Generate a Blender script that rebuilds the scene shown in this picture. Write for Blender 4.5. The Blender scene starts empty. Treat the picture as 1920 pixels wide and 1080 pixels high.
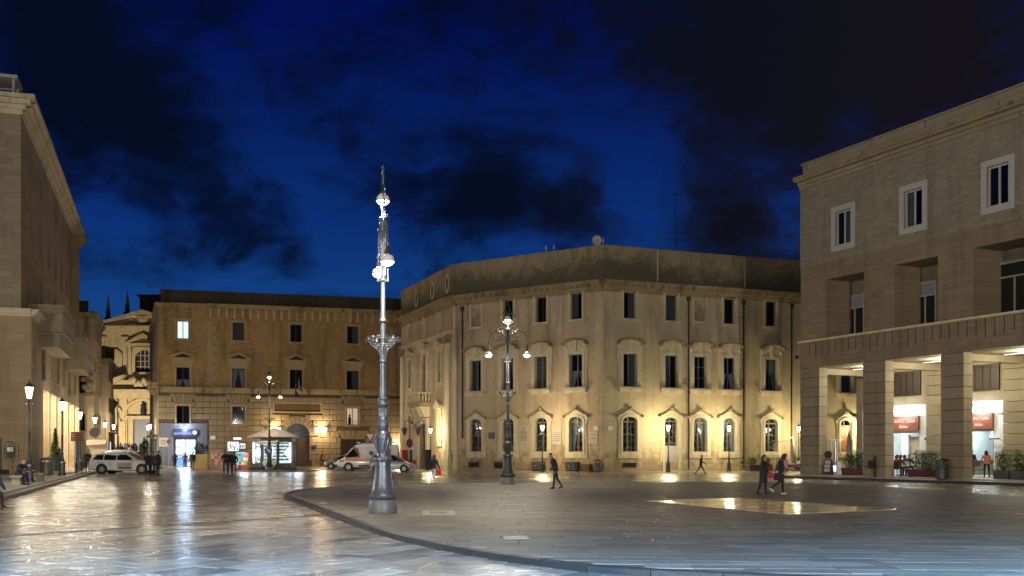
import bpy, math, random
from mathutils import Matrix, Vector, Euler
random.seed(7)
C = bpy.context.scene.collection
SC = bpy.context.scene
PI = math.pi
R = math.radians

# ------------------------------------------------------------------ camera, sky, exposure
FPX, EYE, HOR = 2000.0, 1.7, 848.0
cam_d = bpy.data.cameras.new('camera'); cam = bpy.data.objects.new('camera', cam_d); C.objects.link(cam)
cam.location = (0, 0, EYE); cam.rotation_euler = (PI/2, 0, 0)
cam_d.sensor_width = 36; cam_d.lens = 36*FPX/1920; cam_d.shift_y = (HOR-540)/1920
cam_d.clip_start = 0.1; cam_d.clip_end = 3000
SC.camera = cam
SC.view_settings.view_transform = 'Standard'; SC.view_settings.look = 'None'
SC.view_settings.exposure = 1.5; SC.view_settings.gamma = 1.0
try: SC.view_settings.use_curve_mapping = False
except Exception: pass
cy = SC.cycles
cy.use_denoising = True
cy.sample_clamp_indirect = 4.0; cy.sample_clamp_direct = 0.0
cy.max_bounces = 7; cy.diffuse_bounces = 3; cy.glossy_bounces = 3; cy.transmission_bounces = 4; cy.transparent_max_bounces = 8
cy.caustics_reflective = False; cy.caustics_refractive = False
try: cy.use_light_tree = True
except Exception: pass

class NB:
    """small node-tree writer"""
    def __init__(s, tree): s.t = tree; s.t.nodes.clear()
    def n(s, typ, ins=None, **attrs):
        d = s.t.nodes.new(typ)
        for k, v in attrs.items(): setattr(d, k, v)
        for k, v in (ins or {}).items():
            if isinstance(v, bpy.types.NodeSocket): s.t.links.new(v, d.inputs[k])
            elif isinstance(v, bpy.types.Node): s.t.links.new(v.outputs[0], d.inputs[k])
            else: d.inputs[k].default_value = v
        return d
    def m(s, op, a, b=0.0, c=0.0, clamp=False):
        d = s.n('ShaderNodeMath', {0: a, 1: b, 2: c}, operation=op); d.use_clamp = clamp; return d.outputs[0]
    def mix(s, f, a, b, mode='MIX'):
        d = s.n('ShaderNodeMix', None, data_type='RGBA', blend_type=mode)
        for k, v in ((0, f), (6, a), (7, b)):
            if isinstance(v, bpy.types.NodeSocket): s.t.links.new(v, d.inputs[k])
            elif isinstance(v, bpy.types.Node): s.t.links.new(v.outputs[0], d.inputs[k])
            else: d.inputs[k].default_value = (tuple(v)+(1,) if k > 0 and len(v) == 3 else v)
        return d.outputs[2]
    def ramp(s, f, stops):
        d = s.n('ShaderNodeValToRGB', {0: f}); e = d.color_ramp.elements
        while len(e) < len(stops): e.new(0.5)
        for i, (p, c) in enumerate(stops):
            e[i].position = p; e[i].color = (c, c, c, 1) if isinstance(c, (int, float)) else tuple(c)+(1,)
        return d.outputs[0]

W = bpy.data.worlds.new('World'); SC.world = W; W.use_nodes = True
def build_sky():
    b = NB(W.node_tree)
    tc = b.n('ShaderNodeTexCoord')
    d = tc.outputs['Generated']
    sx = b.n('ShaderNodeSeparateXYZ', {0: d})
    up = sx.outputs[2]
    # blue hour: bright blue low in the sky, near black overhead
    clear = b.ramp(up, [(0.0, (.011, .070, .225)), (.12, (.006, .047, .19)), (.20, (.003, .025, .145)), (.29, (.0016, .0118, .094)), (.37, (.0005, .004, .07)), (.55, (.0005, .0025, .035)), (1.0, (.0005, .002, .02))])
    cl = b.n('ShaderNodeMapping', {'Vector': d, 'Scale': (1, 1, 1.7)})
    n1 = b.n('ShaderNodeTexNoise', {'Vector': cl, 'Scale': 7.0, 'Detail': 8.0, 'Roughness': .62, 'Distortion': .3})
    n3 = b.n('ShaderNodeTexNoise', {'Vector': cl, 'Scale': 17.0, 'Detail': 6.0, 'Roughness': .6, 'Distortion': .6})
    n2 = b.n('ShaderNodeTexNoise', {'Vector': cl, 'Scale': 2.3, 'Detail': 3.0, 'Roughness': .5})
    dens = b.m('ADD', b.m('ADD', b.m('MULTIPLY', b.m('SUBTRACT', n1.outputs[0], .5), 3.0), b.m('MULTIPLY', b.m('SUBTRACT', n3.outputs[0], .5), 1.5)), b.m('MULTIPLY', b.m('SUBTRACT', n2.outputs[0], .5), .7))
    # unseen cloud added behind the view to keep window reflections dark
    dens = b.m('ADD', dens, b.m('MULTIPLY', b.m('ADD', b.m('MULTIPLY', sx.outputs[1], -1.0), .35, clamp=True), .8))
    # banks of cloud where they stood that evening (px, py, radius px, weight)
    for (px, py, r, a) in ((250, 180, 190, .95), (60, 60, 230, .8), (330, 330, 110, .5), (470, 450, 100, 1.25), (300, 520, 60, .8), (600, 260, 80, .8), (700, 340, 130, .9), (850, 320, 110, .8), (960, 340, 80, .7),
                           (1080, 415, 110, 1.25), (900, 430, 90, .55), (1330, 420, 105, 1.1), (1460, 470, 80, .6), (1250, 30, 190, .9), (1530, 90, 220, .9), (1820, 150, 330, 1.3), (950, 0, 160, .35), (1400, 200, 110, .35),
                           (420, 130, 120, -.5), (480, 590, 120, -.8), (640, 470, 80, -.7), (230, 430, 100, -.8), (1100, 220, 150, -.6), (1430, 320, 90, -.5), (530, 300, 70, -.7), (200, 560, 70, -.35), (190, 515, 60, .6), (640, 545, 70, .35), (560, 500, 60, .5), (1010, 350, 45, -.4), (1480, 400, 55, -.6), (800, 160, 150, -.55), (1230, 330, 80, -.5), (980, 480, 60, -.3)):
        v = Vector(((px-960)/FPX, 1, (HOR-py)/FPX)).normalized()
        dot = b.n('ShaderNodeVectorMath', {0: d, 1: v}, operation='DOT_PRODUCT').outputs['Value']
        rr = (r/FPX)**2
        g = b.m('EXPONENT', b.m('MULTIPLY', b.m('SUBTRACT', dot, 1.0), 2.0/rr))
        dens = b.m('ADD', dens, b.m('MULTIPLY', g, a*.66))
    k = b.ramp(dens, [(-.0, .08), (.30, .42), (.60, .82), (1.0, 1.0)])
    # the clouds take a faint warm town glow high up and to the east
    east = b.m('MULTIPLY', b.m('SMOOTH_MIN', b.m('MAXIMUM', b.m('ADD', sx.outputs[0], .05), 0.0), .4, .1), 2.2, clamp=True)
    ccol = b.mix(east, (.0012, .0030, .0125), (.0062, .0052, .0062))
    col = b.mix(k, clear, ccol)
    bg = b.n('ShaderNodeBackground', {'Color': col, 'Strength': .44})
    b.n('ShaderNodeOutputWorld', {0: bg})
build_sky()

# ------------------------------------------------------------------ helpers
class MB:
    def __init__(s): s.v = []; s.f = []; s.M = Matrix.Identity(4)
    def add(s, vs, fs):
        o = len(s.v); s.v += [tuple(s.M @ Vector(p)) for p in vs]; s.f += [tuple(i+o for i in f) for f in fs]; return s
    def box(s, x0, y0, z0, x1, y1, z1):
        if x0 > x1: x0, x1 = x1, x0
        if y0 > y1: y0, y1 = y1, y0
        if z0 > z1: z0, z1 = z1, z0
        return s.add([(x0,y0,z0),(x1,y0,z0),(x1,y1,z0),(x0,y1,z0),(x0,y0,z1),(x1,y0,z1),(x1,y1,z1),(x0,y1,z1)],
                     [(0,3,2,1),(4,5,6,7),(0,1,5,4),(1,2,6,5),(2,3,7,6),(3,0,4,7)])
    def frust(s, cx, cy, z0, z1, a0, b0, a1, b1):
        return s.add([(cx-a0,cy-b0,z0),(cx+a0,cy-b0,z0),(cx+a0,cy+b0,z0),(cx-a0,cy+b0,z0),(cx-a1,cy-b1,z1),(cx+a1,cy-b1,z1),(cx+a1,cy+b1,z1),(cx-a1,cy+b1,z1)],
                     [(0,3,2,1),(4,5,6,7),(0,1,5,4),(1,2,6,5),(2,3,7,6),(3,0,4,7)])
    def lathe(s, prof, n=16, c=(0,0,0), close=True):
        vs = []; fs = []
        for (r, z) in prof:
            for i in range(n):
                a = 2*PI*i/n; vs.append((c[0]+r*math.cos(a), c[1]+r*math.sin(a), c[2]+z))
        for k in range(len(prof)-1):
            for i in range(n):
                j = (i+1) % n; fs.append((k*n+i, k*n+j, (k+1)*n+j, (k+1)*n+i))
        if close:
            fs.append(tuple(range(n-1, -1, -1))); fs.append(tuple(range((len(prof)-1)*n, len(prof)*n)))
        return s.add(vs, fs)
    def tube(s, pts, r, n=6, closed=False):
        pts = [Vector(p) for p in pts]; m = len(pts); vs = []; fs = []
        rs = r if isinstance(r, (list, tuple)) else [r]*m
        prev = None
        for i, p in enumerate(pts):
            if closed: t = pts[(i+1) % m]-pts[i-1]
            else: t = pts[min(i+1, m-1)]-pts[max(i-1, 0)]
            if t.length < 1e-9: t = Vector((0,0,1))
            t.normalize()
            if prev is None:
                a = Vector((0,0,1)) if abs(t.z) < .9 else Vector((1,0,0)); nx = t.cross(a).normalized()
            else:
                nx = prev - t*prev.dot(t)
                nx = nx.normalized() if nx.length > 1e-6 else t.orthogonal().normalized()
            prev = nx; ny = t.cross(nx)
            for k in range(n):
                a = 2*PI*k/n; vs.append(tuple(p + nx*math.cos(a)*rs[i] + ny*math.sin(a)*rs[i]))
        for i in range(m if closed else m-1):
            i2 = (i+1) % m
            for k in range(n):
                k2 = (k+1) % n; fs.append((i*n+k, i*n+k2, i2*n+k2, i2*n+k))
        if not closed:
            fs.append(tuple(range(n-1, -1, -1))); fs.append(tuple(range((m-1)*n, m*n)))
        return s.add(vs, fs)
    def torus(s, c, r, r2, axis='y', n=16, m=5):
        pts = []
        for i in range(n):
            a = 2*PI*i/n; u, w = r*math.cos(a), r*math.sin(a)
            pts.append({'y': (c[0]+u, c[1], c[2]+w), 'z': (c[0]+u, c[1]+w, c[2]), 'x': (c[0], c[1]+u, c[2]+w)}[axis])
        return s.tube(pts, r2, m, True)
    def prism(s, poly, y0, y1):
        n = len(poly)
        vs = [(x, y0, z) for x, z in poly]+[(x, y1, z) for x, z in poly]
        fs = [tuple(range(n)), tuple(range(2*n-1, n-1, -1))]+[(i, i+n, (i+1) % n+n, (i+1) % n) for i in range(n)]
        return s.add(vs, fs)
    def zprism(s, poly, z0, z1):
        n = len(poly)
        vs = [(x, y, z0) for x, y in poly]+[(x, y, z1) for x, y in poly]
        fs = [tuple(range(n-1, -1, -1)), tuple(range(n, 2*n))]+[(i, (i+1) % n, (i+1) % n+n, i+n) for i in range(n)]
        return s.add(vs, fs)
    def ring(s, outer, inner, y0, y1):
        """two outlines (x,z) with equal counts joined by a band, y0 to the viewer"""
        n = len(outer); vs = []
        for y in (y0, y1):
            vs += [(x, y, z) for x, z in outer]+[(x, y, z) for x, z in inner]
        fs = []
        for i in range(n):
            j = (i+1) % n
            fs += [(i, j, n+j, n+i), (2*n+i, 3*n+i, 3*n+j, 2*n+j), (i, 2*n+i, 2*n+j, j), (n+i, n+j, 3*n+j, 3*n+i)]
        return s.add(vs, fs)
    def ball(s, c, r, n=10, m=7):
        rx, ry, rz = r if isinstance(r, (tuple, list)) else (r, r, r)
        vs = [(c[0], c[1], c[2]-rz)]; fs = []
        for k in range(1, m):
            b = -PI/2+PI*k/m
            for i in range(n):
                a = 2*PI*i/n; vs.append((c[0]+rx*math.cos(b)*math.cos(a), c[1]+ry*math.cos(b)*math.sin(a), c[2]+rz*math.sin(b)))
        vs.append((c[0], c[1], c[2]+rz)); L = len(vs)-1
        for i in range(n):
            j = (i+1) % n; fs.append((0, 1+j, 1+i)); fs.append((L, 1+(m-2)*n+i, 1+(m-2)*n+j))
            for k in range(m-2): fs.append((1+k*n+i, 1+k*n+j, 1+(k+1)*n+j, 1+(k+1)*n+i))
        return s.add(vs, fs)
    def mesh(s, name, mat, smooth=False):
        me = bpy.data.meshes.new(name); me.from_pydata(s.v, [], s.f); me.update()
        if mat: me.materials.append(mat)
        if smooth:
            me.polygons.foreach_set('use_smooth', [True]*len(me.polygons))
            try: me.set_sharp_from_angle(angle=R(38))
            except Exception: pass
        return me

def link(name, data, parent=None):
    o = bpy.data.objects.new(name, data); C.objects.link(o)
    if parent is not None: o.parent = parent
    return o
def obj(name, mb, mat, parent=None, smooth=False):
    """part built in its parent's own coordinates"""
    return link(name, mb.mesh(name, mat, smooth), parent)
def root_of(o):
    while o.parent: o = o.parent
    return o
def wobj(name, mb, mat, parent, smooth=False):
    """part whose mesh is in world metres, under an unrotated root"""
    o = link(name, mb.mesh(name, mat, smooth), parent)
    if parent.parent is None: o.location = -parent.location
    return o
def tag(o, label, cat, group=None):
    o['label'] = label; o['category'] = cat
    if group: o['group'] = group
    return o
def thing(name, label, cat, loc=(0,0,0), rz=0.0, group=None):
    o = link(name, None); o.location = loc; o.rotation_euler = (0, 0, rz); o.empty_display_size = .3
    return tag(o, label, cat, group)
def struct(name, mb, mat):
    o = link(name, mb.mesh(name, mat)); o['kind'] = 'structure'; return o
def copy_tree(o, parent=None):
    c = o.copy(); C.objects.link(c); c.parent = parent
    for ch in list(o.children): copy_tree(ch, c)
    return c
def dup(root, loc, rz, label, scale=None):
    c = copy_tree(root); c.location = loc; c.rotation_euler = (0, 0, rz); c['label'] = label
    if scale: c.scale = (scale,)*3
    return c
def gp(px, py, z=0.0):
    """point of the place that the photograph shows at this pixel, at height z"""
    Y = (EYE-z)*FPX/(py-HOR); return Vector(((px-960)/FPX*Y, Y, z))
def qx(px, Y): return (px-960)/FPX*Y
def qz(py, Y): return EYE-(py-HOR)/FPX*Y

class Face:
    """a facade line: x along it (left to right seen from the square), y into the building, z up"""
    def __init__(s, ax, ay, bx, by):
        s.a = Vector((ax, ay, 0)); s.b = Vector((bx, by, 0)); d = s.b-s.a; s.L = d.length; s.u = d.normalized()
        s.ang = math.atan2(s.u.y, s.u.x); s.n = Vector((-s.u.y, s.u.x, 0))
        s.M = Matrix.Translation(s.a) @ Matrix.Rotation(s.ang, 4, 'Z')
    def at(s, px):
        k = (px-960)/FPX
        # (a+u t).x = k (a+u t).y
        return (k*s.a.y-s.a.x)/(s.u.x-k*s.u.y)
    def Y(s, px): return (s.a+s.u*s.at(px)).y
    def z(s, px, py): return qz(py, s.Y(px))
    def pt(s, u, y=0, z=0): return s.a+s.u*u+s.n*y+Vector((0, 0, z))
    def mb(s): m = MB(); m.M = s.M.copy(); return m
    def put(s, o, root, u, z, y=0.0):
        o.location = s.pt(u, y, z)-root.location; o.rotation_euler = (0, 0, s.ang); return o

def wall_holes(mb, u0, u1, z0, z1, holes, depth=.35, y=0.0):
    us = sorted({u0, u1, *[h[0] for h in holes], *[h[1] for h in holes]})
    zs = sorted({z0, z1, *[h[2] for h in holes], *[h[3] for h in holes]})
    us = [u for u in us if u0-1e-6 <= u <= u1+1e-6]; zs = [z for z in zs if z0-1e-6 <= z <= z1+1e-6]
    def hole(u, z): return any(h[0] < u < h[1] and h[2] < z < h[3] for h in holes)
    for j in range(len(zs)-1):
        i = 0
        while i < len(us)-1:
            zc = (zs[j]+zs[j+1])/2
            if hole((us[i]+us[i+1])/2, zc): i += 1; continue
            k = i
            while k+1 < len(us)-1 and not hole((us[k+1]+us[k+2])/2, zc): k += 1
            mb.add([(us[i], y, zs[j]), (us[k+1], y, zs[j]), (us[k+1], y, zs[j+1]), (us[i], y, zs[j+1])], [(0, 1, 2, 3)])
            i = k+1
    for (a, b, c, d) in holes:
        Y = y+depth
        mb.add([(a,y,c),(b,y,c),(b,y,d),(a,y,d),(a,Y,c),(b,Y,c),(b,Y,d),(a,Y,d)], [(0,4,5,1),(1,5,6,2),(2,6,7,3),(3,7,4,0)])

# ------------------------------------------------------------------ materials
def new_mat(name):
    m = bpy.data.materials.new(name); m.use_nodes = True; return m, NB(m.node_tree)
def out(b, sh): b.n('ShaderNodeOutputMaterial', {0: sh})
def plain(name, col, rough=.6, metal=0.0, var=.15, scale=6.0, bump=.0, spec=.5, bscale=40.0):
    m, b = new_mat(name)
    tc = b.n('ShaderNodeTexCoord')
    nz = b.n('ShaderNodeTexNoise', {'Vector': tc.outputs['Object'], 'Scale': scale, 'Detail': 4.0, 'Roughness': .6})
    c = b.mix(nz.outputs[0], tuple(x*(1-var) for x in col), tuple(min(1, x*(1+var)) for x in col))
    ins = {'Base Color': c, 'Roughness': b.m('ADD', rough-.07, b.m('MULTIPLY', nz.outputs[0], .14)), 'Metallic': metal, 'Specular IOR Level': spec}
    if bump:
        n2 = b.n('ShaderNodeTexNoise', {'Vector': tc.outputs['Object'], 'Scale': bscale, 'Detail': 3.0})
        ins['Normal'] = b.n('ShaderNodeBump', {'Height': n2.outputs[0], 'Strength': bump, 'Distance': .02})
    out(b, b.n('ShaderNodeBsdfPrincipled', ins)); return m
def emit(name, col, s):
    m, b = new_mat(name); out(b, b.n('ShaderNodeEmission', {'Color': tuple(col)+(1,), 'Strength': s})); return m
def stone(name, c1, c2, stain=(.05, .042, .03), stain_amt=.5, rough=.85, ang=0.0, course=None, moss=None, base=None, bump=.25, island=.0, lump=.22):
    """weathered limestone; course=(w,h) draws fine joints; moss=(z0,z1) dark growth band; base=(z0,z1) browner towards the foot"""
    m, b = new_mat(name)
    tc = b.n('ShaderNodeTexCoord'); P = tc.outputs['Object']
    big = b.n('ShaderNodeTexNoise', {'Vector': P, 'Scale': lump, 'Detail': 6.0, 'Roughness': .6, 'Distortion': .4})
    mid = b.n('ShaderNodeTexNoise', {'Vector': P, 'Scale': 1.7, 'Detail': 8.0, 'Roughness': .65})
    fine = b.n('ShaderNodeTexNoise', {'Vector': P, 'Scale': 11.0, 'Detail': 5.0, 'Roughness': .7})
    k = b.m('ADD', b.m('MULTIPLY', big.outputs[0], .6), b.m('MULTIPLY', mid.outputs[0], .4))
    col = b.mix(b.ramp(k, [(.32, 0.0), (.68, 1.0)]), c1, c2)
    col = b.mix(.35, col, b.mix(fine.outputs[0], (.35, .35, .35), (.75, .73, .68)), 'OVERLAY')
    sm = b.n('ShaderNodeMapping', {'Vector': P, 'Scale': (1.1, 1.1, .13)})
    st = b.n('ShaderNodeTexNoise', {'Vector': sm, 'Scale': 1.0, 'Detail': 7.0, 'Roughness': .65})
    sk = b.m('MULTIPLY', b.ramp(st.outputs[0], [(.50, 0.0), (.74, 1.0)]), stain_amt)
    sp = b.ramp(mid.outputs[0], [(.60, 0.0), (.72, stain_amt*.8)])
    col = b.mix(b.m('MAXIMUM', sk, sp), col, stain)
    xyz = b.n('ShaderNodeSeparateXYZ', {0: P}); z = xyz.outputs[2]
    if moss:
        zz = b.m('DIVIDE', b.m('SUBTRACT', z, moss[0]), moss[1]-moss[0])
        w = b.m('ADD', zz, b.m('MULTIPLY', b.m('SUBTRACT', st.outputs[0], .5), .9))
        w = b.m('ADD', w, b.m('MULTIPLY', b.m('SUBTRACT', k, .5), 3.2))
        mk = b.ramp(w, [(.18, .80), (.80, .03)])
        col = b.mix(mk, col, (.085, .078, .056))
    if base:
        zz = b.m('DIVIDE', b.m('SUBTRACT', z, base[0]), base[1]-base[0])
        w = b.m('ADD', zz, b.m('MULTIPLY', b.m('SUBTRACT', mid.outputs[0], .5), 2.6))
        mk = b.ramp(w, [(.25, .55), (.75, 0.0)])
        col = b.mix(mk, col, (.17, .115, .055))  # brown tone, stronger towards the wall foot
    h = b.m('ADD', b.m('MULTIPLY', mid.outputs[0], .6), b.m('MULTIPLY', fine.outputs[0], .4))
    if course:
        rot = b.n('ShaderNodeMapping', {'Vector': P, 'Rotation': (0, 0, -ang)})
        q = b.n('ShaderNodeSeparateXYZ', {0: rot})
        v = b.n('ShaderNodeCombineXYZ', {0: q.outputs[0], 1: q.outputs[2], 2: 0.0})
        br = b.n('ShaderNodeTexBrick', {'Vector': v, 'Color1': (.75, .75, .75, 1), 'Color2': (1, 1, 1, 1), 'Mortar': (.42, .4, .36, 1), 'Scale': 1.0, 'Mortar Size': .012, 'Mortar Smooth': .4, 'Bias': 0.0, 'Brick Width': course[0], 'Row Height': course[1]})
        col = b.mix(.75, col, br.outputs[0], 'MULTIPLY')
        h = b.m('SUBTRACT', h, b.m('MULTIPLY', br.outputs[1], .8))
    if island:
        ge = b.n('ShaderNodeNewGeometry'); oi = b.n('ShaderNodeObjectInfo')
        r = b.m('FRACT', b.m('ADD', ge.outputs['Random Per Island'], oi.outputs['Random']))
        f = b.m('ADD', 1-island, b.m('MULTIPLY', r, 2*island))
        gr = b.n('ShaderNodeCombineXYZ', {0: f, 1: f, 2: f})
        col = b.mix(1.0, col, gr, 'MULTIPLY')
    bp = b.n('ShaderNodeBump', {'Height': h, 'Strength': bump, 'Distance': .04})
    out(b, b.n('ShaderNodeBsdfPrincipled', {'Base Color': col, 'Roughness': rough, 'Normal': bp, 'Specular IOR Level': .25}))
    return m
def paving(name, c1, c2, r0, r1, bump, isl=.2, spec=.5, grit=.3, und_s=5.0, dist=.02):
    """worn, rain-wet stone slabs"""
    m, b = new_mat(name)
    tc = b.n('ShaderNodeTexCoord'); ge = b.n('ShaderNodeNewGeometry'); oi = b.n('ShaderNodeObjectInfo')
    P = ge.outputs['Position']
    big = b.n('ShaderNodeTexNoise', {'Vector': P, 'Scale': .25, 'Detail': 5.0, 'Roughness': .6})
    mid = b.n('ShaderNodeTexNoise', {'Vector': P, 'Scale': 2.2, 'Detail': 7.0, 'Roughness': .65})
    fine = b.n('ShaderNodeTexNoise', {'Vector': P, 'Scale': 26.0, 'Detail': 4.0, 'Roughness': .65})
    r = b.m('FRACT', b.m('ADD', ge.outputs['Random Per Island'], oi.outputs['Random']))
    k = b.m('ADD', b.m('MULTIPLY', mid.outputs[0], .5), b.m('MULTIPLY', r, .5))
    col = b.mix(b.ramp(k, [(.25, 0.0), (.75, 1.0)]), c1, c2)
    col = b.mix(b.ramp(mid.outputs[0], [(.55, 0.0), (.8, .55)]), col, tuple(x*.35 for x in c1))
    col = b.mix(grit, col, b.mix(fine.outputs[0], (.3, .3, .3), (.75, .75, .75)), 'OVERLAY')
    f = b.m('ADD', 1-isl, b.m('MULTIPLY', r, 2*isl))
    col = b.mix(1.0, col, b.n('ShaderNodeCombineXYZ', {0: f, 1: f, 2: f}), 'MULTIPLY')
    w = b.m('ADD', b.m('MULTIPLY', big.outputs[0], .55), b.m('MULTIPLY', mid.outputs[0], .45))
    ro = b.m('ADD', b.m('MULTIPLY', b.ramp(w, [(.35, 0.0), (.65, 1.0)]), r1-r0), b.m('ADD', r0, b.m('MULTIPLY', r, .05)))
    und = b.n('ShaderNodeTexNoise', {'Vector': P, 'Scale': und_s, 'Detail': 3.0, 'Roughness': .5})
    h = b.m('ADD', b.m('MULTIPLY', und.outputs[0], .75), b.m('MULTIPLY', fine.outputs[0], .25))
    bp = b.n('ShaderNodeBump', {'Height': h, 'Strength': bump, 'Distance': dist})
    out(b, b.n('ShaderNodeBsdfPrincipled', {'Base Color': col, 'Roughness': ro, 'Normal': bp, 'Specular IOR Level': spec}))
    return m
def glass_mat(name, tint=(.75, .8, .85), refl=.08):
    m, b = new_mat(name)
    lw = b.n('ShaderNodeLayerWeight', {'Blend': .35})
    f = b.m('ADD', refl, b.m('MULTIPLY', lw.outputs['Fresnel'], .3))
    t = b.n('ShaderNodeBsdfTransparent', {'Color': tint+(1,)}); g = b.n('ShaderNodeBsdfGlossy', {'Color': (.9, .93, 1, 1), 'Roughness': .04})
    out(b, b.n('ShaderNodeMixShader', {0: f, 1: t, 2: g})); return m
def leafy(name, c1, c2):
    m, b = new_mat(name)
    ge = b.n('ShaderNodeNewGeometry')
    col = b.mix(ge.outputs['Random Per Island'], c1, c2)
    d = b.n('ShaderNodeBsdfPrincipled', {'Base Color': col, 'Roughness': .5, 'Specular IOR Level': .3})
    t = b.n('ShaderNodeBsdfTranslucent', {'Color': col})
    out(b, b.n('ShaderNodeMixShader', {0: .25, 1: d, 2: t})); return m
def paint(name, col, rough=.3, coat=.4, metal=0.0):
    m, b = new_mat(name)
    out(b, b.n('ShaderNodeBsdfPrincipled', {'Base Color': tuple(col)+(1,), 'Roughness': rough, 'Coat Weight': coat, 'Coat Roughness': .08, 'Metallic': metal})); return m

M = {}
LEC1, LEC2 = (.33, .255, .145), (.44, .355, .215)
M['stone_a'] = stone('limestone_left_wing', (.38, .28, .18), (.60, .50, .37), stain=(.11, .075, .05), stain_amt=.6, base=(-.2, 2.8), lump=.13)  # left fronts coloured pinker, the warm lamps' tint put into the stone
M['stone_b'] = stone('limestone_right_wing', (.41, .34, .215), (.60, .525, .365), stain=(.13, .10, .065), stain_amt=.55, base=(-.2, 2.6), lump=.15)  # same stone coloured yellower, the lantern light put into the colour
M['stone_trim'] = stone('carved_limestone', (.52, .45, .32), (.69, .62, .47), stain=(.07, .055, .035), stain_amt=.55)  # paler than the walls, contrast put in for missing shadows round surrounds
M['parapet'] = stone('mossy_parapet', (.33, .28, .18), (.41, .345, .22), stain=(.03, .028, .02), stain_amt=.75, moss=(17.05, 19.5))
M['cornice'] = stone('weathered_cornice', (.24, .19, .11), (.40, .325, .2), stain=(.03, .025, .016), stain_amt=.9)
M['palazzo'] = stone('ochre_limestone', (.34, .225, .105), (.44, .305, .155), stain=(.07, .045, .022), stain_amt=.6, course=(.62, .27), bump=.2)
M['palazzo_low'] = stone('ochre_mortar_and_shade', (.085, .062, .036), (.12, .09, .055), stain=(.05, .035, .02), stain_amt=.5)  # mortar colour, reused as painted shade in the pediments
M['rustic'] = stone('rusticated_block', (.21, .165, .105), (.29, .23, .15), stain=(.06, .045, .028), stain_amt=.5, island=.07)
M['palazzo_trim'] = stone('palazzo_trim', (.33, .255, .16), (.43, .34, .22), stain=(.09, .07, .045), stain_amt=.5)
M['dark_parapet'] = stone('blackened_parapet', (.045, .039, .028), (.085, .072, .05), stain=(.025, .022, .018), stain_amt=.9)
M['plaster'] = stone('grey_shopfront_plaster', (.115, .125, .15), (.165, .175, .20), stain=(.07, .07, .08), stain_amt=.35)
M['left_low'] = stone('pale_left_stone', (.36, .27, .17), (.44, .345, .225), stain=(.13, .10, .065), stain_amt=.5, course=(2.2, .62), ang=R(18), bump=.12)
M['left_up'] = stone('brown_left_stone', (.36, .265, .155), (.46, .345, .21), stain=(.09, .065, .04), stain_amt=.5, course=(.9, .32), bump=.2)
M['left_grey'] = stone('grey_left_stone', (.30, .255, .18), (.38, .325, .235), stain=(.12, .105, .08), stain_amt=.5, course=(1.2, .42), ang=R(18), bump=.2)
RA = math.atan2(-.9084, .4181)
M['right_up'] = stone('thin_course_stone', (.25, .222, .168), (.36, .327, .25), stain=(.15, .13, .095), stain_amt=.5, course=(.75, .16), ang=RA, bump=.35, lump=.5)
M['right_band'] = stone('brown_band_stone', (.24, .182, .118), (.32, .25, .17), stain=(.10, .07, .04), stain_amt=.4, course=(1.0, .33), ang=RA, bump=.15)
M['right_pier'] = stone('travertine_course', (.225, .182, .125), (.31, .26, .185), stain=(.11, .08, .05), stain_amt=.45, island=.1, bump=.35)
M['church'] = stone('church_stone', (.40, .32, .19), (.5, .41, .25), stain=(.10, .08, .05), stain_amt=.4)
M['old_wall'] = stone('old_town_wall', (.40, .32, .21), (.52, .43, .30), stain=(.06, .05, .035), stain_amt=.7)
M['pale_wall'] = stone('pale_house_wall', (.5, .48, .42), (.6, .57, .5), stain=(.2, .18, .14), stain_amt=.4)
M['white_wall'] = plain('white_plaster', (.72, .73, .76), .7, var=.04)
M['white_trim'] = plain('white_window_frame', (.46, .45, .44), .6, var=.12)
M['grey_frame'] = plain('grey_painted_wood', (.16, .17, .19), .5)
M['dark_frame'] = plain('dark_brown_wood', (.045, .03, .02), .55)
M['brown_shutter'] = plain('brown_shutter_wood', (.035, .02, .010), .55)
M['door_wood'] = plain('warm_door_wood', (.23, .10, .04), .5, var=.3, scale=3)
M['iron'] = plain('black_iron', (.02, .021, .023), .45, var=.3)
M['pipe'] = plain('dark_drainpipe', (.022, .018, .014), .5)
M['post'] = plain('grey_cast_iron', (.15, .18, .23), .33, metal=.6, var=.25, scale=9, bump=.5, bscale=22)
M['post_dark'] = plain('dark_cast_iron', (.055, .058, .062), .42, metal=.4, var=.25, scale=9, bump=.2)
M['shade'] = plain('white_enamel_shade', (.7, .7, .7), .3, var=.05)
M['glass'] = glass_mat('window_glass', refl=.025)
M['shop_glass'] = glass_mat('shop_glass', (.85, .93, .92), .05)
M['room'] = plain('dark_room', (.02, .021, .025), .9)
M['curtain'] = plain('net_curtain', (.34, .36, .4), .85, var=.12, scale=2)
M['curtain_grey'] = plain('grey_curtain', (.12, .125, .14), .85)
M['room_white'] = emit('lit_room_white', (.86, .93, 1.0), .5)
M['room_warm'] = emit('lit_room_warm', (1.0, .66, .40), .28)
M['room_yellow'] = emit('lit_room_yellow', (1.0, .74, .32), .2)
M['bulb'] = emit('lamp_bulb', (1.0, .90, .70), 6.0)
M['lantern_glass'] = emit('lantern_glow', (1.0, .90, .72), 4.0)
M['lantern_cool'] = emit('lantern_glow_cool', (.9, .93, 1.0), 4.0)
M['led'] = emit('led_tube', (.86, .9, 1.0), 2.5)
M['road'] = paving('wet_road_slab', (.24, .22, .19), (.36, .33, .285), .13, .27, .55, .16, .6, .3, 3.4, .035)
M['plaza'] = paving('dark_plaza_slab', (.155, .143, .128), (.215, .198, .178), .42, .56, .16, .13, .25)
M['pavement'] = paving('pavement_slab', (.27, .235, .205), (.36, .32, .275), .36, .55, .2, .12, .4)
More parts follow.
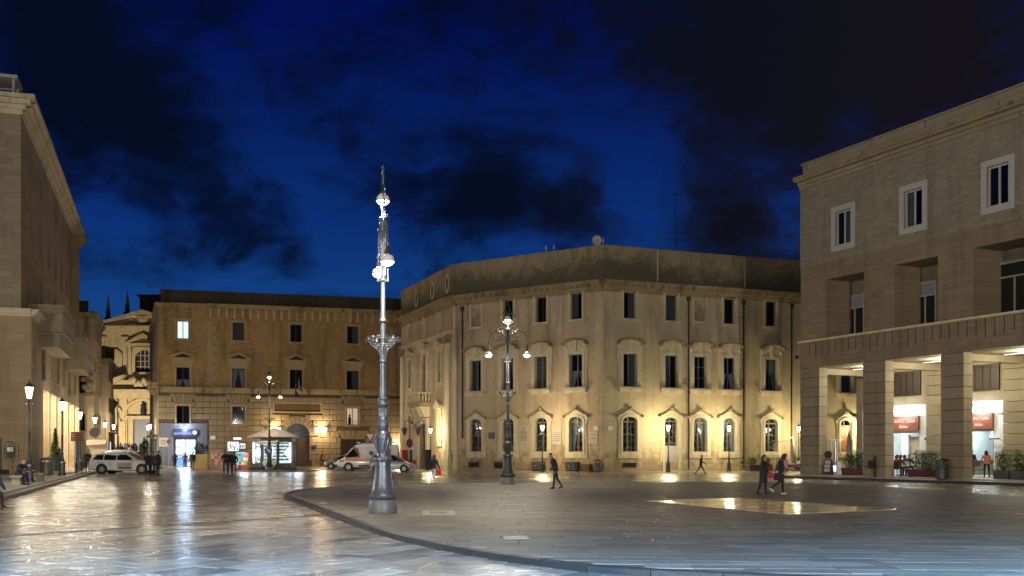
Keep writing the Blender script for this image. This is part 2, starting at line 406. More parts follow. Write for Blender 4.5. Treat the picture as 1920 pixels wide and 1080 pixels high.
M['grille'] = plain('pale_wrought_iron', (.22, .22, .19), .5, var=.3)
M['grout'] = plain('dark_joint', (.035, .032, .03), .7)
M['kerb'] = plain('basalt_kerb', (.032, .034, .036), .45, var=.3, scale=5, bump=.3)
M['kerb_pale'] = plain('worn_kerb', (.16, .14, .12), .55, var=.3, scale=5, bump=.3)
M['ground'] = plain('far_ground', (.06, .055, .05), .9)
M['diamond'] = paving('polished_inlay', (.50, .43, .29), (.58, .5, .35), .11, .17, .07, .04, 1.0, .1)
M['cover'] = plain('pale_cover_plate', (.30, .29, .27), .4, var=.1)
M['black'] = plain('black_cloth', (.016, .016, .019), .85)
M['navy'] = plain('navy_cloth', (.016, .024, .048), .85)
M['teal'] = plain('teal_jacket', (.015, .05, .085), .7)
M['grey_cloth'] = plain('grey_cloth', (.045, .048, .055), .85)
M['denim'] = plain('blue_denim', (.04, .065, .12), .85)
M['pale_denim'] = plain('pale_denim', (.33, .36, .44), .85)
M['wine'] = plain('wine_cloth', (.05, .008, .014), .8)
M['red_cloth'] = plain('red_cloth', (.32, .02, .03), .8)
M['coral'] = plain('coral_cloth', (.55, .17, .11), .8)
M['pink_cloth'] = plain('pink_cloth', (.42, .2, .21), .8)
M['white_cloth'] = plain('white_cloth', (.5, .5, .5), .8)
M['olive'] = plain('olive_cloth', (.05, .055, .03), .85)
M['skin'] = plain('skin', (.42, .235, .16), .55, var=.08)
M['hair'] = plain('dark_hair', (.018, .012, .008), .6)
M['hair_brown'] = plain('brown_hair', (.07, .03, .015), .6)
M['hair_grey'] = plain('grey_hair', (.25, .24, .23), .6)
M['shoe'] = plain('black_shoe', (.012, .011, .010), .5)
M['shoe_white'] = plain('white_shoe', (.6, .6, .6), .5)
M['car_white'] = paint('white_car_paint', (.78, .78, .78))
M['car_silver'] = paint('silver_car_paint', (.42, .43, .45), .35, .4, .35)
M['car_grey'] = paint('grey_car_paint', (.16, .18, .2), .35, .4, .3)
M['orange'] = paint('orange_reflective_paint', (.62, .16, .015))
M['car_glass'] = paint('tinted_car_glass', (.012, .02, .02), .05, .5)
M['rubber'] = plain('black_rubber', (.012, .012, .012), .8)
M['rim'] = plain('alloy_rim', (.5, .5, .52), .35, metal=.2)
M['head_lens'] = paint('clear_lens', (.55, .57, .6), .1)
M['tail_red'] = paint('red_lens', (.3, .01, .01), .15)
M['plastic_dark'] = plain('dark_plastic', (.025, .025, .027), .5)
M['sign_blue'] = plain('blue_sign', (.02, .035, .28), .4, var=.05)
M['sign_white'] = plain('white_sign', (.7, .7, .7), .5, var=.05)
M['sign_red'] = plain('red_sign', (.4, .02, .02), .5, var=.05)
M['sign_brown'] = plain('brown_sign', (.20, .055, .022), .5, var=.1)
M['galv'] = plain('galvanised_steel', (.32, .33, .34), .4, metal=.6)
M['bin'] = plain('grey_bin_metal', (.07, .075, .08), .45, metal=.3, var=.25)
M['bench'] = plain('bench_stone', (.33, .30, .22), .8, var=.2, bump=.3)
M['wood_box'] = plain('reddish_wood', (.16, .07, .04), .6, var=.3, scale=4)
M['leaf'] = leafy('green_leaf', (.03, .06, .012), (.10, .15, .035))
M['leaf_dark'] = leafy('dark_leaf', (.012, .03, .008), (.045, .085, .02))
M['leaf_yellow'] = leafy('yellow_green_leaf', (.10, .11, .02), (.24, .22, .05))
M['bark'] = plain('bark', (.06, .045, .03), .9, bump=.4)
M['pot_yellow'] = plain('yellow_planter', (.5, .38, .16), .7)
M['pot_grey'] = plain('slate_planter', (.07, .08, .095), .5)
M['pot_purple'] = plain('purple_planter', (.09, .02, .045), .5)
M['cream'] = plain('cream_canvas', (.55, .48, .36), .85, var=.12)
M['umbrella'] = plain('grey_canvas', (.36, .35, .33), .85, var=.12)
M['kiosk_roof'] = plain('kiosk_roof_sheet', (.40, .33, .28), .6, var=.15, scale=2)
M['kiosk'] = plain('kiosk_dark_frame', (.035, .04, .045), .45)
M['panel_white'] = emit('lit_panel_white', (.88, .94, 1.0), .5)
M['panel_cyan'] = emit('lit_panel_cyan', (.45, .95, .92), .30)
M['marble'] = plain('marble_plaque', (.48, .43, .37), .5, var=.08)
M['bronze'] = plain('dark_plaque', (.03, .035, .025), .4, metal=.4)
M['ink'] = plain('engraved_letter', (.10, .07, .05), .8)
M['letter_white'] = emit('lit_letters', (1, .98, .95), .42)
M['letter_plain'] = plain('white_letters', (.8, .8, .8), .5, var=.02)
M['flag_green'] = plain('flag_green', (.01, .16, .05), .8); M['flag_white'] = plain('flag_white', (.5, .5, .5), .8)
M['flag_red'] = plain('flag_red', (.32, .02, .02), .8); M['flag_blue'] = plain('flag_blue', (.015, .03, .16), .8)
M['steel'] = plain('brushed_steel', (.5, .52, .53), .25, metal=.9)
M['granite'] = plain('polished_base', (.14, .16, .19), .4, var=.2)
PRINT = [plain('print_%s' % n, c, .6, var=.1) for n, c in (('red', (.45, .05, .04)), ('blue', (.05, .14, .4)), ('yellow', (.6, .45, .08)), ('white', (.6, .6, .6)), ('green', (.08, .3, .12)), ('black', (.03, .03, .03)))]

def lamp(name, loc, watts, col=(1, .86, .62), rad=.12, parent=None, spot=None, aim=None):
    l = bpy.data.lights.new(name, 'SPOT' if spot else 'POINT'); l.energy = watts; l.color = col; l.shadow_soft_size = rad
    if spot: l.spot_size = spot; l.spot_blend = .6
    o = link(name, l, parent); o.location = loc
    if aim is not None: o.rotation_euler = Vector(aim).to_track_quat('-Z', 'Y').to_euler()
    return o
def text(name, s, size, mat, parent, loc, rot, depth=.004, align='CENTER', shear=0.0, width=None):
    c = bpy.data.curves.new(name, 'FONT'); c.body = s; c.size = size; c.extrude = depth; c.align_x = align; c.align_y = 'CENTER'; c.shear = shear
    c.resolution_u = 3
    if width: c.space_character = width
    c.materials.append(mat); tmp = bpy.data.objects.new('tmp', c); C.objects.link(tmp)
    me = bpy.data.meshes.new_from_object(tmp.evaluated_get(bpy.context.evaluated_depsgraph_get())); me.name = name
    bpy.data.objects.remove(tmp); bpy.data.curves.remove(c); o = link(name, me, parent); o.location = loc; o.rotation_euler = rot; return o
# ------------------------------------------------------------------ ground
PLZ = .10          # raised square
def inpoly(x, y, poly):
    c = False; j = len(poly)-1
    for i in range(len(poly)):
        xi, yi = poly[i]; xj, yj = poly[j]
        if (yi > y) != (yj > y) and x < (xj-xi)*(y-yi)/(yj-yi)+xi: c = not c
        j = i
    return c
def kerb_x(Y): return -17.7-.3245*(Y-37)          # left pavement edge
def rkerb_x(Y): return 17.3-.46*(Y-71.8)          # right pavement edge
front = [gp(px, py) for px, py in ((1157, 1080), (1067, 1070), (973, 1057.5), (890, 1044.5), (807, 1028), (723, 1008), (633, 975), (587, 956), (560, 945))]
front = [(40, 11.2), (12, 11.9), (5.5, 13.0)]+[(p.x, p.y) for p in front]
tip = [(-8.35, 39.0), (-8.85, 41.5), (-9.2, 45), (-8.8, 49), (-7.4, 52.6), (-4.6, 55.4), (0, 57.2), (6, 57.7)]
rear = [(12, 57.4), (15.2, 56), (17.2, 52.5), (18.2, 47), (18.4, 40), (22, 33), (40, 30)]
def smooth_line(pts, it=2):
    for _ in range(it):
        q = [pts[0]]
        for a, b in zip(pts, pts[1:]):
            q += [(a[0]*.75+b[0]*.25, a[1]*.75+b[1]*.25), (a[0]*.25+b[0]*.75, a[1]*.25+b[1]*.75)]
        pts = q+[pts[-1]]
    return pts
edge = smooth_line(front+tip+rear)
PLAT = edge
def offset_in(pts, d):
    o = []
    for i, p in enumerate(pts):
        a = pts[max(0, i-1)]; b = pts[min(len(pts)-1, i+1)]; t = Vector((b[0]-a[0], b[1]-a[1])).normalized()
        o.append((p[0]+t.y*d, p[1]-t.x*d))     # boundary runs clockwise: interior on the right
    return o
PIN = offset_in(edge, .32)

ground = MB(); ground.add([(-900, -300, -.12), (900, -300, -.12), (900, 1500, -.12), (-900, 1500, -.12)], [(0, 1, 2, 3)])
struct('ground', ground, M['ground'])
def slab_mesh(name, mat):
    b = MB(); c = .008
    b.add([(-.5,-.5,-.06),(.5,-.5,-.06),(.5,.5,-.06),(-.5,.5,-.06),(-.5,-.5,-c),(.5,-.5,-c),(.5,.5,-c),(-.5,.5,-c),(-.49,-.482,0),(.49,-.482,0),(.49,.482,0),(-.49,.482,0)],
          [(0,1,5,4),(1,2,6,5),(2,3,7,6),(3,0,4,7),(4,5,9,8),(5,6,10,9),(6,7,11,10),(7,4,8,11),(8,9,10,11)])
    return b.mesh(name, mat)
def pave(root, mat, test, x0, x1, y0, y1, ang, w, l, z, nparts, tilt=.35, gap=.012, name='paving_slab', lvar=.25, seed=1, clip=False, zj=.004):
    """courses of slabs at angle ang; the nearest nparts in view are parts, the rest one joined part"""
    rnd = random.Random(seed)
    ca, sa = math.cos(ang), math.sin(ang); cx, cyy = (x0+x1)/2, (y0+y1)/2; rad = math.hypot(x1-x0, y1-y0)/2
    S = []
    nv = int(rad*2/w)
    for i in range(nv):
        v = -rad+i*w; u = -rad-rnd.random()*l
        while u < rad:
            L = l*(1+rnd.uniform(-lvar, lvar)); um, vm = u+L/2, v+w/2; u += L
            x = cx+um*ca-vm*sa; y = cyy+um*sa+vm*ca
            if clip and x0-1 <= x <= x1+1 and y0-1 <= y <= y1+1:
                def okc(a, b): return all(test(cx+p*ca-(vm+q)*sa, cyy+p*sa+(vm+q)*ca) for p in (a, b) for q in (-w/2, w/2))
                a_, b_ = um-L/2, um+L/2; st_ = L/9; k_ = 0
                while k_ < 7 and not okc(a_, b_):
                    if okc(a_, a_+.02) or not okc(b_-.02, b_): b_ -= st_
                    else: a_ += st_
                    k_ += 1
                if not okc(a_, b_): continue
                L = b_-a_; um = (a_+b_)/2; x = cx+um*ca-vm*sa; y = cyy+um*sa+vm*ca
            if x0 <= x <= x1 and y0 <= y <= y1 and abs(x) < y*.62+9 and test(x, y):
                S.append((x, y, L-gap, w-gap, z+rnd.uniform(-zj, zj), R(rnd.gauss(0, tilt)), R(rnd.gauss(0, tilt)), rnd.gauss(0, .003)))
    inv = sorted([k for k, s in enumerate(S) if abs(s[0]/s[1]) < .50 and (EYE-z)*FPX/s[1]+HOR < 1086], key=lambda k: S[k][1])
    near = set(inv[:nparts])
    me = slab_mesh(name, mat); rest = MB()
    for k, s in enumerate(S):
        Mx = Matrix.Translation((s[0], s[1], s[4])) @ Euler((s[5], s[6], ang+s[7])).to_matrix().to_4x4() @ Matrix.Diagonal((s[2], s[3], 1, 1))
        if k in near:
            o = link(name, me, root); o.matrix_local = Mx
        else:
            hx, hy = .5, .5
            vs = [Mx @ Vector(p) for p in ((-.5,-.5,-.05),(.5,-.5,-.05),(.5,.5,-.05),(-.5,.5,-.05),(-.493,-.487,0),(.493,-.487,0),(.493,.487,0),(-.493,.487,0))]
            rest.add(vs, [(0,1,5,4),(1,2,6,5),(2,3,7,6),(3,0,4,7),(4,5,6,7)])
    if rest.v:
        o = obj('paving', rest, mat, root); o['kind'] = 'stuff'
    return len(S)

# road: worn slabs, wet
rd = MB()
rd.add([(-75, 72, -.004), (45, 72, -.004), (45, 200, -.004), (-75, 200, -.004)], [(0, 1, 2, 3)])
road = struct('road', rd, M['road'])
bed = MB(); bed.add([(-60, 4, -.022), (60, 4, -.022), (60, 72, -.022), (-60, 72, -.022)], [(0, 1, 2, 3)])
obj('joint_bed', bed, M['grout'], road)
PIN2 = offset_in(edge, .5)
def on_road(x, y):
    return kerb_x(y) < x < rkerb_x(y)+.3 and not inpoly(x, y, PIN2) and not (x > 17 and y < 33)
pave(road, M['road'], on_road, -30, 32, 12.6, 72, R(58), .52, .95, 0.0, 300, tilt=.27, seed=3)
# the straight drain channel that crosses the road
ch = MB(); a = gp(-40, 1009); c_ = gp(618, 965)
d_ = (c_-a).normalized(); nn = Vector((-d_.y, d_.x, 0))
ch.add([a-nn*.09+Vector((0,0,.006)), c_-nn*.09+Vector((0,0,.006)), c_+nn*.09+Vector((0,0,.006)), a+nn*.09+Vector((0,0,.006))], [(0, 1, 2, 3)])
drain = obj('drain_channel', ch, M['grout'], road)

# raised square
pz = MB(); pz.zprism([(x, y) for x, y in offset_in(edge, .05)], -.03, PLZ-.02)
square = struct('square_pavement', pz, M['grout'])
DIA = [gp(px, py, PLZ) for px, py in ((1212, 939), (1378, 934), (1684, 955.5), (1478, 964))]
DP = [(p.x, p.y) for p in DIA]; dcx = sum(p[0] for p in DP)/4; dcy = sum(p[1] for p in DP)/4
DBIG = [(dcx+(x-dcx)*1.0, dcy+(y-dcy)*1.0) for x, y in DP]
pave(square, M['plaza'], lambda x, y: inpoly(x, y, offset_in_c) and not inpoly(x, y, DBIG), -10, 23, 11, 58, R(-4), .5, 1.1, PLZ, 300, tilt=.22, seed=5) if False else None
OIN = offset_in(edge, .17); bedp = MB(); bedp.zprism([(x, y) for x, y in offset_in(edge, .165)], PLZ-.019, PLZ-.012); obj('joint_bed', bedp, M['plaza'], square)
pave(square, M['plaza'], lambda x, y: inpoly(x, y, OIN) and not inpoly(x, y, DBIG), -10, 26, 11, 58, R(-4), .5, 1.1, PLZ, 300, tilt=.04, seed=5, clip=True, zj=.0015, gap=.008)
# kerb stones of the square
def kerb_run(root, line, width, z, mat, step=1.1, cap=90, side=1):
    acc = 0; pts = [line[0]]
    out_pts = [line[0]]; d = 0
    for p, q in zip(line, line[1:]):
        L = math.hypot(q[0]-p[0], q[1]-p[1]); t = 0
        while d+L-t >= step:
            t += step-d; d = 0; out_pts.append((p[0]+(q[0]-p[0])*t/L, p[1]+(q[1]-p[1])*t/L))
        d += L-t
    inn = offset_in(out_pts, width*side); rest = None
    for i in range(len(out_pts)-1):
        a, b = Vector(out_pts[i]), Vector(out_pts[i+1]); c, d2 = Vector(inn[i+1]), Vector(inn[i])
        g = (b-a).normalized()*.006; a, b, c, d2 = a+g, b-g, c-g, d2+g
        zz = z+random.uniform(-.004, .004); ch = .014
        n = (d2-a).normalized()*ch
        m = MB(); m.add([(a.x,a.y,-.05),(b.x,b.y,-.05),(b.x,b.y,zz-ch),(a.x,a.y,zz-ch),(a.x+n.x,a.y+n.y,zz),(b.x+n.x,b.y+n.y,zz),(c.x,c.y,zz),(d2.x,d2.y,zz),(c.x,c.y,-.05),(d2.x,d2.y,-.05)],
                        [(0,1,2,3),(3,2,5,4),(4,5,6,7),(7,6,8,9),(0,3,4,7,9),(1,8,6,5,2)])
        wobj('kerb_stone', m, mat, root)
kerb_run(square, [p for p in edge if p[0] < 16], .17, PLZ+.008, M['kerb'], 1.0)
# polished rhombus let into the paving
dm = MB(); NQ = 5
p0, p1, p2, p3 = [Vector(p) for p in DP]
slabs = struct('stone_inlay', MB().zprism(DP, PLZ-.05, PLZ-.022), M['grout'])
for i in range(NQ):
    for j in range(NQ):
        def bl(s, t): return (p0*(1-s)+p1*s)*(1-t)+(p3*(1-s)+p2*s)*t
        e = .004
        q = [bl(i/NQ+e, j/NQ+e), bl((i+1)/NQ-e, j/NQ+e), bl((i+1)/NQ-e, (j+1)/NQ-e), bl(i/NQ+e, (j+1)/NQ-e)]
        t_ = MB(); zt = PLZ+.004+random.uniform(-.001, .001); t_.zprism([(p.x, p.y) for p in q][::-1], PLZ-.03, zt)
        wobj('polished_slab', t_, M['diamond'], slabs)
# pale access plates in the paving
for (px, py, w, d, lab) in ((822, 961.5, .42, .95, 'pale square access plate beside the tall lamp post'), (967, 1008, .23, .30, 'pale access plate alone in the dark foreground paving'), (607, 943.5, .13, .38, 'small pale access plate near the curved kerb tip')):
    p = gp(px, py, PLZ); t = thing('access_cover', lab, 'access cover', (p.x, p.y, PLZ+.012), .08, 'pale access plates in the paving')
    m = MB(); wi, di = w*.55, d*.55
    m.ring([(-w,-d),(w,-d),(w,d),(-w,d)], [(-wi,-di),(wi,-di),(wi,di),(-wi,di)], -.016, 0)
    m.v = [(x, z, -y if False else -y-.0) for x, y, z in m.v]
    m.v = [(x, y, z-.016) for x, y, z in m.v]
    obj('cover_frame', m, M['cover'], t)
    obj('cover_plate', MB().box(-wi+.01, -di+.01, -.016, wi-.01, di-.01, -.005), M['plaza'] if w > .4 else M['cover'], t)

# left pavement
lp = MB(); lp.add([(kerb_x(8), 8, .10), (kerb_x(128), 128, .10), (-80, 128, .10), (-50, 8, .10)], [(0, 1, 2, 3)])
lpv = struct('left_pavement', lp, M['grout'])
pave(lpv, M['pavement'], lambda x, y: kerb_x(y)-10 < x < kerb_x(y)-.62 and x > -.5*y-9, -62, -10, 18, 112, R(108), .6, 1.0, .12, 300, tilt=.2, seed=8)
kerb_run(lpv, [(kerb_x(y), y) for y in (118, 100, 80, 60, 40, 20)], .34, .13, M['kerb_pale'], 1.15, side=1)
# right pavement under and before the arcade
FR = Face(19.4, 71.8, 19.4+.46*27, 71.8-27)
rp = MB(); rp.M = FR.M.copy(); rp.box(-.6, -1.9, -.05, 30, 0.0, .125); 
rpv = struct('right_pavement', rp, M['grout'])
def in_r(x, y):
    q = FR.M.inverted() @ Vector((x, y, 0)); return -.5 < q.x < 29 and -1.55 < q.y < .1
pave(rpv, M['pavement'], in_r, 17, 33, 45, 75, FR.ang, .52, .9, .145, 200, tilt=.15, seed=9)
l0 = FR.pt(29.5, -1.95); l1 = FR.pt(-.6, -1.95)
kerb_run(rpv, [(l0.x, l0.y), (l1.x, l1.y), (FR.pt(-.6, 5).x, FR.pt(-.6, 5).y)], .3, .155, M['kerb'], 1.1, side=1)
fl = MB(); fl.M = FR.M.copy(); fl.box(-.5, .03, -.05, 30, 12, .23)
struct('arcade_floor', fl, M['pavement'])
# street rising to the church
st = MB(); st.add([(-75, 128, .002), (-36, 128, .002), (-36, 192, 2.9), (-90, 192, 2.9), (-36, 240, 3.0), (-110, 240, 3.0)], [(0, 1, 2, 3), (3, 2, 4, 5)])
struct('street', st, M['road'])
def street_z(y): return max(0, .002+(y-128)/64*2.9)

# ------------------------------------------------------------------ windows (built once, copied along the facades)
PROTO = {}
def arch_pts(w, z0, zs, z1, n=8):
    """outline of an opening: foot z0, springing zs, crown z1"""
    p = [(-w/2, z0), (w/2, z0), (w/2, zs)]
    for i in range(1, n): a = PI*i/n; p.append((w/2*math.cos(a), zs+(z1-zs)*math.sin(a)))
    p.append((-w/2, zs)); return p
def sash_parts(root, w, h, fm, y=.2, bars=(2, 1), fw=.07, pane=True, curtain=None, room='room', depth=1.2):
    m = MB()
    m.box(-w/2, y-.03, 0, -w/2+fw, y+.03, h); m.box(w/2-fw, y-.03, 0, w/2, y+.03, h)
    m.box(-w/2+fw, y-.03, 0, w/2-fw, y+.03, fw); m.box(-w/2+fw, y-.03, h-fw, w/2-fw, y+.03, h)
    nx, nz = bars
    for i in range(1, nx): x = -w/2+w*i/nx; m.box(x-fw*.6, y-.034, fw, x+fw*.6, y+.026, h-fw)
    for j in range(1, nz): z = h*j/nz; m.box(-w/2+fw, y-.022, z-.025, w/2-fw, y+.018, z+.025)
    obj('sash', m, M[fm], root)
    if pane: obj('pane', MB().add([(-w/2+fw*.5, y, fw*.5), (w/2-fw*.5, y, fw*.5), (w/2-fw*.5, y, h-fw*.5), (-w/2+fw*.5, y, h-fw*.5)], [(0, 1, 2, 3)]), M['glass'], root)
    r = MB(); d = depth
    r.add([(-w/2,y+.06,0),(w/2,y+.06,0),(w/2,y+.06,h),(-w/2,y+.06,h),(-w/2-.3,y+d,-.1),(w/2+.3,y+d,-.1),(w/2+.3,y+d,h+.1),(-w/2-.3,y+d,h+.1)], [(0,1,5,4),(1,2,6,5),(2,3,7,6),(3,0,4,7),(4,5,6,7)])
    obj('room', r, M[room], root)
    if curtain: curtains(root, w, h, y+.1, curtain)
def curtains(root, w, h, y, style):
    def sheet(x0, x1, z0, z1, x0b, x1b, mat, n=9):
        m = MB(); vs = []; fs = []
        for j, z in enumerate((z0, (z0+z1)/2, z1)):
            t = j/2
            a, b = x0b+(x0-x0b)*t, x1b+(x1-x1b)*t
            for i in range(n): vs.append((a+(b-a)*i/(n-1), y+.03*(i % 2), z))
        for j in range(2):
            for i in range(n-1): fs.append((j*n+i, j*n+i+1, (j+1)*n+i+1, (j+1)*n+i))
        obj('curtain', m.add(vs, fs), M[mat], root)
    if style == 'swag':
        sheet(-w/2+.05, -.02, .1, h-.1, -w/2+.05, -.30*w, 'curtain'); sheet(.02, w/2-.05, .1, h-.1, .30*w, w/2-.05, 'curtain')
    elif style == 'half':
        sheet(-w/2+.05, -.02, .1, h*.5, -w/2+.05, -.30*w, 'curtain'); sheet(.02, w/2-.05, .1, h*.5, .30*w, w/2-.05, 'curtain')
    elif style == 'full':
        sheet(-w/2+.05, w/2-.05, .1, h-.1, -w/2+.05, w/2-.05, 'curtain_grey', 15)
    elif style == 'right':
        sheet(.0, w/2-.05, .1, h-.1, .06, w/2-.05, 'curtain_grey')
    elif style == 'left':
        sheet(-w/2+.05, -.02, .1, h-.1, -w/2+.05, -.06, 'curtain_grey')
def window(face, root, u, z0, w, h, kind, **kw):
    key = (kind, round(w, 2), round(h, 2), tuple(sorted((k, str(v)) for k, v in kw.items())))
    if key in PROTO: o = copy_tree(PROTO[key], root)
    else:
        o = KINDS[kind](w, h, **kw); o.parent = root; PROTO[key] = o
    face.put(o, root, u, z0); return o
def k_plain(w, h, fr=.2, fm='grey_frame', trim='stone_trim', bars=(2, 1), curtain=None, room='room', sill=True, proud=.10, y=.2):
    m = MB()
    if fr:
        m.ring([(-w/2-fr, -fr*.8), (w/2+fr, -fr*.8), (w/2+fr, h+fr), (-w/2-fr, h+fr)], [(-w/2, 0), (w/2, 0), (w/2, h), (-w/2, h)], -proud, .05)
        m.ring([(-w/2-fr-.05, -fr*.8-.05), (w/2+fr+.05, -fr*.8-.05), (w/2+fr+.05, h+fr+.05), (-w/2-fr-.05, h+fr+.05)], [(-w/2-fr*.7, -fr*.5), (w/2+fr*.7, -fr*.5), (w/2+fr*.7, h+fr*.7), (-w/2-fr*.7, h+fr*.7)], -proud-.035, -.002)
    else: m.box(-w/2-.02, .1, -.04, w/2+.02, .18, -.001)
    o = link('window', m.mesh('window', M[trim]))
    if sill: obj('sill', MB().box(-w/2-fr-.1, -proud-.14, -.16-fr*.3, w/2+fr+.1, .1, -.02), M[trim], o)
    sash_parts(o, w, h, fm, y, bars, curtain=curtain, room=room); return o
def k_mid(w, h, curtain=None, bars=(2, 1), fm='grey_frame'):
    """first-floor window: eared architrave under a segmental hood"""
    m = MB(); f = .24
    m.ring([(-w/2-f, -.05), (w/2+f, -.05), (w/2+f, h+f), (-w/2-f, h+f)], [(-w/2, 0), (w/2, 0), (w/2, h), (-w/2, h)], -.19, .05)
    o = link('window', m.mesh('window', M['stone_trim']))
    e = MB()                                   # outer eared backing, stepped outline
    e.ring([(-w/2-.46,-.25),(-w/2-.26,-.25),(w/2+.26,-.25),(w/2+.46,-.25),(w/2+.40,h*.55),(w/2+.52,h*.75),(w/2+.52,h+.45),(w/2+.40,h+1.0),(-w/2-.40,h+1.0),(-w/2-.52,h+.45),(-w/2-.52,h*.75),(-w/2-.40,h*.55)],
           [(-w/2-f,-.04),(-w/2-.1,-.04),(w/2+.1,-.04),(w/2+f,-.04),(w/2+f,h*.55),(w/2+f,h*.75),(w/2+f,h+.1),(w/2+f,h+f-.01),(-w/2-f,h+f-.01),(-w/2-f,h+.1),(-w/2-f,h*.75),(-w/2-f,h*.55)], -.11, .03)
    obj('backing', e, M['stone_trim'], o)
    hd = MB(); n = 10; W2 = w/2+.62; zb = h+.85; rise = .55
    top = [(W2*math.cos(PI*(1-i/n)), zb+rise*math.sin(PI*i/n)) for i in range(n+1)]
    inn = [((W2-.13)*math.cos(PI*(1-i/n)), zb-.05+(rise-.1)*math.sin(PI*i/n)) for i in range(n+1)]
    hd.prism(top[::-1]+inn, -.62, .04)
    obj('hood', hd, M['cornice'], o)  # weathered stone, dark also in place of the shadow above the hood
    ty = MB(); ty.prism([(-W2+.16, h+f)]+[(W2-.16, h+f)]+[((W2-.16)*math.cos(PI*i/n), zb-.05+(rise-.12)*math.sin(PI*i/n)) for i in range(n+1)], -.13, .03)
    obj('tympanum', ty, M['stone_trim'], o)
    k = MB(); k.prism([(-.12, h+f-.02), (.12, h+f-.02), (.17, zb+rise-.2), (-.17, zb+rise-.2)], -.34, -.12)
    for s in (-1, 1):
        k.tube([(s*(.3+.28*t), -.17, zb-.12+.22*math.sin(t*4.2)) for t in [i/8 for i in range(9)]], .05, 5)
        k.ball((s*(w/2+.34), -.18, h+.62), (.12, .1, .2), 8, 6)
    obj('keystone', k, M['stone_trim'], o)
    s_ = MB(); s_.box(-w/2-.5, -.42, -.22, w/2+.5, .1, -.06); s_.box(-w/2-.38, -.28, -.46, w/2+.38, .03, -.225)
    obj('sill', s_, M['stone_trim'], o)
    sash_parts(o, w, h, fm, .26, bars, curtain=curtain); return o
def grille_mb(w, h, y, scroll=True, z0=0.0):
    g = MB(); cols, n = 3, 6
    sx = w/cols; r = sx*.40; rows = max(2, int(h*.80/(sx*1.05)))
    for i in range(cols+1):
        x = -w/2+.02+(w-.04)*i/cols; g.box(x-.012, y-.012, z0, x+.012, y+.012, z0+h*.84)
    g.box(-w/2, y-.014, z0+h*.835, w/2, y+.014, z0+h*.86)
    for j in range(rows):
        zc = z0+.05+(h*.78)*(j+.5)/rows
        for i in range(cols):
            xc = -w/2+sx*(i+.5)
            for sg in (-1, 1):
                pts = []
                for t in range(9):
                    a = t/8*4.3; rr = r*(.95-.55*t/8)*.62
                    pts.append((xc+sg*(r*.42)-sg*rr*math.cos(a)*1.0, y, zc+rr*math.sin(a)*1.25*(1 if (i+j) % 2 else -1)))
                g.tube(pts, .016, 3)
    for t in range(1, 6):
        a = PI*t/6; g.tube([(0, y, z0+h*.85), (w/2*.92*math.cos(a), y, z0+h*.85+h*.13*math.sin(a))], .012, 3)
    return g
def k_ground(w, h, door=False, grille=True, curtain=None, wood=False, lit=False):
    """ground-floor window: segment-headed opening, ogee hood with scrolls, wrought grille"""
    hs = h-w*.30; n = 8
    inner = arch_pts(w, 0, hs, h, n)
    def grow(d, top):
        return [(-w/2-d, -d*.7), (w/2+d, -d*.7), (w/2+d, hs)]+[((w/2+d)*math.cos(PI*i/n), hs+(h-hs+top)*math.sin(PI*i/n)) for i in range(1, n)]+[(-w/2-d, hs)]
    m = MB(); m.ring(grow(.2, .2), inner, -.17, .3)
    o = link('window', m.mesh('window', M['stone_trim']))
    if door: o.name = 'entrance_door'
    bk = MB(); H = h+.62
    hood = [(-w/2-.54, h+.02), (-w/2-.44, h+.14), (-w/2-.22, h+.14), (-w/2+.02, h+.26), (-w/4-.05, h+.46), (-.2, h+.56), (.2, h+.56), (w/4+.05, h+.46), (w/2-.02, h+.26), (w/2+.22, h+.14), (w/2+.44, h+.14), (w/2+.54, h+.02)]
    outl = [(-w/2-.42, -.55), (-w/2-.2, -.55), (w/2+.2, -.55), (w/2+.42, -.55), (w/2+.34, hs*.9)]+[(x, z) for x, z in hood[::-1]][0:]+[(-w/2-.34, hs*.9)]
    # backing panel with the same opening
    N = len(outl)
    import itertools
    inn = [(-w/2-.19, -.13), (-w/2+.05, -.13), (w/2-.05, -.13), (w/2+.19, -.13), (w/2+.19, hs*.9)]
    for i in range(12):
        a = PI*(i+.5)/12; inn.append(((w/2+.19)*math.cos(a), hs+(h-hs+.19)*math.sin(a)))
    inn.append((-w/2-.19, hs*.9))
    bk.ring(outl, inn, -.10, .03)
    obj('backing', bk, M['stone_trim'], o)
    hm = MB()
    hm.tube([(x, -.16, z+.04) for x, z in smooth_line(hood, 1)], .07, 6)
    for s in (-1, 1): hm.ball((s*(w/2+.52), -.2, h+.04), (.14, .14, .13), 8, 6)
    hm.ball((0, -.2, h+.74), (.2, .15, .15), 10, 6); hm.ball((.07, -.24, h+.80), (.11, .1, .1), 8, 5)
    obj('hood', hm, M['cornice'], o)  # weathered, its darkness also stands for shadow cast by low lamps
    if not door: obj('sill', MB().box(-w/2-.24, -.16, -.34, w/2+.24, .02, -.15), M['stone_trim'], o)
    if wood:
        d = MB(); d.box(-w/2, .18, 0, w/2, .24, hs-.1)
        for a, b in ((-w/2+.1, -.06), (.06, w/2-.1)):
            d.box(a, .14, .15, b, .178, hs*.45); d.box(a, .14, hs*.52, b, .178, hs-.25)
        obj('shutter', d, M['door_wood'], o)
    if grille and not wood:
        if door:
            d = MB(); d.box(-w/2, .15, -.02, w/2, .22, h*.46); d.box(-w/2+.12, .12, .12, -.06, .149, h*.40); d.box(.06, .12, .12, w/2-.12, .149, h*.40)
            obj('door_leaf', d, M['grey_frame'] if False else M['white_trim'], o)
            obj('grille', grille_mb(w, h*.54, .12, z0=h*.46), M['grille'], o)
        else: obj('grille', grille_mb(w, h, .12), M['grille'], o)
    sash_parts(o, w, h-.02, 'grey_frame', .3, (2, 2), curtain=curtain); return o
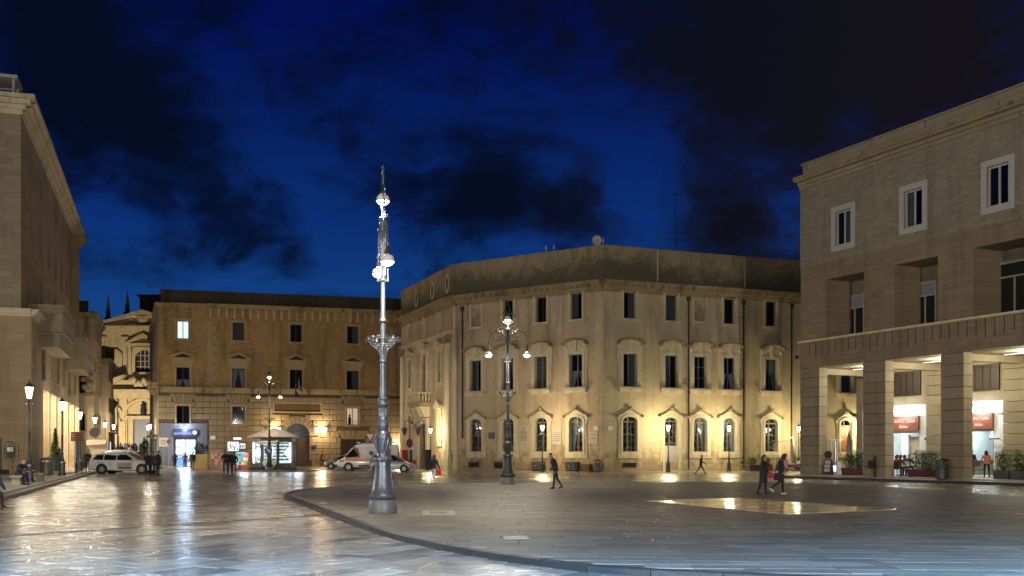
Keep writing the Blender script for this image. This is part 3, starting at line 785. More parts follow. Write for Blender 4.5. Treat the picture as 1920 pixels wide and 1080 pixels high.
def k_pediment(w, h, curtain=None, fm='dark_frame'):
    """piano-nobile window under a triangular pediment"""
    m = MB(); f = .22
    m.ring([(-w/2-f, -.04), (w/2+f, -.04), (w/2+f, h+f), (-w/2-f, h+f)], [(-w/2, 0), (w/2, 0), (w/2, h), (-w/2, h)], -.16, .05)
    m.box(-w/2-f, -.10, h+f+.002, w/2+f, .03, h+.95)
    o = link('window', m.mesh('window', M['palazzo_trim']))
    b = MB()
    for s in (-1, 1): b.prism([(s*(w/2+f+.01), h+.1), (s*(w/2+f+.26), h+.45), (s*(w/2+f+.26), h+.95), (s*(w/2+f+.01), h+.95)], -.2, .03)
    obj('bracket', b, M['palazzo_trim'], o)
    p = MB(); W2 = w/2+.72; zb = h+.98
    p.box(-W2, -.62, zb, W2, .05, zb+.14)
    p.prism([(-W2, zb+.15), (-W2+.05, zb+.30), (0, zb+.86), (W2-.05, zb+.30), (W2, zb+.15), (W2-.42, zb+.15), (0, zb+.62), (-W2+.42, zb+.15)], -.62, .05)
    obj('pediment', p, M['palazzo_trim'], o)
    obj('tympanum', MB().prism([(-W2+.40, zb+.141), (W2-.40, zb+.141), (0, zb+.62)], -.03, .04), M['palazzo_low'], o)  # mortar colour here paints the shade inside the pediment
    sash_parts(o, w, h, fm, .28, (2, 1), curtain=curtain); return o
def k_niche(w, h, blind=True):
    m = MB(); f = .18
    m.ring([(-w/2-f, -f), (w/2+f, -f), (w/2+f, h+f), (-w/2-f, h+f)], [(-w/2, 0), (w/2, 0), (w/2, h), (-w/2, h)], -.07, .05)
    o = link('blind_window', m.mesh('blind_window', M['stone_trim']))
    obj('blind_panel', MB().box(-w/2, .12, 0, w/2, .2, h), M['stone_b'], o); return o
KINDS = dict(plain=k_plain, mid=k_mid, ground=k_ground, pediment=k_pediment, niche=k_niche)

def cornice(face, name, root, u0, u1, z0, steps, mat, ends=0.0):
    """stacked mouldings: steps = (height, projection)"""
    m = face.mb(); z = z0
    for (h, p) in steps: m.box(u0-ends*p, -p, z, u1+ends*p, .3, z+h); z += h+.002
    return wobj(name, m, M[mat], root)
def drainpipe(face, root, u, z0, z1):
    m = face.mb(); m.tube([(u, -.1, z0), (u, -.1, z1)], .075, 8); m.lathe([(.085, 0), (.2, .32), (.2, .5), (.12, .52)], 8, (u, -.12, z1))
    for z in (z0+1, (z0+z1)/2, z1-1): m.box(u-.11, -.11, z, u+.11, .02, z+.07)
    return wobj('drainpipe', m, M['pipe'], root, True)
# ------------------------------------------------------------------ palace in the middle of the square (three fronts)
FA = Face(-5.6, 101.7, 7.82, 92.0)      # left front
FB = Face(7.82, 92.0, 45.0, 107.5)      # right front
FC = Face(-12.3, 118.7, -5.6, 101.7)    # side front with the portal
pal = thing('baroque_palace', 'long cream limestone palace with arched grilled ground windows and mossy parapet', 'building', (7.82, 96, 0))
ZC, ZT = 16.35, 19.45                    # cornice foot and parapet top
def rowz(face, px, p0, p1): return face.z(px, p1), face.z(px, p0)
topz = rowz(FB, 1180, 547, 597); midz = rowz(FB, 1180, 663, 725); gz = rowz(FB, 1180, 781, 847)
TW, TH = 1.16, topz[1]-topz[0]; MW, MH = 1.36, midz[1]-midz[0]; GW, GH = 1.42, gz[1]-gz[0]
def palace_front(face, cols, mat, u0, u1, tcur, mcur):
    holes = []
    for i, (px, top, gk) in enumerate(cols):
        u = face.at(px)
        if top == 'w': holes.append((u-TW/2, u+TW/2, topz[0], topz[1]))
        else: holes.append((u-TW/2, u+TW/2, topz[0]+.1, topz[1]))
        holes.append((u-MW/2, u+MW/2, midz[0], midz[1]))
        holes.append((u-GW/2-.05, u+GW/2+.05, .12 if gk == 'door' else gz[0], gz[1]))
    m = face.mb(); wall_holes(m, u0, u1, -.1, ZC, holes, .38)
    wobj('front_wall', m, mat, pal)
    for i, (px, top, gk) in enumerate(cols):
        u = face.at(px)
        if top == 'w': window(face, pal, u, topz[0], TW, TH, 'plain', fr=.2, curtain=tcur[i], fm='dark_frame', bars=(1, 1) if i % 2 else (2, 1), y=.3)
        else: window(face, pal, u, topz[0]+.1, TW, TH-.1, 'niche')
        window(face, pal, u, midz[0], MW, MH, 'mid', curtain=mcur[i], bars=(2, 3) if i in (2, 4) else (2, 1))
        if gk == 'door': window(face, pal, u, .12, GW, gz[1]-.12, 'ground', door=True)
        elif gk == 'wood': window(face, pal, u, gz[0], GW, GH, 'ground', wood=True)
        else: window(face, pal, u, gz[0], GW, GH, 'ground', curtain='swag' if gk == 'c' else None)
    pl = face.mb(); pl.box(u0+.02, -.10, -.1, u1-.02, -.002, .75); pl.box(u0+.02, -.13, .752, u1-.02, -.002, .86)
    wobj('plinth', pl, mat, pal)
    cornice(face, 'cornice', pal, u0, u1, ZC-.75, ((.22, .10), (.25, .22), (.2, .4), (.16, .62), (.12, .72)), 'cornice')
    # dentil-like stones of the eaves
    n = int((u1-u0)/.62); 
    for k in range(n):
        x = u0+.2+k*(u1-u0-.4)/n; mm = face.mb(); mm.box(x, -.56-random.uniform(0, .05), ZC-.30, x+.34, -.40, ZC-.07); wobj('eaves_stone', mm, M['cornice'], pal)
    pp = face.mb(); pp.box(u0-.02, -.06, ZC+.21, u1+.02, .45, ZT); pp.box(u0-.08, -.16, ZT+.002, u1+.08, .52, ZT+.14); pp.box(u0-.04, -.12, ZC+.21, u1+.04, -.064, ZC+.42)
    wobj('parapet', pp, M['parapet'], pal)
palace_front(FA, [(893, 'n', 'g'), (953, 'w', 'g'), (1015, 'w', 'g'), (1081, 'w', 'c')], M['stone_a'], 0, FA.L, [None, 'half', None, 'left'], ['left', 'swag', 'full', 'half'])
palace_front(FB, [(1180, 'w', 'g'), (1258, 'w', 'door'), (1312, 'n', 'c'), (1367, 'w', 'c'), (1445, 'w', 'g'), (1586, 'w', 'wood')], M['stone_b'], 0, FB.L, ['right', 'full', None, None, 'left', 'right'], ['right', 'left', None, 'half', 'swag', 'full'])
for px in (1290, 1393, 1483): drainpipe(FB, pal, FB.at(px), .2 if px < 1470 else 1.7, ZC-1.3)
drainpipe(FA, pal, FA.at(868), 3.0, ZC-1.4)
# corner pier between the two fronts, vertical joints of the parapet
for px in (1232, 1395): 
    m = FB.mb(); u = FB.at(px); m.box(u-.07, -.13, ZC+.43, u+.07, -.062, ZT); wobj('parapet_joint', m, M['stone_trim'], pal)
# side front: two tiers of niches round the portal and balcony
hC = []
def cz(px, p0, p1): return FC.z(px, p1), FC.z(px, p0)
for px in (770, 825):
    u = FC.at(px); z0, z1 = cz(px, 672 if px < 800 else 650, 722 if px < 800 else 698); hC.append((u-.55, u+.55, 8.6, 11.6)); hC.append((u-.5, u+.5, 2.6, 5.6))
uP = FC.at(797); hC.append((uP-.75, uP+.75, 7.9, 11.7)); hC.append((uP-1.0, uP+1.0, .1, 4.6))
for px in (768, 795, 823): u = FC.at(px); hC.append((u-.42, u+.42, 14.0, 15.3))
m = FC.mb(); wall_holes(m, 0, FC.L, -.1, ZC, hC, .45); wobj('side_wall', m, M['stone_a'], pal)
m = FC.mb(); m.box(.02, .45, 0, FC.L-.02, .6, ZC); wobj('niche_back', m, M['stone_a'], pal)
cornice(FC, 'cornice', pal, 0, FC.L, ZC-.75, ((.22, .10), (.25, .22), (.2, .4), (.16, .62), (.12, .72)), 'cornice')
cornice(FC, 'string_course', pal, 0, FC.L, 13.0, ((.18, .12), (.12, .25), (.1, .3)), 'stone_trim')
pp = FC.mb(); pp.box(.05, -.06, ZC+.21, FC.L-.02, .45, ZT); pp.box(0, -.16, ZT+.002, FC.L, .52, ZT+.14)
wobj('parapet', pp, M['parapet'], pal)
for px in (782, 812, 840):
    u = FC.at(px); m = FC.mb(); o_ = [(u+.38*math.cos(a), 18.0+.75*math.sin(a)) for a in [2*PI*i/14 for i in range(14)]]
    m.ring([(u+(x-u)*1.35, 18+(z-18)*1.25) for x, z in o_], o_, -.14, -.062); wobj('oval_opening', m, M['stone_trim'], pal)
    m = FC.mb(); m.prism(o_, -.075, -.065); wobj('dark_oval', m, M['room'], pal)  # near-black disc on the solid parapet, hollow's shade painted as colour
for px in (768, 795, 823):
    u = FC.at(px); m = FC.mb(); o_ = [(u+.5*math.cos(a), 14.65+.8*math.sin(a)) for a in [2*PI*i/14 for i in range(14)]]
    m.ring([(u+(x-u)*1.4, 14.65+(z-14.65)*1.3) for x, z in o_], [(u+(x-u)*.84, 14.65+(z-14.65)*.82) for x, z in o_], -.12, .1); wobj('oval_window', m, M['stone_trim'], pal)
for px in (770, 825):
    u = FC.at(px)
    for z0, w, h in ((8.6, 1.1, 3.0), (2.6, 1.0, 3.0)):
        m = FC.mb(); m.ring([(u-w/2-.3, z0-.3), (u+w/2+.3, z0-.3), (u+w/2+.3, z0+h+.4), (u-w/2-.3, z0+h+.4)], [(u-w/2, z0), (u+w/2, z0), (u+w/2, z0+h), (u-w/2, z0+h)], -.14, .02)
        m.prism([(u-w/2-.5, z0+h+.45), (u+w/2+.5, z0+h+.45), (u+w/2+.6, z0+h+.75), (u+.3, z0+h+1.1), (u, z0+h+1.35), (u-.3, z0+h+1.1), (u-w/2-.6, z0+h+.75)], -.42, 0)
        wobj('niche_surround', m, M['stone_trim'], pal)
m = FC.mb(); m.ring([(uP-1.15, 7.9), (uP+1.15, 7.9), (uP+1.15, 12.2), (uP-1.15, 12.2)], [(uP-.75, 7.9), (uP+.75, 7.9), (uP+.75, 11.7), (uP-.75, 11.7)], -.2, .02)
m.prism([(uP-1.5, 12.2), (uP+1.5, 12.2), (uP+1.3, 12.75), (uP, 13.0), (uP-1.3, 12.75)], -.5, 0); wobj('balcony_surround', m, M['stone_trim'], pal)
m = FC.mb(); m.box(uP-.75, .4, 7.9, uP+.75, .44, 11.7); wobj('balcony_door', m, M['dark_frame'], pal)
# balcony on brackets
bal = link('balcony', None, pal); bal.location = (0, 0, 0)
def bpart(name, mb, mat, par=None):
    o = link(name, mb.mesh(name, M[mat], False), par or bal); o.location = -pal.location; return o
m = FC.mb(); m.box(uP-2.1, -1.35, 6.55, uP+2.1, .02, 6.8); m.box(uP-1.95, -1.2, 6.35, uP+1.95, .02, 6.548); bpart('balcony_floor', m, 'cornice')
for k in range(12):
    m = FC.mb(); m.lathe([(.07, 0), (.05, .1), (.11, .35), (.05, .7), (.08, .85)], 7, (uP-1.95+3.9*k/11, -1.2, 6.802)); bpart('baluster', m, 'stone_trim')
for k in range(3):
    for s in (-1, 1):
        m = FC.mb(); m.lathe([(.07, 0), (.05, .1), (.11, .35), (.05, .7), (.08, .85)], 7, (uP+s*1.95, -.85+.33*k, 6.802)); bpart('baluster', m, 'stone_trim')
m = FC.mb(); m.box(uP-2.1, -1.32, 7.66, uP+2.1, -1.08, 7.8); m.box(uP-2.1, -1.078, 7.66, uP-1.86, 0, 7.8); m.box(uP+1.86, -1.078, 7.66, uP+2.1, 0, 7.8); bpart('balcony_rail', m, 'stone_trim')
for s in (-1.5, 0, 1.5):
    m = FC.mb(); m.frust(uP+s, -.3, 5.3, 6.34, .14, .3, .2, .8); bpart('bracket', m, 'stone_trim')
m = FC.mb(); m.ring([(uP-1.5, .1), (uP+1.5, .1), (uP+1.5, 5.2), (uP-1.5, 5.2)], [(uP-1.0, .1), (uP+1.0, .1), (uP+1.0, 4.6), (uP-1.0, 4.6)], -.3, .02); wobj('portal', m, M['stone_trim'], pal)
m = FC.mb(); m.box(uP-1.0, .2, .1, uP+1.0, .3, 4.6); wobj('portal_door', m, M['dark_frame'], pal)
# giant pilasters at both ends of the side front
for u0, u1 in ((.15, 1.25), (FC.L-1.9, FC.L-.75)):
    m = FC.mb(); m.box(u0, -.22, 1.4, u1, .02, 12.2); m.box(u0-.12, -.34, 0, u1+.12, .02, 1.2); m.box(u0-.06, -.28, 1.202, u1+.06, .02, 1.398); wobj('pilaster', m, M['stone_trim'], pal)
    c = FC.mb(); c.box(u0-.1, -.34, 12.202, u1+.1, .02, 12.35); c.frust((u0+u1)/2, -.12, 12.352, 13.0, (u1-u0)/2-.03, .14, (u1-u0)/2+.18, .3)
    for k in range(6): c.ball((u0+(u1-u0)*(k+.5)/6, -.36, 12.5+.25*(k % 2)), (.12, .1, .16), 6, 5)
    wobj('capital', c, M['cornice'], pal)
# thin pilaster on the left front beside the corner
m = FA.mb(); m.box(.12, -.16, .9, .5, .02, ZC-.8); m.box(.05, -.22, 0, .62, .02, .898); wobj('pilaster', m, M['stone_trim'], pal)
# roof behind the parapet and hidden sides
rf = MB(); rf.zprism([(p.x, p.y) for p in (FC.pt(.3, .46), FA.pt(.2, .46), FB.pt(.1, .46), FB.pt(FB.L, .46), FB.pt(FB.L, 18), FC.pt(0, 26), FC.pt(0, .46))][::1], ZC+.3, ZC+.5); wobj('roof', rf, M['dark_parapet'], pal)
bk = MB(); a_, b2, c2, d2 = FB.pt(FB.L, .4), FB.pt(FB.L, 18), FC.pt(0, 26), FC.pt(0, .6)
for p, q in ((a_, b2), (b2, c2), (c2, d2)): bk.add([(p.x, p.y, 0), (q.x, q.y, 0), (q.x, q.y, ZT-1), (p.x, p.y, ZT-1)], [(0, 1, 2, 3)])
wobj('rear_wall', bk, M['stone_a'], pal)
# wall things: plaques, vents, air conditioners
def on_face(face, px, py0, py1, name, label, cat, group=None, y=0.0):
    u = face.at(px); t = thing(name, label, cat, face.pt(u, y, face.z(px, py1)), face.ang, group); return t, face.z(px, py0)-face.z(px, py1)
def plaque(face, px, p0, p1, w, label, mat='marble', lines=0, feet=False, crest=False):
    t, h = on_face(face, px, p0, p1, 'wall_plaque', label, 'plaque')
    obj('slab', MB().box(-w/2, -.07, 0, w/2, -.001, h), M[mat], t)
    if lines:
        m = MB()
        for i in range(lines):
            z = h*.72-h*.6*i/lines; ww = w*(.42 if i % 3 else .36); m.box(-ww, -.074, z, ww, -.071, z+.035)
        if crest: m.prism([(-.07, h*.86), (0, h*.80), (.07, h*.86), (.07, h*.93), (-.07, h*.93)], -.075, -.071)
        obj('inscription', m, M['ink'], t)
    if feet:
        for s in (-1, 1): obj('foot', MB().box(s*w*.4-.06, -.1, -.12, s*w*.4+.06, -.001, -.002), M[mat], t)
plaque(FA, 982, 800, 832, 1.0, 'inscribed marble plaque with small crest, left of the street lantern', lines=8, crest=True)
plaque(FA, 1044.5, 804, 833, .95, 'pale marble plaque lit bright beside the left lantern', lines=5, feet=True)
plaque(FA, 1113, 809, 832, .9, 'brownish plaque with small relief near the palace corner', lines=2, feet=True)
plaque(FA, 1118, 799, 807, .48, 'small framed white notice above the brownish plaque', 'sign_white')
plaque(FB, 1143.5, 799, 807, .48, 'small framed white notice right of the palace corner', 'sign_white')
plaque(FA, 922, 810.5, 823, .68, 'dark square bronze plaque on the left palace front', 'bronze')
def aircon(face, px, label, w=1.25, h=.72):
    u = face.at(px); t = thing('air_conditioner', label, 'air conditioner', face.pt(u, -.34, .14), face.ang, 'air conditioners at the foot of the palace')
    obj('casing', MB().box(-w/2, -.2, 0, w/2, .2, h), M['bin'], t)
    g = MB(); g.lathe([(.30, 0), (.30, .02)], 16); g.v = [(x-.2, -.2-z-.002, y+h/2) for x, y, z in g.v]; obj('fan_opening', g, M['rubber'], t)
    r = MB()
    for q in (.28, .2, .12): r.torus((-.2, -.235, h/2), q, .01, 'y', 14, 4)
    r.lathe([(.07, 0), (.07, .03)], 8); r.v[-16:] = [(x-.2, -.205-z-.03, y+h/2) for x, y, z in r.v[-16:]]; obj('fan_guard', r, M['galv'], t)
    l = MB(); l.box(w*.28, -.215, .08, w*.46, -.201, h-.08); obj('side_grille', l, M['rubber'], t)
    obj('base_rail', MB().box(-w/2+.1, -.16, -.139, w/2-.1, .16, -.001), M['rubber'], t)
aircon(FA, 1014, 'air conditioner half hidden behind the left street lantern')
aircon(FA, 1077, 'air conditioner with round fan beside the wooden box')
def vent(face, px, p0, p1, w, label):
    t, h = on_face(face, px, p0, p1, 'cellar_vent', label, 'vent', 'cellar vents in the palace plinth', -.105)
    obj('vent_frame', MB().ring([(-w/2-.08, -.06), (w/2+.08, -.06), (w/2+.08, h+.06), (-w/2-.08, h+.06)], [(-w/2, 0), (w/2, 0), (w/2, h), (-w/2, h)], -.05, 0), M['iron'], t)
    obj('vent_recess', MB().box(-w/2, -.012, 0, w/2, -.002, h), M['room'], t)
    g = MB()
    for k in range(7): x = -w/2+w*(k+.5)/7; g.box(x-.012, -.04, 0, x+.012, -.016, h)
    obj('bars', g, M['iron'], t)
vent(FA, 890, 865, 875, 1.1, 'dark barred cellar vent at the far left of the palace front')
vent(FA, 936, 866, 877, .8, 'dark cellar vent behind the second tall lamp post')
vent(FB, 1179, 869, 875, 1.2, 'low wide dark vent right of the grey bin')
p = FA.pt(FA.at(1108), -.6); t = thing('wooden_box', 'reddish slatted wooden box between air conditioner and grey bin', 'box', (p.x, p.y, 0), FA.ang)
obj('box_body', MB().box(-.34, -.26, .02, .34, .26, .62), M['wood_box'], t)
for k in range(6):
    o = obj('slat', MB().box(-.34+k*.115, -.29, .02, -.34+k*.115+.1, -.262, .62), M['wood_box'], t)
obj('lid', MB().box(-.37, -.31, .622, .37, .28, .67), M['wood_box'], t)
# roof things on the palace
def dish(px, py, face, y, label, s=.45):
    u = face.at(px); t = thing('satellite_dish', label, 'satellite dish', face.pt(u, y, ZT+.142), 0)
    h = face.z(px, py)-ZT-.14; h = max(.35, h)
    obj('mast', MB().tube([(0, 0, 0), (0, 0, h)], .03, 6), M['galv'], t)
    d = MB(); d.lathe([(.03, 0), (s*.6, .05), (s, .14), (s*.98, .16), (s*.58, .07), (.03, .025)], 16, close=False); d.v = [(x-.1*0, -.06-z, y+h) for x, y, z in d.v]; obj('reflector', d, M['white_trim'], t, True)
    obj('feed_arm', MB().tube([(0, -.06, h-s*.8), (0, -.5, h-.05)], .015, 4), M['galv'], t)
dish(1121, 453, FB, .2, 'round white dish on the palace roof corner', .42)
def panel_ant(px, py, face, label):
    u = face.at(px); t = thing('panel_antenna', label, 'antenna', face.pt(u, .2, ZT+.142), 0, 'small antennas on the palace roof')
    h = max(.5, face.z(px, py)-ZT-.14); obj('mast', MB().tube([(0, 0, 0), (0, 0, h)], .025, 5), M['galv'], t); obj('antenna_panel', MB().box(-.07, -.09, h*.4, .07, -.03, h), M['white_trim'], t)
panel_ant(1133, 446, FB, 'white panel antenna beside the round dish'); panel_ant(1021, 461, FA, 'left of the two white antennas over the left palace front'); panel_ant(1036, 459, FA, 'right of the two white antennas over the left palace front')
def tall_mast(x, y, z, h, label):
    t = thing('antenna_mast', label, 'antenna', (x, y, z)); obj('mast', MB().tube([(0, 0, 0), (0, 0, h)], [.06, .03], 5), M['pipe'], t)
    m = MB()
    for k, zz in enumerate((.62, .97, .985)):
        for s in range(4): m.box(-.6+s*.35, -.02, h*zz-.02, -.58+s*.35, .4, h*zz+.02)
        m.box(-.65, -.02, h*zz-.015, .6, .02, h*zz+.015)
    obj('aerial', m, M['pipe'], t)
q = FB.pt(FB.at(1354), 8); tall_mast(q.x, q.y, ZC+.5, qz(360, q.y)-ZC-.5, 'tall thin antenna mast above the right palace front')
q = FB.pt(FB.at(1415), 9); tall_mast(q.x, q.y, ZC+.5, qz(425, q.y)-ZC-.5, 'shorter thin antenna mast near the right building')
q = FC.pt(FC.at(803), 1.2); tall_mast(q.x, q.y, ZC+.5, ZT-ZC+1.0, 'small thin antenna over the palace side front')

# ------------------------------------------------------------------ ochre palazzo behind the kiosk
FP = Face(qx(297, 122), 122, qx(752, 130)+1.2, 130.1)
ochre = thing('ochre_palazzo', 'ochre palazzo with rusticated ground floor, pedimented windows and bracketed cornice', 'building', (-27, 128, 0))
L = FP.L; ZP = FP.z(400, 577); zt = FP.z(400, 556)
ZM = FP.z(448, 737)                       # string course
cols = (343, 447, 555, 661)
pt_, pm, pl_ = [(FP.z(447, b), FP.z(447, a)) for a, b in ((605, 638), (691, 735), (762, 795.5))]
TWp, MWp, LWp = 1.30, 1.44, 1.42
uA = FP.at(557.5); AWr = 1.42; AZ = FP.z(557, 817); AT = FP.z(557, 791)
uG = FP.at(662); shop = FP.at(348)
holes = []
for i, px in enumerate(cols):
    u = FP.at(px); holes += [(u-TWp/2, u+TWp/2, *pt_), (u-MWp/2, u+MWp/2, *pm)]
    if i != 2: holes.append((u-LWp/2, u+LWp/2, *pl_))
holes += [(uA-AWr, uA+AWr, -.05, AT), (uG-1.25, uG+1.25, -.05, FP.z(662, 825)), (shop-1.25, shop+1.25, .12, 4.4)]
m = FP.mb(); wall_holes(m, 0, L, ZM+.3, ZP, [h for h in holes if h[2] > ZM-1], .4); wobj('upper_wall', m, M['palazzo'], ochre)
low = [h for h in holes if h[2] < ZM-1]
m = FP.mb(); wall_holes(m, 0, L, -.1, ZM+.3, low, .45); wobj('lower_wall', m, M['palazzo_low'], ochre)
cur = {0: 'half', 1: 'swag', 2: None, 3: 'right'}
for i, px in enumerate(cols):
    u = FP.at(px)
    window(FP, ochre, u, pt_[0], TWp, pt_[1]-pt_[0], 'plain', trim='palazzo_trim', fm='dark_frame', fr=.22, y=.2, room='room_white' if i == 0 else 'room', curtain={1: 'full', 3: 'right'}.get(i))
    window(FP, ochre, u, pm[0], MWp, pm[1]-pm[0], 'pediment', curtain=cur[i])
    if i != 2: window(FP, ochre, u, pl_[0], LWp, pl_[1]-pl_[0], 'plain', trim='palazzo_trim', fm='dark_frame', fr=.14, sill=False, y=.22, room='room_warm' if i == 3 else 'room', proud=.14)
# the figure and the rail seen in the lit window
u = FP.at(661); zl = pl_[0]
f = FP.mb(); f.lathe([(.14, 0), (.2, .3), (.16, .55), (.2, .75), (.07, .95), (.11, 1.05), (.1, 1.2), (.02, 1.27)], 10, (u-.28, .55, zl+.05)); 
t = thing('window_statue', 'dark statue silhouetted in the warm lit window', 'statue', FP.pt(u-.28, .55, zl+.05)); wobj('statue_body', f, M['black'], t, True)
f = FP.mb(); f.box(u-.62, .42, zl+.50, u+.62, .46, zl+.54)
for k in range(9): x = u-.6+1.2*k/8; f.box(x-.012, .43, zl+.02, x+.012, .45, zl+.5)
wobj('window_rail', f, M['iron'], ochre)
# string course, cornice with brackets, parapet
cornice(FP, 'string_course', ochre, 0, L, ZM-.05, ((.22, .12), (.3, .3), (.12, .42)), 'cornice')
uB = FP.at(389)
cornice(FP, 'cornice', ochre, uB, L, ZP-.02, ((.14, .55), (.16, .72), (.1, .85)), 'cornice')
cornice(FP, 'cornice', ochre, -.3, uB-.01, ZP-.02, ((.14, .2), (.16, .34), (.1, .42)), 'cornice')
m = FP.mb(); m.box(uB, -.06, ZP-1.35, L, .02, ZP-.03); wobj('frieze', m, M['palazzo'], ochre)
nB = 27
for k in range(nB):
    x = uB+.35+(L-uB-.6)*k/(nB-1); m = FP.mb(); m.prism([(x-.13, 0), (x+.13, 0), (x+.16, 1.1), (x-.16, 1.1)], -.08, -.061)
    b = MB(); b.M = FP.M.copy(); b.add([(x-.15,-.06,ZP-1.15),(x+.15,-.06,ZP-1.15),(x+.15,-.06,ZP-.03),(x-.15,-.06,ZP-.03),(x-.15,-.18,ZP-1.15),(x+.15,-.18,ZP-1.15),(x+.15,-.48,ZP-.25),(x-.15,-.48,ZP-.25),(x+.15,-.48,ZP-.03),(x-.15,-.48,ZP-.03)],
        [(0,1,5,4),(4,5,6,7),(7,6,8,9),(9,8,2,3),(0,4,7,9,3),(1,2,8,6,5)])
    wobj('bracket', b, M['palazzo_trim'], ochre)
m = FP.mb(); m.box(FP.at(301), .2, ZP+.4, L, .6, zt+.5); m.box(FP.at(301)-.1, .12, zt+.502, L, .7, zt+.64); wobj('parapet', m, M['dark_parapet'], ochre)
# quoins of the upper floors
uq = FP.at(396)
zq = ZM+.75; k = 0
while zq < ZP-1.6:
    w = .95 if k % 2 else .6; m = FP.mb(); m.box(uq-.45, -.05, zq+.02, uq-.45+w, .02, zq+.56); wobj('quoin', m, M['palazzo_trim'], ochre); zq += .58; k += 1
uq2 = FP.at(732); zq = ZM+.75
while zq < ZP-1.6:
    w = .9 if k % 2 else .55; m = FP.mb(); m.box(uq2, -.05, zq+.02, uq2+w, .02, zq+.56); wobj('quoin', m, M['palazzo_trim'], ochre); zq += .58; k += 1
# rusticated blocks
usp = FP.at(389)
def sub(iv, cuts):
    for a, b in cuts:
        nx = []
        for x, y in iv:
            if b <= x or a >= y: nx.append((x, y)); continue
            if a > x: nx.append((x, a))
            if b < y: nx.append((b, y))
        iv = nx
    return iv
rb = MB(); cb = .05
rb.add([(-.5,0,-.5),(.5,0,-.5),(.5,0,.5),(-.5,0,.5),(-.5,-.06,-.5),(.5,-.06,-.5),(.5,-.06,.5),(-.5,-.06,.5),(-.47,-.10,-.43),(.47,-.10,-.43),(.47,-.10,.43),(-.47,-.10,.43)],
       [(0,1,5,4),(1,2,6,5),(2,3,7,6),(3,0,4,7),(4,5,9,8),(5,6,10,9),(6,7,11,10),(7,4,8,11),(8,9,10,11)])
rbm = rb.mesh('stone_block', M['rustic'])
plz = 4.95                                  # plaster zone over the blue shop
z = .75; row = 0; RH = .68
panel = (FP.at(514), FP.at(601), FP.z(557, 772), FP.z(557, 757))
wins = [(FP.at(px)-LWp/2-.16, FP.at(px)+LWp/2+.16, pl_[0]-.15, pl_[1]+.15) for i, px in enumerate(cols) if i != 2]
fans = [(FP.at(px), pl_[1]+.17, 1.2, .76, 1.0) for i, px in enumerate(cols) if i != 2]+[(uG, FP.z(662, 825)+.12, 1.0, 1.35, .4)]
gar = (uG-1.5, uG+1.5, 0, FP.z(662, 825)+.1); garf = None
while z+RH < ZM-.05:
    zc = z+RH/2; cuts = []
    for c in wins+[gar, (panel[0]-.15, panel[1]+.15, panel[2]-.15, panel[3]+.15)]:
        if c[2] < zc+RH*.3 and c[3] > zc-RH*.3: cuts.append((c[0], c[1]))
    for (fu, fz, fh, fw, fs) in fans:
        if fz-.1 < zc < fz+fh+RH*.3: hw = fw*(1+fs*max(0, min(1, (zc-fz)/fh)))+.04; cuts.append((fu-hw, fu+hw))
    if zc < AZ: cuts.append((uA-AWr-.25, uA+AWr+.25))
    elif zc < AZ+AWr+1.5:
        rr = AWr+.95; dz = zc-AZ; 
        if dz < rr: hw = math.sqrt(rr*rr-dz*dz); cuts.append((uA-hw, uA+hw))
    if z < plz: cuts.append((-1, usp+.1))
    for a, b in sub([(.0, L)], cuts):
        if b-a < .18: continue
        x = a; off = (row % 2)*.8
        first = (math.floor((a+off)/1.62)+1)*1.62-off
        while x < b-.01:
            nx_ = min(b, first) if first-x > .35 else min(b, first+1.62)
            if b-nx_ < .35: nx_ = b
            o = link('stone_block', rbm, ochre); o.scale = (nx_-x-.05, 1, RH-.05); FP.put(o, ochre, (x+nx_)/2, zc)
            x = nx_; first += 1.62
            if first <= x: first = x+1.62
    z += RH; row += 1
def wedge(pts):
    m = FP.mb(); m.prism(pts, -.11, 0); return wobj('voussoir', m, M['rustic'], ochre)
def fan(u, w, z0, h, n=5, sp=.62):
    for k in range(n):
        a0, a1 = -w/2+w*k/n+.02, -w/2+w*(k+1)/n-.02; s = 1+sp
        wedge([(u+a0, z0), (u+a1, z0), (u+a1*s, z0+h), (u+a0*s, z0+h)])
for i, px in enumerate(cols):
    if i != 2: fan(FP.at(px), LWp+.1, pl_[1]+.17, 1.2, 5, 1.0)
fan(uG, 2.7, FP.z(662, 825)+.12, 1.0, 5, .4)
for k in range(11):
    a0, a1 = PI*k/11+.014, PI*(k+1)/11-.014; r0, r1 = AWr+.03, AWr+.92
    wedge([(uA+r0*math.cos(a1), AZ+r0*math.sin(a1)), (uA+r0*math.cos(a0), AZ+r0*math.sin(a0)), (uA+r1*math.cos(a0), AZ+r1*math.sin(a0)), (uA+r1*math.cos(a1), AZ+r1*math.sin(a1))])
z = .75
while z < AZ-.2:
    for s in (-1, 1): wedge([(uA+s*(AWr+.02), z), (uA+s*(AWr+.26), z), (uA+s*(AWr+.26), z+.64), (uA+s*(AWr+.02), z+.64)][::s])
    z += .68
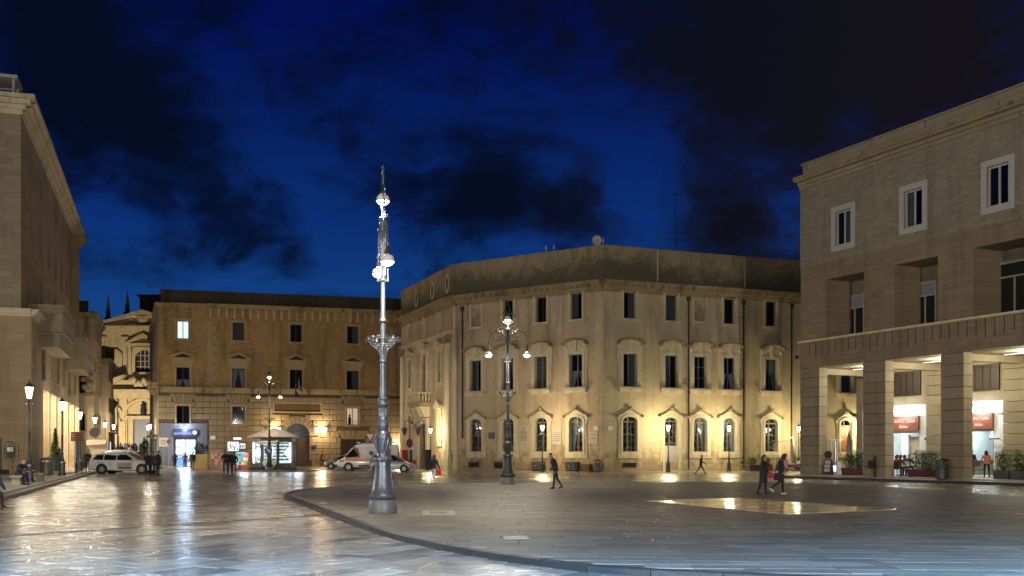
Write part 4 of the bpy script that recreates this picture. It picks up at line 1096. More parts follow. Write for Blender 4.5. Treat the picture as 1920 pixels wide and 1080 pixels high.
# spandrel that closes the square hole above the round arch
m = FP.mb(); n = 12
arc = [(uA+AWr*math.cos(PI*i/n), AZ+(AT-AZ)*math.sin(PI*i/n)) for i in range(n+1)]
for i in range(n):
    (x0, z0), (x1, z1) = arc[i], arc[i+1]; m.add([(x0, 0, z0), (x0, 0, AT), (x1, 0, AT), (x1, 0, z1), (x0, .3, z0), (x1, .3, z1)], [(0, 1, 2, 3), (0, 3, 5, 4)])
wobj('arch_spandrel', m, M['palazzo_low'], ochre)
m = FP.mb(); m.box(uA-AWr, .3, -.05, uA+AWr, .38, AZ)
for s in (-1, 1):
    for z0, z1 in ((.3, 1.4), (1.6, AZ-.3)): m.box(uA+s*.12, .26, z0, uA+s*(AWr-.15), .298, z1)
wobj('gate_leaf', m, M['dark_frame'], ochre)
m = FP.mb(); m.prism([(uA-AWr, AZ+.002)]+[(uA+AWr, AZ+.002)]+[(x, z) for x, z in arc[1:-1]], .34, .36); wobj('fanlight', m, plain('blue_fanlight', (.03, .05, .10), .2), ochre)
m = FP.mb()
for i in range(1, n): x, z = arc[i]; m.tube([(uA+(x-uA)*.3, .32, AZ+(z-AZ)*.3), (x, .32, z)], .03, 4)
m.box(uA-AWr, .24, AZ-.06, uA+AWr, .40, AZ+.06); wobj('fanlight_bar', m, M['iron'], ochre)
m = FP.mb(); m.box(uG-1.25, .36, 0, uG+1.25, .42, FP.z(662, 825)); wobj('garage_door', m, M['dark_frame'], ochre)
m = FP.mb(); m.box(panel[0], -.04, panel[2], panel[1], .01, panel[3]); wobj('inscription_panel', m, M['palazzo_low'], ochre)
m = FP.mb(); c = panel; m.ring([(c[0]-.14, c[2]-.14), (c[1]+.14, c[2]-.14), (c[1]+.14, c[3]+.14), (c[0]-.14, c[3]+.14)], [(c[0], c[2]), (c[1], c[2]), (c[1], c[3]), (c[0], c[3])], -.12, .01); wobj('panel_frame', m, M['palazzo_trim'], ochre)
m = FP.mb(); m.box(0, -.16, -.1, shop-1.35, -.001, plz); m.box(shop+1.35, -.16, -.1, usp, -.001, plz); m.box(shop-1.35, -.16, 4.42, shop+1.35, -.001, plz); m.box(-.05, -.2, plz+.002, usp+.05, -.001, plz+.1)
wobj('plaster_front', m, M['plaster'], ochre)
m = FP.mb(); m.box(usp+.1, -.2, -.1, uA-AWr-.3, .02, .72); m.box(uA+AWr+.3, -.2, -.1, uG-1.5, .02, .72); m.box(uG+1.5, -.2, -.1, L, .02, .72); wobj('plinth', m, M['rustic'], ochre)
# street side and the rest of the body
FS = Face(qx(281, 162), 162, FP.a.x, FP.a.y)
hs = [(FS.L-4.2-k*6.5, FS.L-3.0-k*6.5, z0, z0+h) for k in range(5) for z0, h in ((10.2, 2.3), (14.8, 2.0), (6, 2))]
m = FS.mb(); wall_holes(m, 0, FS.L, -.1, ZP, hs, .3); wobj('side_wall', m, M['old_wall'], ochre)
m = FS.mb(); m.box(0.02, .3, 0, FS.L-.02, .4, ZP-.1); wobj('dark_backing', m, M['room'], ochre)  # one dark sheet behind every opening, painted darkness of unlit rooms
cornice(FS, 'cornice', ochre, 0, FS.L, ZP-.02, ((.14, .2), (.16, .34), (.1, .42)), 'cornice')
for k in range(3):
    u = FS.L-3.6-k*6.5; m = FS.mb(); m.box(u-1.3, -.95, 9.7, u+1.3, .02, 9.9); m.box(u-1.0, -.6, 9.2, u+1.0, .02, 9.698)
    for j in range(14): x = u-1.25+2.5*j/13; m.box(x-.015, -.93, 9.902, x+.015, -.9, 10.8)
    m.box(u-1.3, -.95, 10.802, u+1.3, -.88, 10.86); wobj('balcony', m, M['cornice'], ochre)
b_ = MB(); A, B, Cc, D = FP.pt(0, .45), FP.pt(L, .45), FP.pt(L, 34), FS.pt(0, .45)
b_.zprism([(A.x, A.y), (B.x, B.y), (Cc.x, Cc.y), (D.x, D.y)], ZP-.3, ZP-.05); wobj('roof', b_, M['dark_parapet'], ochre)
w_ = MB(); w_.add([(B.x, B.y, 0), (Cc.x, Cc.y, 0), (Cc.x, Cc.y, ZP), (B.x, B.y, ZP), (D.x, D.y, 0), (D.x, D.y, ZP)], [(0, 1, 2, 3), (1, 4, 5, 2)]); wobj('rear_wall', w_, M['old_wall'], ochre)
# shop with the blue fascia
m = FP.mb(); m.box(shop-1.25, .1, 3.3, shop+1.25, .3, 4.4); wobj('shop_head', m, M['dark_frame'], ochre)
t = thing('shop_sign', 'blue shop sign with white letters and round light above a bright doorway', 'sign', FP.pt(shop-.02, -.16, 3.55), FP.ang)
obj('sign_panel', MB().box(-1.38, -.14, 0, 1.38, -.002, .72), plain('navy_fascia', (.012, .02, .09), .35), t)
text('lettering', 'QUINTESSENZA', .27, M['letter_white'], t, (-.30, -.145, .3), (PI/2, 0, 0), .006)
d = MB(); d.lathe([(.24, 0), (.24, .05), (.2, .07)], 18); d.v = [(x+1.02, -.142-z, y+.42) for x, y, z in d.v]; obj('round_logo', d, M['panel_white'], t)
t = thing('shop_entrance', 'bright white lit shop doorway with two glass doors', 'shop front', FP.pt(shop, 0, .12), FP.ang)
fr = MB(); fr.box(-1.2, .1, 0, -1.06, .25, 3.16); fr.box(1.06, .1, 0, 1.2, .25, 3.16); fr.box(-.07, .1, 0, .07, .25, 3.16); fr.box(-1.06, .1, 3.0, -.07, .25, 3.16); fr.box(.07, .1, 3.0, 1.06, .25, 3.16); obj('door_frame', fr, M['plastic_dark'], t)
for s in (-1, 1): obj('glass_door', MB().box(s*.56-.48, .15, .04, s*.56+.48, .165, 3.0), M['shop_glass'], t)
rm = MB(); rm.add([(-1.2,.3,0),(1.2,.3,0),(1.2,.3,3.1),(-1.2,.3,3.1),(-1.8,3.5,0),(1.8,3.5,0),(1.8,3.5,3.1),(-1.8,3.5,3.1)], [(0,1,5,4),(1,2,6,5),(2,3,7,6),(3,0,4,7),(4,5,6,7)]); obj('shop_room', rm, M['white_wall'], t)
for k in range(3): obj('shop_shelf', MB().box(-1.6, 3.0, .7+.7*k, 1.6, 3.4, .78+.7*k), PRINT[(k*2+1) % 6], t)
obj('shop_counter', MB().box(-1.0, 1.8, 0, .1, 2.3, 1.05), plain('blue_counter', (.12, .2, .35), .5), t)
obj('ceiling_panel', MB().box(-1.1, .5, 3.02, 1.1, 3.2, 3.06), emit('ceiling_led', (.78, .88, 1.0), 3.0), t)
obj('threshold', MB().box(-1.3, -.5, -.12, 1.3, .3, -.002), M['bench'], t)
t = thing('shop_lamp', 'bright bluish lamp above the blue shop sign', 'lamp', FP.pt(shop-.05, -.9, 4.55), FP.ang)
obj('bracket', MB().tube([(0, .72, .1), (0, .1, .1)], .03, 6), M['iron'], t); obj('lamp_bowl', MB().lathe([(.05, .16), (.14, .12), (.17, 0)], 12), M['shade'], t, True)
obj('bulb', MB().ball((0, 0, -.03), (.15, .15, .09), 12, 6), M['lantern_cool'], t, True)
lamp('lamp_light', (0, 0, -.16), 120, (.55, .70, 1.0), .1, t)
lamp('shop_light', (0, -.1, -2.4), 60, (.75, .86, 1.0), .3, t)
lamp('door_light', (.05, 2.1, -1.9), 330, (.55, .70, 1.0), .35, t)
# ------------------------------------------------------------------ tall office building on the left
a0 = Vector((-35.6, 79.0, 0)); us = Vector((-.3087, .951, 0))
FL_ = Face(a0.x, a0.y, a0.x+us.x*46, a0.y+us.y*46)                # lower street side
ff = Vector((.951, .3087, 0))
FLF = Face(a0.x-ff.x*10, a0.y-ff.y*10, a0.x, a0.y)                 # lower front
au = a0+Vector((-.951, -.3087, 0))*.78+us*.6
FU = Face(au.x, au.y, au.x+us.x*56, au.y+us.y*56)                  # upper street side
FUF = Face(au.x-ff.x*9, au.y-ff.y*9, au.x, au.y)
off = thing('office_building', 'tall stone building with rows of narrow windows above a brightly lit arcade', 'building', (-45, 95, 0))
ZB = 12.1; ZO = 26.8
ap = [(79.5, 91), (93.5, 104), (106.5, 115.5), (118, 126.5), (128.5, 137), (139, 147)]
holes = [(FL_.at(a), FL_.at(b), .12, 6.75) for a, b in ap]
sw = [FL_.at(p) for p in (61.5, 97, 108.5, 119.5, 140.5)]
holes += [(u-.62, u+.62, 8.2, 10.7) for u in sw]
dk = [FL_.at(81), FL_.at(129.5)]
holes += [(u-1.1, u+1.1, 7.6, 10.1) for u in dk]
m = FL_.mb(); wall_holes(m, 0, FL_.L, -.1, ZB, holes, 1.1); wobj('arcade_wall', m, M['left_low'], off)
m = FLF.mb(); wall_holes(m, 0, FLF.L, -.1, ZB, [], .3); wobj('front_wall', m, M['left_low'], off)
for u in sw: window(FL_, off, u, 8.2, 1.24, 2.5, 'plain', fr=.1, trim='left_low', fm='dark_frame', y=.10, proud=.03)
for u in dk: window(FL_, off, u, 7.6, 2.2, 2.5, 'plain', fr=.06, trim='left_low', fm='dark_frame', y=.15, sill=False, proud=.02)
# pale linings of the arcade openings
for a, b in ap:
    u0, u1 = FL_.at(a), FL_.at(b); m = FL_.mb(); m.ring([(u0-.12, .1), (u1+.12, .1), (u1+.12, 6.87), (u0-.12, 6.87)], [(u0, .1), (u1, .1), (u1, 6.75), (u0, 6.75)], -.06, .02); wobj('opening_trim', m, M['stone_trim'], off)
m = FL_.mb(); m.box(.4, 5.6, .1, FL_.L-.4, 5.8, 7.0); m.box(.4, 1.12, 6.86, FL_.L-.4, 5.58, 7.0); wobj('arcade_inner_wall', m, M['pale_wall'], off)
m = FL_.mb(); m.box(.4, 1.12, .08, FL_.L-.4, 5.58, .16); wobj('arcade_paving', m, M['pavement'], off)
us_ = [FU.at(p) for p in (57.5, 76, 90.8, 103.5, 114.5, 124.3, 134)]
hu = []
for u in us_:
    for z0, z1 in ((13.1, 16.3), (18.5, 21.2), (23.3, 26.1)): hu.append((u-.68, u+.68, z0, z1))
m = FU.mb(); wall_holes(m, 0, FU.L, ZB-.1, ZO, hu, .07); wobj('upper_wall', m, M['left_up'], off)
m = FUF.mb(); wall_holes(m, 0, FUF.L, ZB-.1, ZO, [], .3); wobj('upper_front_wall', m, M['left_grey'], off)
for i, u in enumerate(us_):
    for j, (z0, z1) in enumerate(((13.1, 16.3), (18.5, 21.2), (23.3, 26.1))):
        room = 'room_yellow' if (j == 0 and i in (4, 5)) else ('room_warm' if (j == 2 and i == 2) else 'room')
        window(FU, off, u, z0, 1.36, z1-z0, 'plain', fr=.16, trim='left_grey', fm='grey_frame', y=.06, proud=.05, room=room, curtain={(0, 1): 'right', (1, 0): 'left', (2, 3): 'full'}.get((j, i)))
for F, u0, u1 in ((FU, 0, FU.L), (FUF, 0, FUF.L)):
    cornice(F, 'cornice', off, u0, u1, ZO, ((.35, .12), (.3, .35), (.35, .7), (.3, 1.05)), 'stone_trim', ends=1.0 if F is FUF else 0)
for F in (FL_, FLF): cornice(F, 'string_course', off, 0, F.L, ZB-.35, ((.16, .15), (.2, .35), (.18, .5)), 'stone_trim')
def left_balcony(p0, p1, z0, z1, proj):
    u0, u1 = FL_.at(p0), FL_.at(p1)
    b = link('balcony', None, off)
    def q(n, mb): o = link(n, mb.mesh(n, M['left_grey']), b); o.location = -off.location
    m = FL_.mb(); m.box(u0, -proj, z0, u1, .78, z0+.22); q('balcony_floor', m)
    m = FL_.mb(); m.box(u0, -proj, z0+.222, u1, -proj+.2, z1); m.box(u0, -proj+.202, z0+.222, u0+.2, .78, z1); m.box(u1-.2, -proj+.202, z0+.222, u1, .78, z1); q('balcony_parapet', m)
    m = FL_.mb(); m.box(u0-.08, -proj-.08, z1+.002, u1+.08, -proj+.26, z1+.12); m.box(u0-.08, -proj+.262, z1+.002, u0+.26, .77, z1+.12); q('balcony_coping', m)
    m = FL_.mb(); m.box(u0+.5, -proj+.3, z0-1.15, u1-.5, .02, z0-.02); m.box(u0+.25, -proj+.12, z0-.28, u1-.25, -.0, z0-.021) ; q('corbel', m)
left_balcony(73, 101, 11.2, 13.2, 1.75); left_balcony(121.5, 138, 11.1, 13.0, 1.9)
b_ = MB(); P = [FUF.pt(0, .2), FUF.pt(FUF.L, .2), FU.pt(FU.L, .2), FU.pt(FU.L, 9)]
b_.zprism([(p.x, p.y) for p in P], ZO+1.2, ZO+1.35); wobj('roof', b_, M['dark_parapet'], off)
w_ = MB(); p, q = FL_.pt(FL_.L, 0), FL_.pt(FL_.L, 12); w_.add([(p.x, p.y, 0), (q.x, q.y, 0), (q.x, q.y, ZO), (p.x, p.y, ZO)], [(0, 1, 2, 3)]); wobj('rear_wall', w_, M['left_up'], off)
# roof terrace frame
p = FUF.pt(FUF.L-1.6, 1.6); t = thing('roof_shelter', 'pale rooftop shelter frame on the tall left building', 'roof shelter', (p.x, p.y, ZO+1.35), FUF.ang)
m = MB()
for x in (-3.4, -1.2, 1.0):
    for y in (-.8, 1.6): m.box(x-.08, y-.08, 0, x+.08, y+.08, 1.5)
obj('post', m, M['white_trim'], t); obj('shelter_roof', MB().box(-3.8, -1.1, 1.502, 1.3, 1.9, 1.75), M['white_trim'], t); obj('rail', MB().box(-3.6, -1.0, .6, 1.15, -.93, .7), M['white_trim'], t)
# lamps inside the arcade
for k, (a, b) in enumerate(ap):
    u = (FL_.at(a)+FL_.at(b))/2; q = FL_.pt(u, 3.2, 6.6)
    t = thing('arcade_lamp', 'ceiling lamp inside the left arcade', 'lamp', q, 0, 'ceiling lamps of the left arcade')
    obj('lamp_bowl', MB().lathe([(.06, .26), (.06, .14), (.28, .1), (.25, 0)], 12), M['lantern_glass'], t, True)
    lamp('lamp_light', (0, 0, -.25), 800, (1, .86, .64), .25, t)
# wall box beside the bench
u = FLF.at(20); t = thing('wall_telephone', 'dark wall telephone box under a rounded hood beside the stone bench', 'telephone', FLF.pt(u, -.001, 1.2), FLF.ang)
h = MB(); n = 10; arc = [(.55*math.cos(PI*i/n), 1.0+.35*math.sin(PI*i/n)) for i in range(n+1)]
h.ring([(-.55, 0), (.55, 0)]+arc[1:-1]+[(-.55, .9)][:1], [(-.45, .06), (.45, .06)]+[(x*.82, z-.04) for x, z in arc[1:-1]]+[(-.45, .88)][:1], -.3, 0)
obj('hood', h, M['bench'], t); obj('phone_body', MB().box(-.28, -.24, .1, .28, -.01, .95), M['plastic_dark'], t); obj('phone_face', MB().box(-.2, -.27, .55, .2, -.242, .88), M['galv'], t)
# old-town houses along the lane
def house(name, label, x0, x1, y0, y1, h, mat, rows, fmat='room', roofmat='dark_parapet'):
    t = thing(name, label, 'building', ((x0+x1)/2, (y0+y1)/2, 0))
    F1 = Face(x0, y0, x1, y0); dy = y1-y0; F2 = Face(x1, y0, x1-.3245*dy, y1)
    hs = []; cols = 2
    for z0, wh in rows:
        for k in range(1): hs.append((F1.L-1.9, F1.L-1.0, z0, z0+wh))
    m = F1.mb(); wall_holes(m, 0, F1.L, -.1, h, hs, .3); wobj('front_wall', m, mat, t)
    h2 = []; n = int(F2.L/3.2)
    for z0, wh in rows:
        for k in range(n): u = 1.6+k*3.2; h2.append((u-.55, u+.55, z0, z0+wh))
    m = F2.mb(); wall_holes(m, 0, F2.L, -.1, h, h2, .3); wobj('street_wall', m, mat, t)
    for c in hs: window(F1, t, (c[0]+c[1])/2, c[2], c[1]-c[0], c[3]-c[2], 'plain', fr=.12, trim='old_wall', fm='dark_frame', y=.2)
    for c in h2: window(F2, t, (c[0]+c[1])/2, c[2], c[1]-c[0], c[3]-c[2], 'plain', fr=.12, trim='old_wall', fm='brown_shutter', y=.12)
    cornice(F1, 'cornice', t, 0, F1.L, h, ((.3, .15), (.25, .35), (.2, .5)), 'cornice', ends=.8)
    cornice(F2, 'cornice', t, 0, F2.L, h, ((.3, .15), (.25, .35), (.2, .5)), 'cornice')
    r = MB(); A, B, Cc, D = F1.pt(0), F1.pt(F1.L), F2.pt(F2.L), F1.pt(0, dy)
    r.zprism([(p.x, p.y) for p in (A, B, Cc, D)], h+.74, h+.9); wobj('roof', r, M[roofmat], t)
    w = MB(); w.add([(D.x, D.y, 0), (Cc.x, Cc.y, 0), (Cc.x, Cc.y, h), (D.x, D.y, h)], [(0, 1, 2, 3)]); wobj('rear_wall', w, mat, t)
    return t, F1, F2
h1, H1, H1s = house('townhouse', 'tall narrow brown townhouse with corner ornament next to the arcade building', -62, qx(176, 124), 124, 139, 17.2, M['old_wall'], ((4.2, 2.0), (8.6, 2.3), (13.0, 1.7)))
m = MB(); m.zprism([(-61, 126), (qx(166, 126), 126), (qx(160, 136), 136), (-61, 136)], 18.1, 19.6); wobj('roof_storey', m, M['dark_parapet'], h1)
m = H1.mb(); u = H1.L-.5
for k in range(7): m.ball((u+random.uniform(-.5, .5), -.4+random.uniform(-.2, .2), 9.0+.3*k), (.5, .4, .4), 7, 5)
wobj('corner_ornament', m, M['cornice'], h1)
m = H1.mb(); m.box(H1.L-3.3, -.5, 8.2, H1.L+.1, .02, 8.5); wobj('ledge', m, M['cornice'], h1)
h2, H2, H2s = house('narrow_house', 'narrow dark house stepping up behind the tall brown townhouse', -64, qx(203, 139.5), 139.5, 152, 13.2, M['old_wall'], ((4.6, 2.2), (9.2, 1.8)))
m = H2.mb(); m.box(H2.L-3.4, -.35, 13.95, H2.L-.3, 3, 15.6); wobj('roof_storey', m, M['dark_parapet'], h2)
m = H2s.mb(); m.box(2, -.9, 4.2, 7, .02, 4.4)
for k in range(18): m.box(2.05+k*.28, -.88, 4.402, 2.08+k*.28, -.85, 5.3)
m.box(2, -.9, 5.3, 7, -.84, 5.36); wobj('balcony', m, M['iron'], h2)
h3, H3, H3s = house('pale_house', 'low pale house with two dark shuttered windows and a lit shop beside the church', -66, qx(207, 152.5), 152.5, 166, 8.6, M['pale_wall'], ((5.2, 2.3),))
t = thing('shop_window', 'bright white lit shop window in the lane, left side', 'shop front', H2s.pt(3, -.05, .4), H2s.ang)
obj('lit_pane', MB().box(-1.4, -.06, 0, 1.4, -.02, 2.7), M['panel_white'], t); obj('shop_frame', MB().ring([(-1.55, -.1), (1.55, -.1), (1.55, 2.85), (-1.55, 2.85)], [(-1.4, 0), (1.4, 0), (1.4, 2.7), (-1.4, 2.7)], -.12, .0), M['dark_frame'], t)
t = thing('shop_window', 'bright white lit shop window in the lane, at the pale house', 'shop front', H3s.pt(3, -.05, 1.3), H3s.ang)
obj('lit_pane', MB().box(-1.8, -.06, 0, 1.8, -.02, 2.6), M['panel_white'], t); obj('shop_frame', MB().ring([(-1.95, -.1), (1.95, -.1), (1.95, 2.75), (-1.95, 2.75)], [(-1.8, 0), (1.8, 0), (1.8, 2.6), (-1.8, 2.6)], -.12, .0), M['dark_frame'], t)
for k, (u, nm) in enumerate(((FS.L-4, 'nearest'), (FS.L-10, 'middle'), (FS.L-17, 'far'))):
    t = thing('shop_window', '%s tall lit shop window along the side of the ochre palazzo' % nm, 'shop front', FS.pt(u, -.05, .3), FS.ang)
    obj('lit_pane', MB().box(-1.3, -.06, 0, 1.3, -.02, 2.8), M['panel_white'], t); obj('shop_frame', MB().ring([(-1.45, -.1), (1.45, -.1), (1.45, 2.95), (-1.45, 2.95)], [(-1.3, 0), (1.3, 0), (1.3, 2.8), (-1.3, 2.8)], -.12, .0), M['dark_frame'], t)
    obj('awning', MB().box(-1.7, -1.0, 3.3, 1.7, 0, 3.42), M['plastic_dark'], t)

# ------------------------------------------------------------------ church at the end of the lane
CYd = 186.0; FCH = Face(qx(268, CYd)-9.6, CYd, qx(268, CYd)+9.6, CYd); Lc = FCH.L; zg = street_z(CYd)
ch = thing('baroque_church', 'floodlit baroque church front with pediment and arched window at the end of the lane', 'building', (qx(268, CYd), CYd, zg))
uc = Lc/2
def hz(py): return qz(py, CYd)
uD = FCH.at(270)
zA, zBk, zCk, zD_ = hz(735), hz(693), hz(640), hz(618)
wh = [(uD-1.45, uD+1.45, hz(698), hz(656)), (uD-1.9, uD+1.9, zg-.2, hz(786))]
m = FCH.mb(); wall_holes(m, 0, Lc, zg-1, hz(617), wh, .7); wobj('front_wall', m, M['church'], ch)
def cm(name, *boxes, mat='church'):
    m = FCH.mb()
    for b in boxes: m.box(*b)
    return wobj(name, m, M[mat], ch)
for px0, px1 in ((190, 198), (231, 240), (297, 306), (338, 346)):
    u0, u1 = FCH.at(px0), FCH.at(px1)
    cm('pilaster', (u0, -.45, zg, u1, .02, hz(745))); cm('pilaster', (u0+.1, -.35, hz(710), u1-.1, .02, hz(640)))
    c = FCH.mb(); c.frust((u0+u1)/2, -.2, hz(745)+.005, hz(736), (u1-u0)/2, .3, (u1-u0)/2+.25, .5); c.frust((u0+u1)/2, -.15, hz(640)+.005, hz(632), (u1-u0)/2, .25, (u1-u0)/2+.25, .45)
    for k in range(3): c.ball((u0+(u1-u0)*k/2, -.5, hz(741)), (.2, .2, .35), 6, 5); c.ball((u0+(u1-u0)*k/2, -.42, hz(636)), (.2, .2, .3), 6, 5)
    wobj('capital', c, M['church'], ch)
for z0, st_ in ((hz(734), ((.5, .3), (.6, .5), (.5, .9), (.3, 1.2))), (hz(630), ((.5, .3), (.5, .55), (.4, .9), (.3, 1.3)))):
    cornice(FCH, 'entablature', ch, -.4, Lc+.4, z0, st_, 'church')
cm('attic_band', (0, -.25, hz(712), Lc, .02, hz(709)))
m = FCH.mb(); za = hz(616); zp = hz(587)
m.prism([(-.6, za), (Lc+.6, za), (uD, zp)], -.5, .6); wobj('gable', m, M['church'], ch)
m = FCH.mb(); m.prism([(-1.2, za), (-.4, za), (uD, zp-.3), (Lc+.4, za), (Lc+1.2, za), (uD, zp+.5)], -1.2, .62); wobj('raking_cornice', m, M['church'], ch)
m = FCH.mb(); m.ball((uD, -.6, hz(601)), (1.1, .4, .9), 10, 7)
for s in (-1, 1): m.tube([(uD+s*(1+3*t), -.55, hz(606)+.5*math.sin(t*5)) for t in [i/8 for i in range(9)]], .18, 5)
m.prism([(uD-1, hz(598)), (uD+1, hz(598)), (uD+1.2, hz(594)), (uD-1.2, hz(594))], -.9, -.3); wobj('coat_of_arms', m, M['church'], ch)
# upper window with pediment
ww = 1.45; z0, z1 = hz(698), hz(656)
m = FCH.mb(); inn = [(uD+x, z) for x, z in arch_pts(2*ww, z0, z1-ww, z1, 8)]
outr = [(uD-ww-.6, z0-.1), (uD+ww+.6, z0-.1), (uD+ww+.6, z1-ww)]+[(uD+(ww+.6)*max(-1, min(1, 1.25*math.cos(PI*i/8))), z1-ww+(ww+.5)*min(1, 1.3*math.sin(PI*i/8))) for i in range(1, 8)]+[(uD-ww-.6, z1-ww)]
m.ring(outr, inn, -.3, .3); wobj('window_surround', m, M['church'], ch)
m = FCH.mb(); m.box(uD-ww-1.1, -.6, z1+.6, uD-ww-.62, .02, z1+.9); 
for s in (-1, 1): m.box(uD+s*(ww+.62), -.5, z0, uD+s*(ww+1.15), .02, z1+.7)
m.box(uD-ww-1.4, -.7, z1+.72, uD+ww+1.4, .02, z1+1.1); wobj('window_columns', m, M['church'], ch)
m = FCH.mb(); m.prism([(uD-ww-1.7, z1+1.11), (uD-ww-1.0, z1+1.11), (uD, z1+2.2), (uD+ww+1.0, z1+1.11), (uD+ww+1.7, z1+1.11), (uD, z1+2.9)], -.9, .02); wobj('window_pediment', m, M['church'], ch)
w_ = link('window', None, ch)
def wpart(n, mb, mat): o = link(n, mb.mesh(n, M[mat]), w_); o.location = -ch.location
m = FCH.mb(); m.box(uD-ww, .5, z0, uD+ww, .55, z1); wpart('pane', m, 'room')
m = FCH.mb()
for i in range(1, 4): x = uD-ww+2*ww*i/4; m.box(x-.06, .4, z0, x+.06, .48, z1)
for j in range(1, 4): z = z0+(z1-z0)*j/4; m.box(uD-ww, .4, z-.05, uD+ww, .47, z+.05)
wpart('muntin', m, 'white_trim')
# portal: curved broken pediment, niche figure, dark door
m = FCH.mb(); z = hz(728); n = 10; r = 6.2
arc = [(uD-r*math.cos(PI*.5*i/n)*.98, z+2.5*math.sin(PI*.5*i/n)) for i in range(n+1)]
for s in (-1, 1):
    A = [(uD+s*(uD-x) if s > 0 else x, zz) for x, zz in arc[:8]]
    m.prism(A+[(x, zz-.9 if i else zz) for i, (x, zz) in enumerate(A[::-1])][:-1]+[], -2.2, -.1)
wobj('broken_pediment', m, M['church'], ch)
cm('portal_entablature', (uD-6.0, -1.6, hz(748), uD+6.0, -.02, hz(738)), (uD-6.2, -2.0, hz(738)+.003, uD+6.2, -.02, hz(731)))
for s in (-1, 1): cm('portal_column', (uD+s*4.3, -1.3, zg, uD+s*5.5, -.02, hz(749))); cm('portal_pier', (uD+s*3.0, -.7, zg, uD+s*4.0, -.02, hz(790)))
m = FCH.mb(); ARo = [(uD+3.7*math.cos(PI*i/12), hz(784)+3.4*math.sin(PI*i/12)) for i in range(13)]; m.ring(ARo+[(uD, hz(784)-.01)], [(uD+(x-uD)*.86, hz(784)+(zz-hz(784))*.86) for x, zz in ARo]+[(uD, hz(784))], -.6, -.02); wobj('portal_arch', m, M['church'], ch)
cm('door_lintel', (uD-2.9, -.8, hz(786), uD+2.9, -.02, hz(780)))
m = FCH.mb(); m.lathe([(.35, 0), (.5, .6), (.35, 1.3), (.45, 1.7), (.12, 1.95), (.22, 2.15), (.18, 2.4), (.02, 2.5)], 8, (uD, -.5, hz(778))); wobj('niche_figure', m, M['black'], ch)
m = FCH.mb()
for k in range(9): m.ball((uD-1.8+3.6*k/8, -1.2, hz(722)+random.uniform(0, .9)), (.5, .45, .6), 7, 5)
wobj('carved_crest', m, M['church'], ch)
cm('door_leaf', (uD-1.9, .5, zg-.2, uD+1.9, .6, hz(786)), mat='grey_frame')
for px in (214,):
    u = FCH.at(px); m = FCH.mb(); z0, z1 = hz(695), hz(668)
    m.ring([(u-1.5, z0), (u+1.5, z0), (u+1.5, z1+.4), (u+.6, z1+1.2), (u-.6, z1+1.2), (u-1.5, z1+.4)], [(u-.8, z0+.4), (u+.8, z0+.4), (u+.8, z1-.3), (u+.3, z1-.2), (u-.3, z1-.2), (u-.8, z1-.3)], -.35, .02); wobj('niche_surround', m, M['church'], ch)
    m = FCH.mb(); z0, z1 = hz(815), hz(782); inn = [(u+x, z) for x, z in arch_pts(1.8, z0, z1-.9, z1, 8)]; o2 = [(u+(x-u)*1.5, z0+(z-z0)*1.13-.2) for x, z in inn]; m.ring(o2, inn, -.35, .02)
    m.prism([(u-1.6, z1+.9), (u+1.6, z1+.9), (u+1.2, z1+1.6), (u, z1+2.1), (u-1.2, z1+1.6)], -.6, 0); wobj('niche_surround', m, M['church'], ch)
for px in (202, 238):
    u = FCH.at(px); zb = za+(zp-za)*max(.02, (u)/(uD))-.1; m = FCH.mb(); m.lathe([(.5, 0), (.5, .8), (.75, .9), (.4, 1.2), (.38, 2.2), (.22, 3.4), (.05, 5.0)], 8, (u, .2, zb)); wobj('pinnacle', m, M['dark_parapet'], ch)
m = FCH.mb(); m.box(uD-1.8, 3, hz(600), uD+5.5, 9, hz(551)); m.box(uD-2.2, 2.6, hz(551)+.01, uD+6, 9.4, hz(548)); wobj('bell_tower', m, M['dark_parapet'], ch)
m = FCH.mb(); m.box(0, .8, zg-1, Lc, 24, hz(620)); wobj('nave', m, M['old_wall'], ch)
for k, px in enumerate((222, 262)):
    p = FCH.pt(FCH.at(px), -15.0, street_z(CYd-15)+.02); t = thing('floodlight', 'ground floodlight before the church', 'floodlight', p, 0, 'floodlights at the church foot')
    obj('housing', MB().box(-.3, -.15, 0, .3, .2, .3), M['plastic_dark'], t); obj('lens', MB().box(-.26, .201, .04, .26, .215, .27), M['lantern_glass'], t)
    lamp('flood_beam', (0, .35, .35), 3000, (1, .84, .60), .2, t, R(110), (0, .85, .6))

# ------------------------------------------------------------------ arcaded building on the right
rt = thing('arcaded_building', 'modern stone building on square pillars with deep loggia openings and white-framed windows', 'building', (26, 64, 0))
def ru(px): return FR.at(px)
ZAR, ZBD, ZLT, ZCN, ZTP = 7.3, 9.15, 12.95, 19.45, 20.8
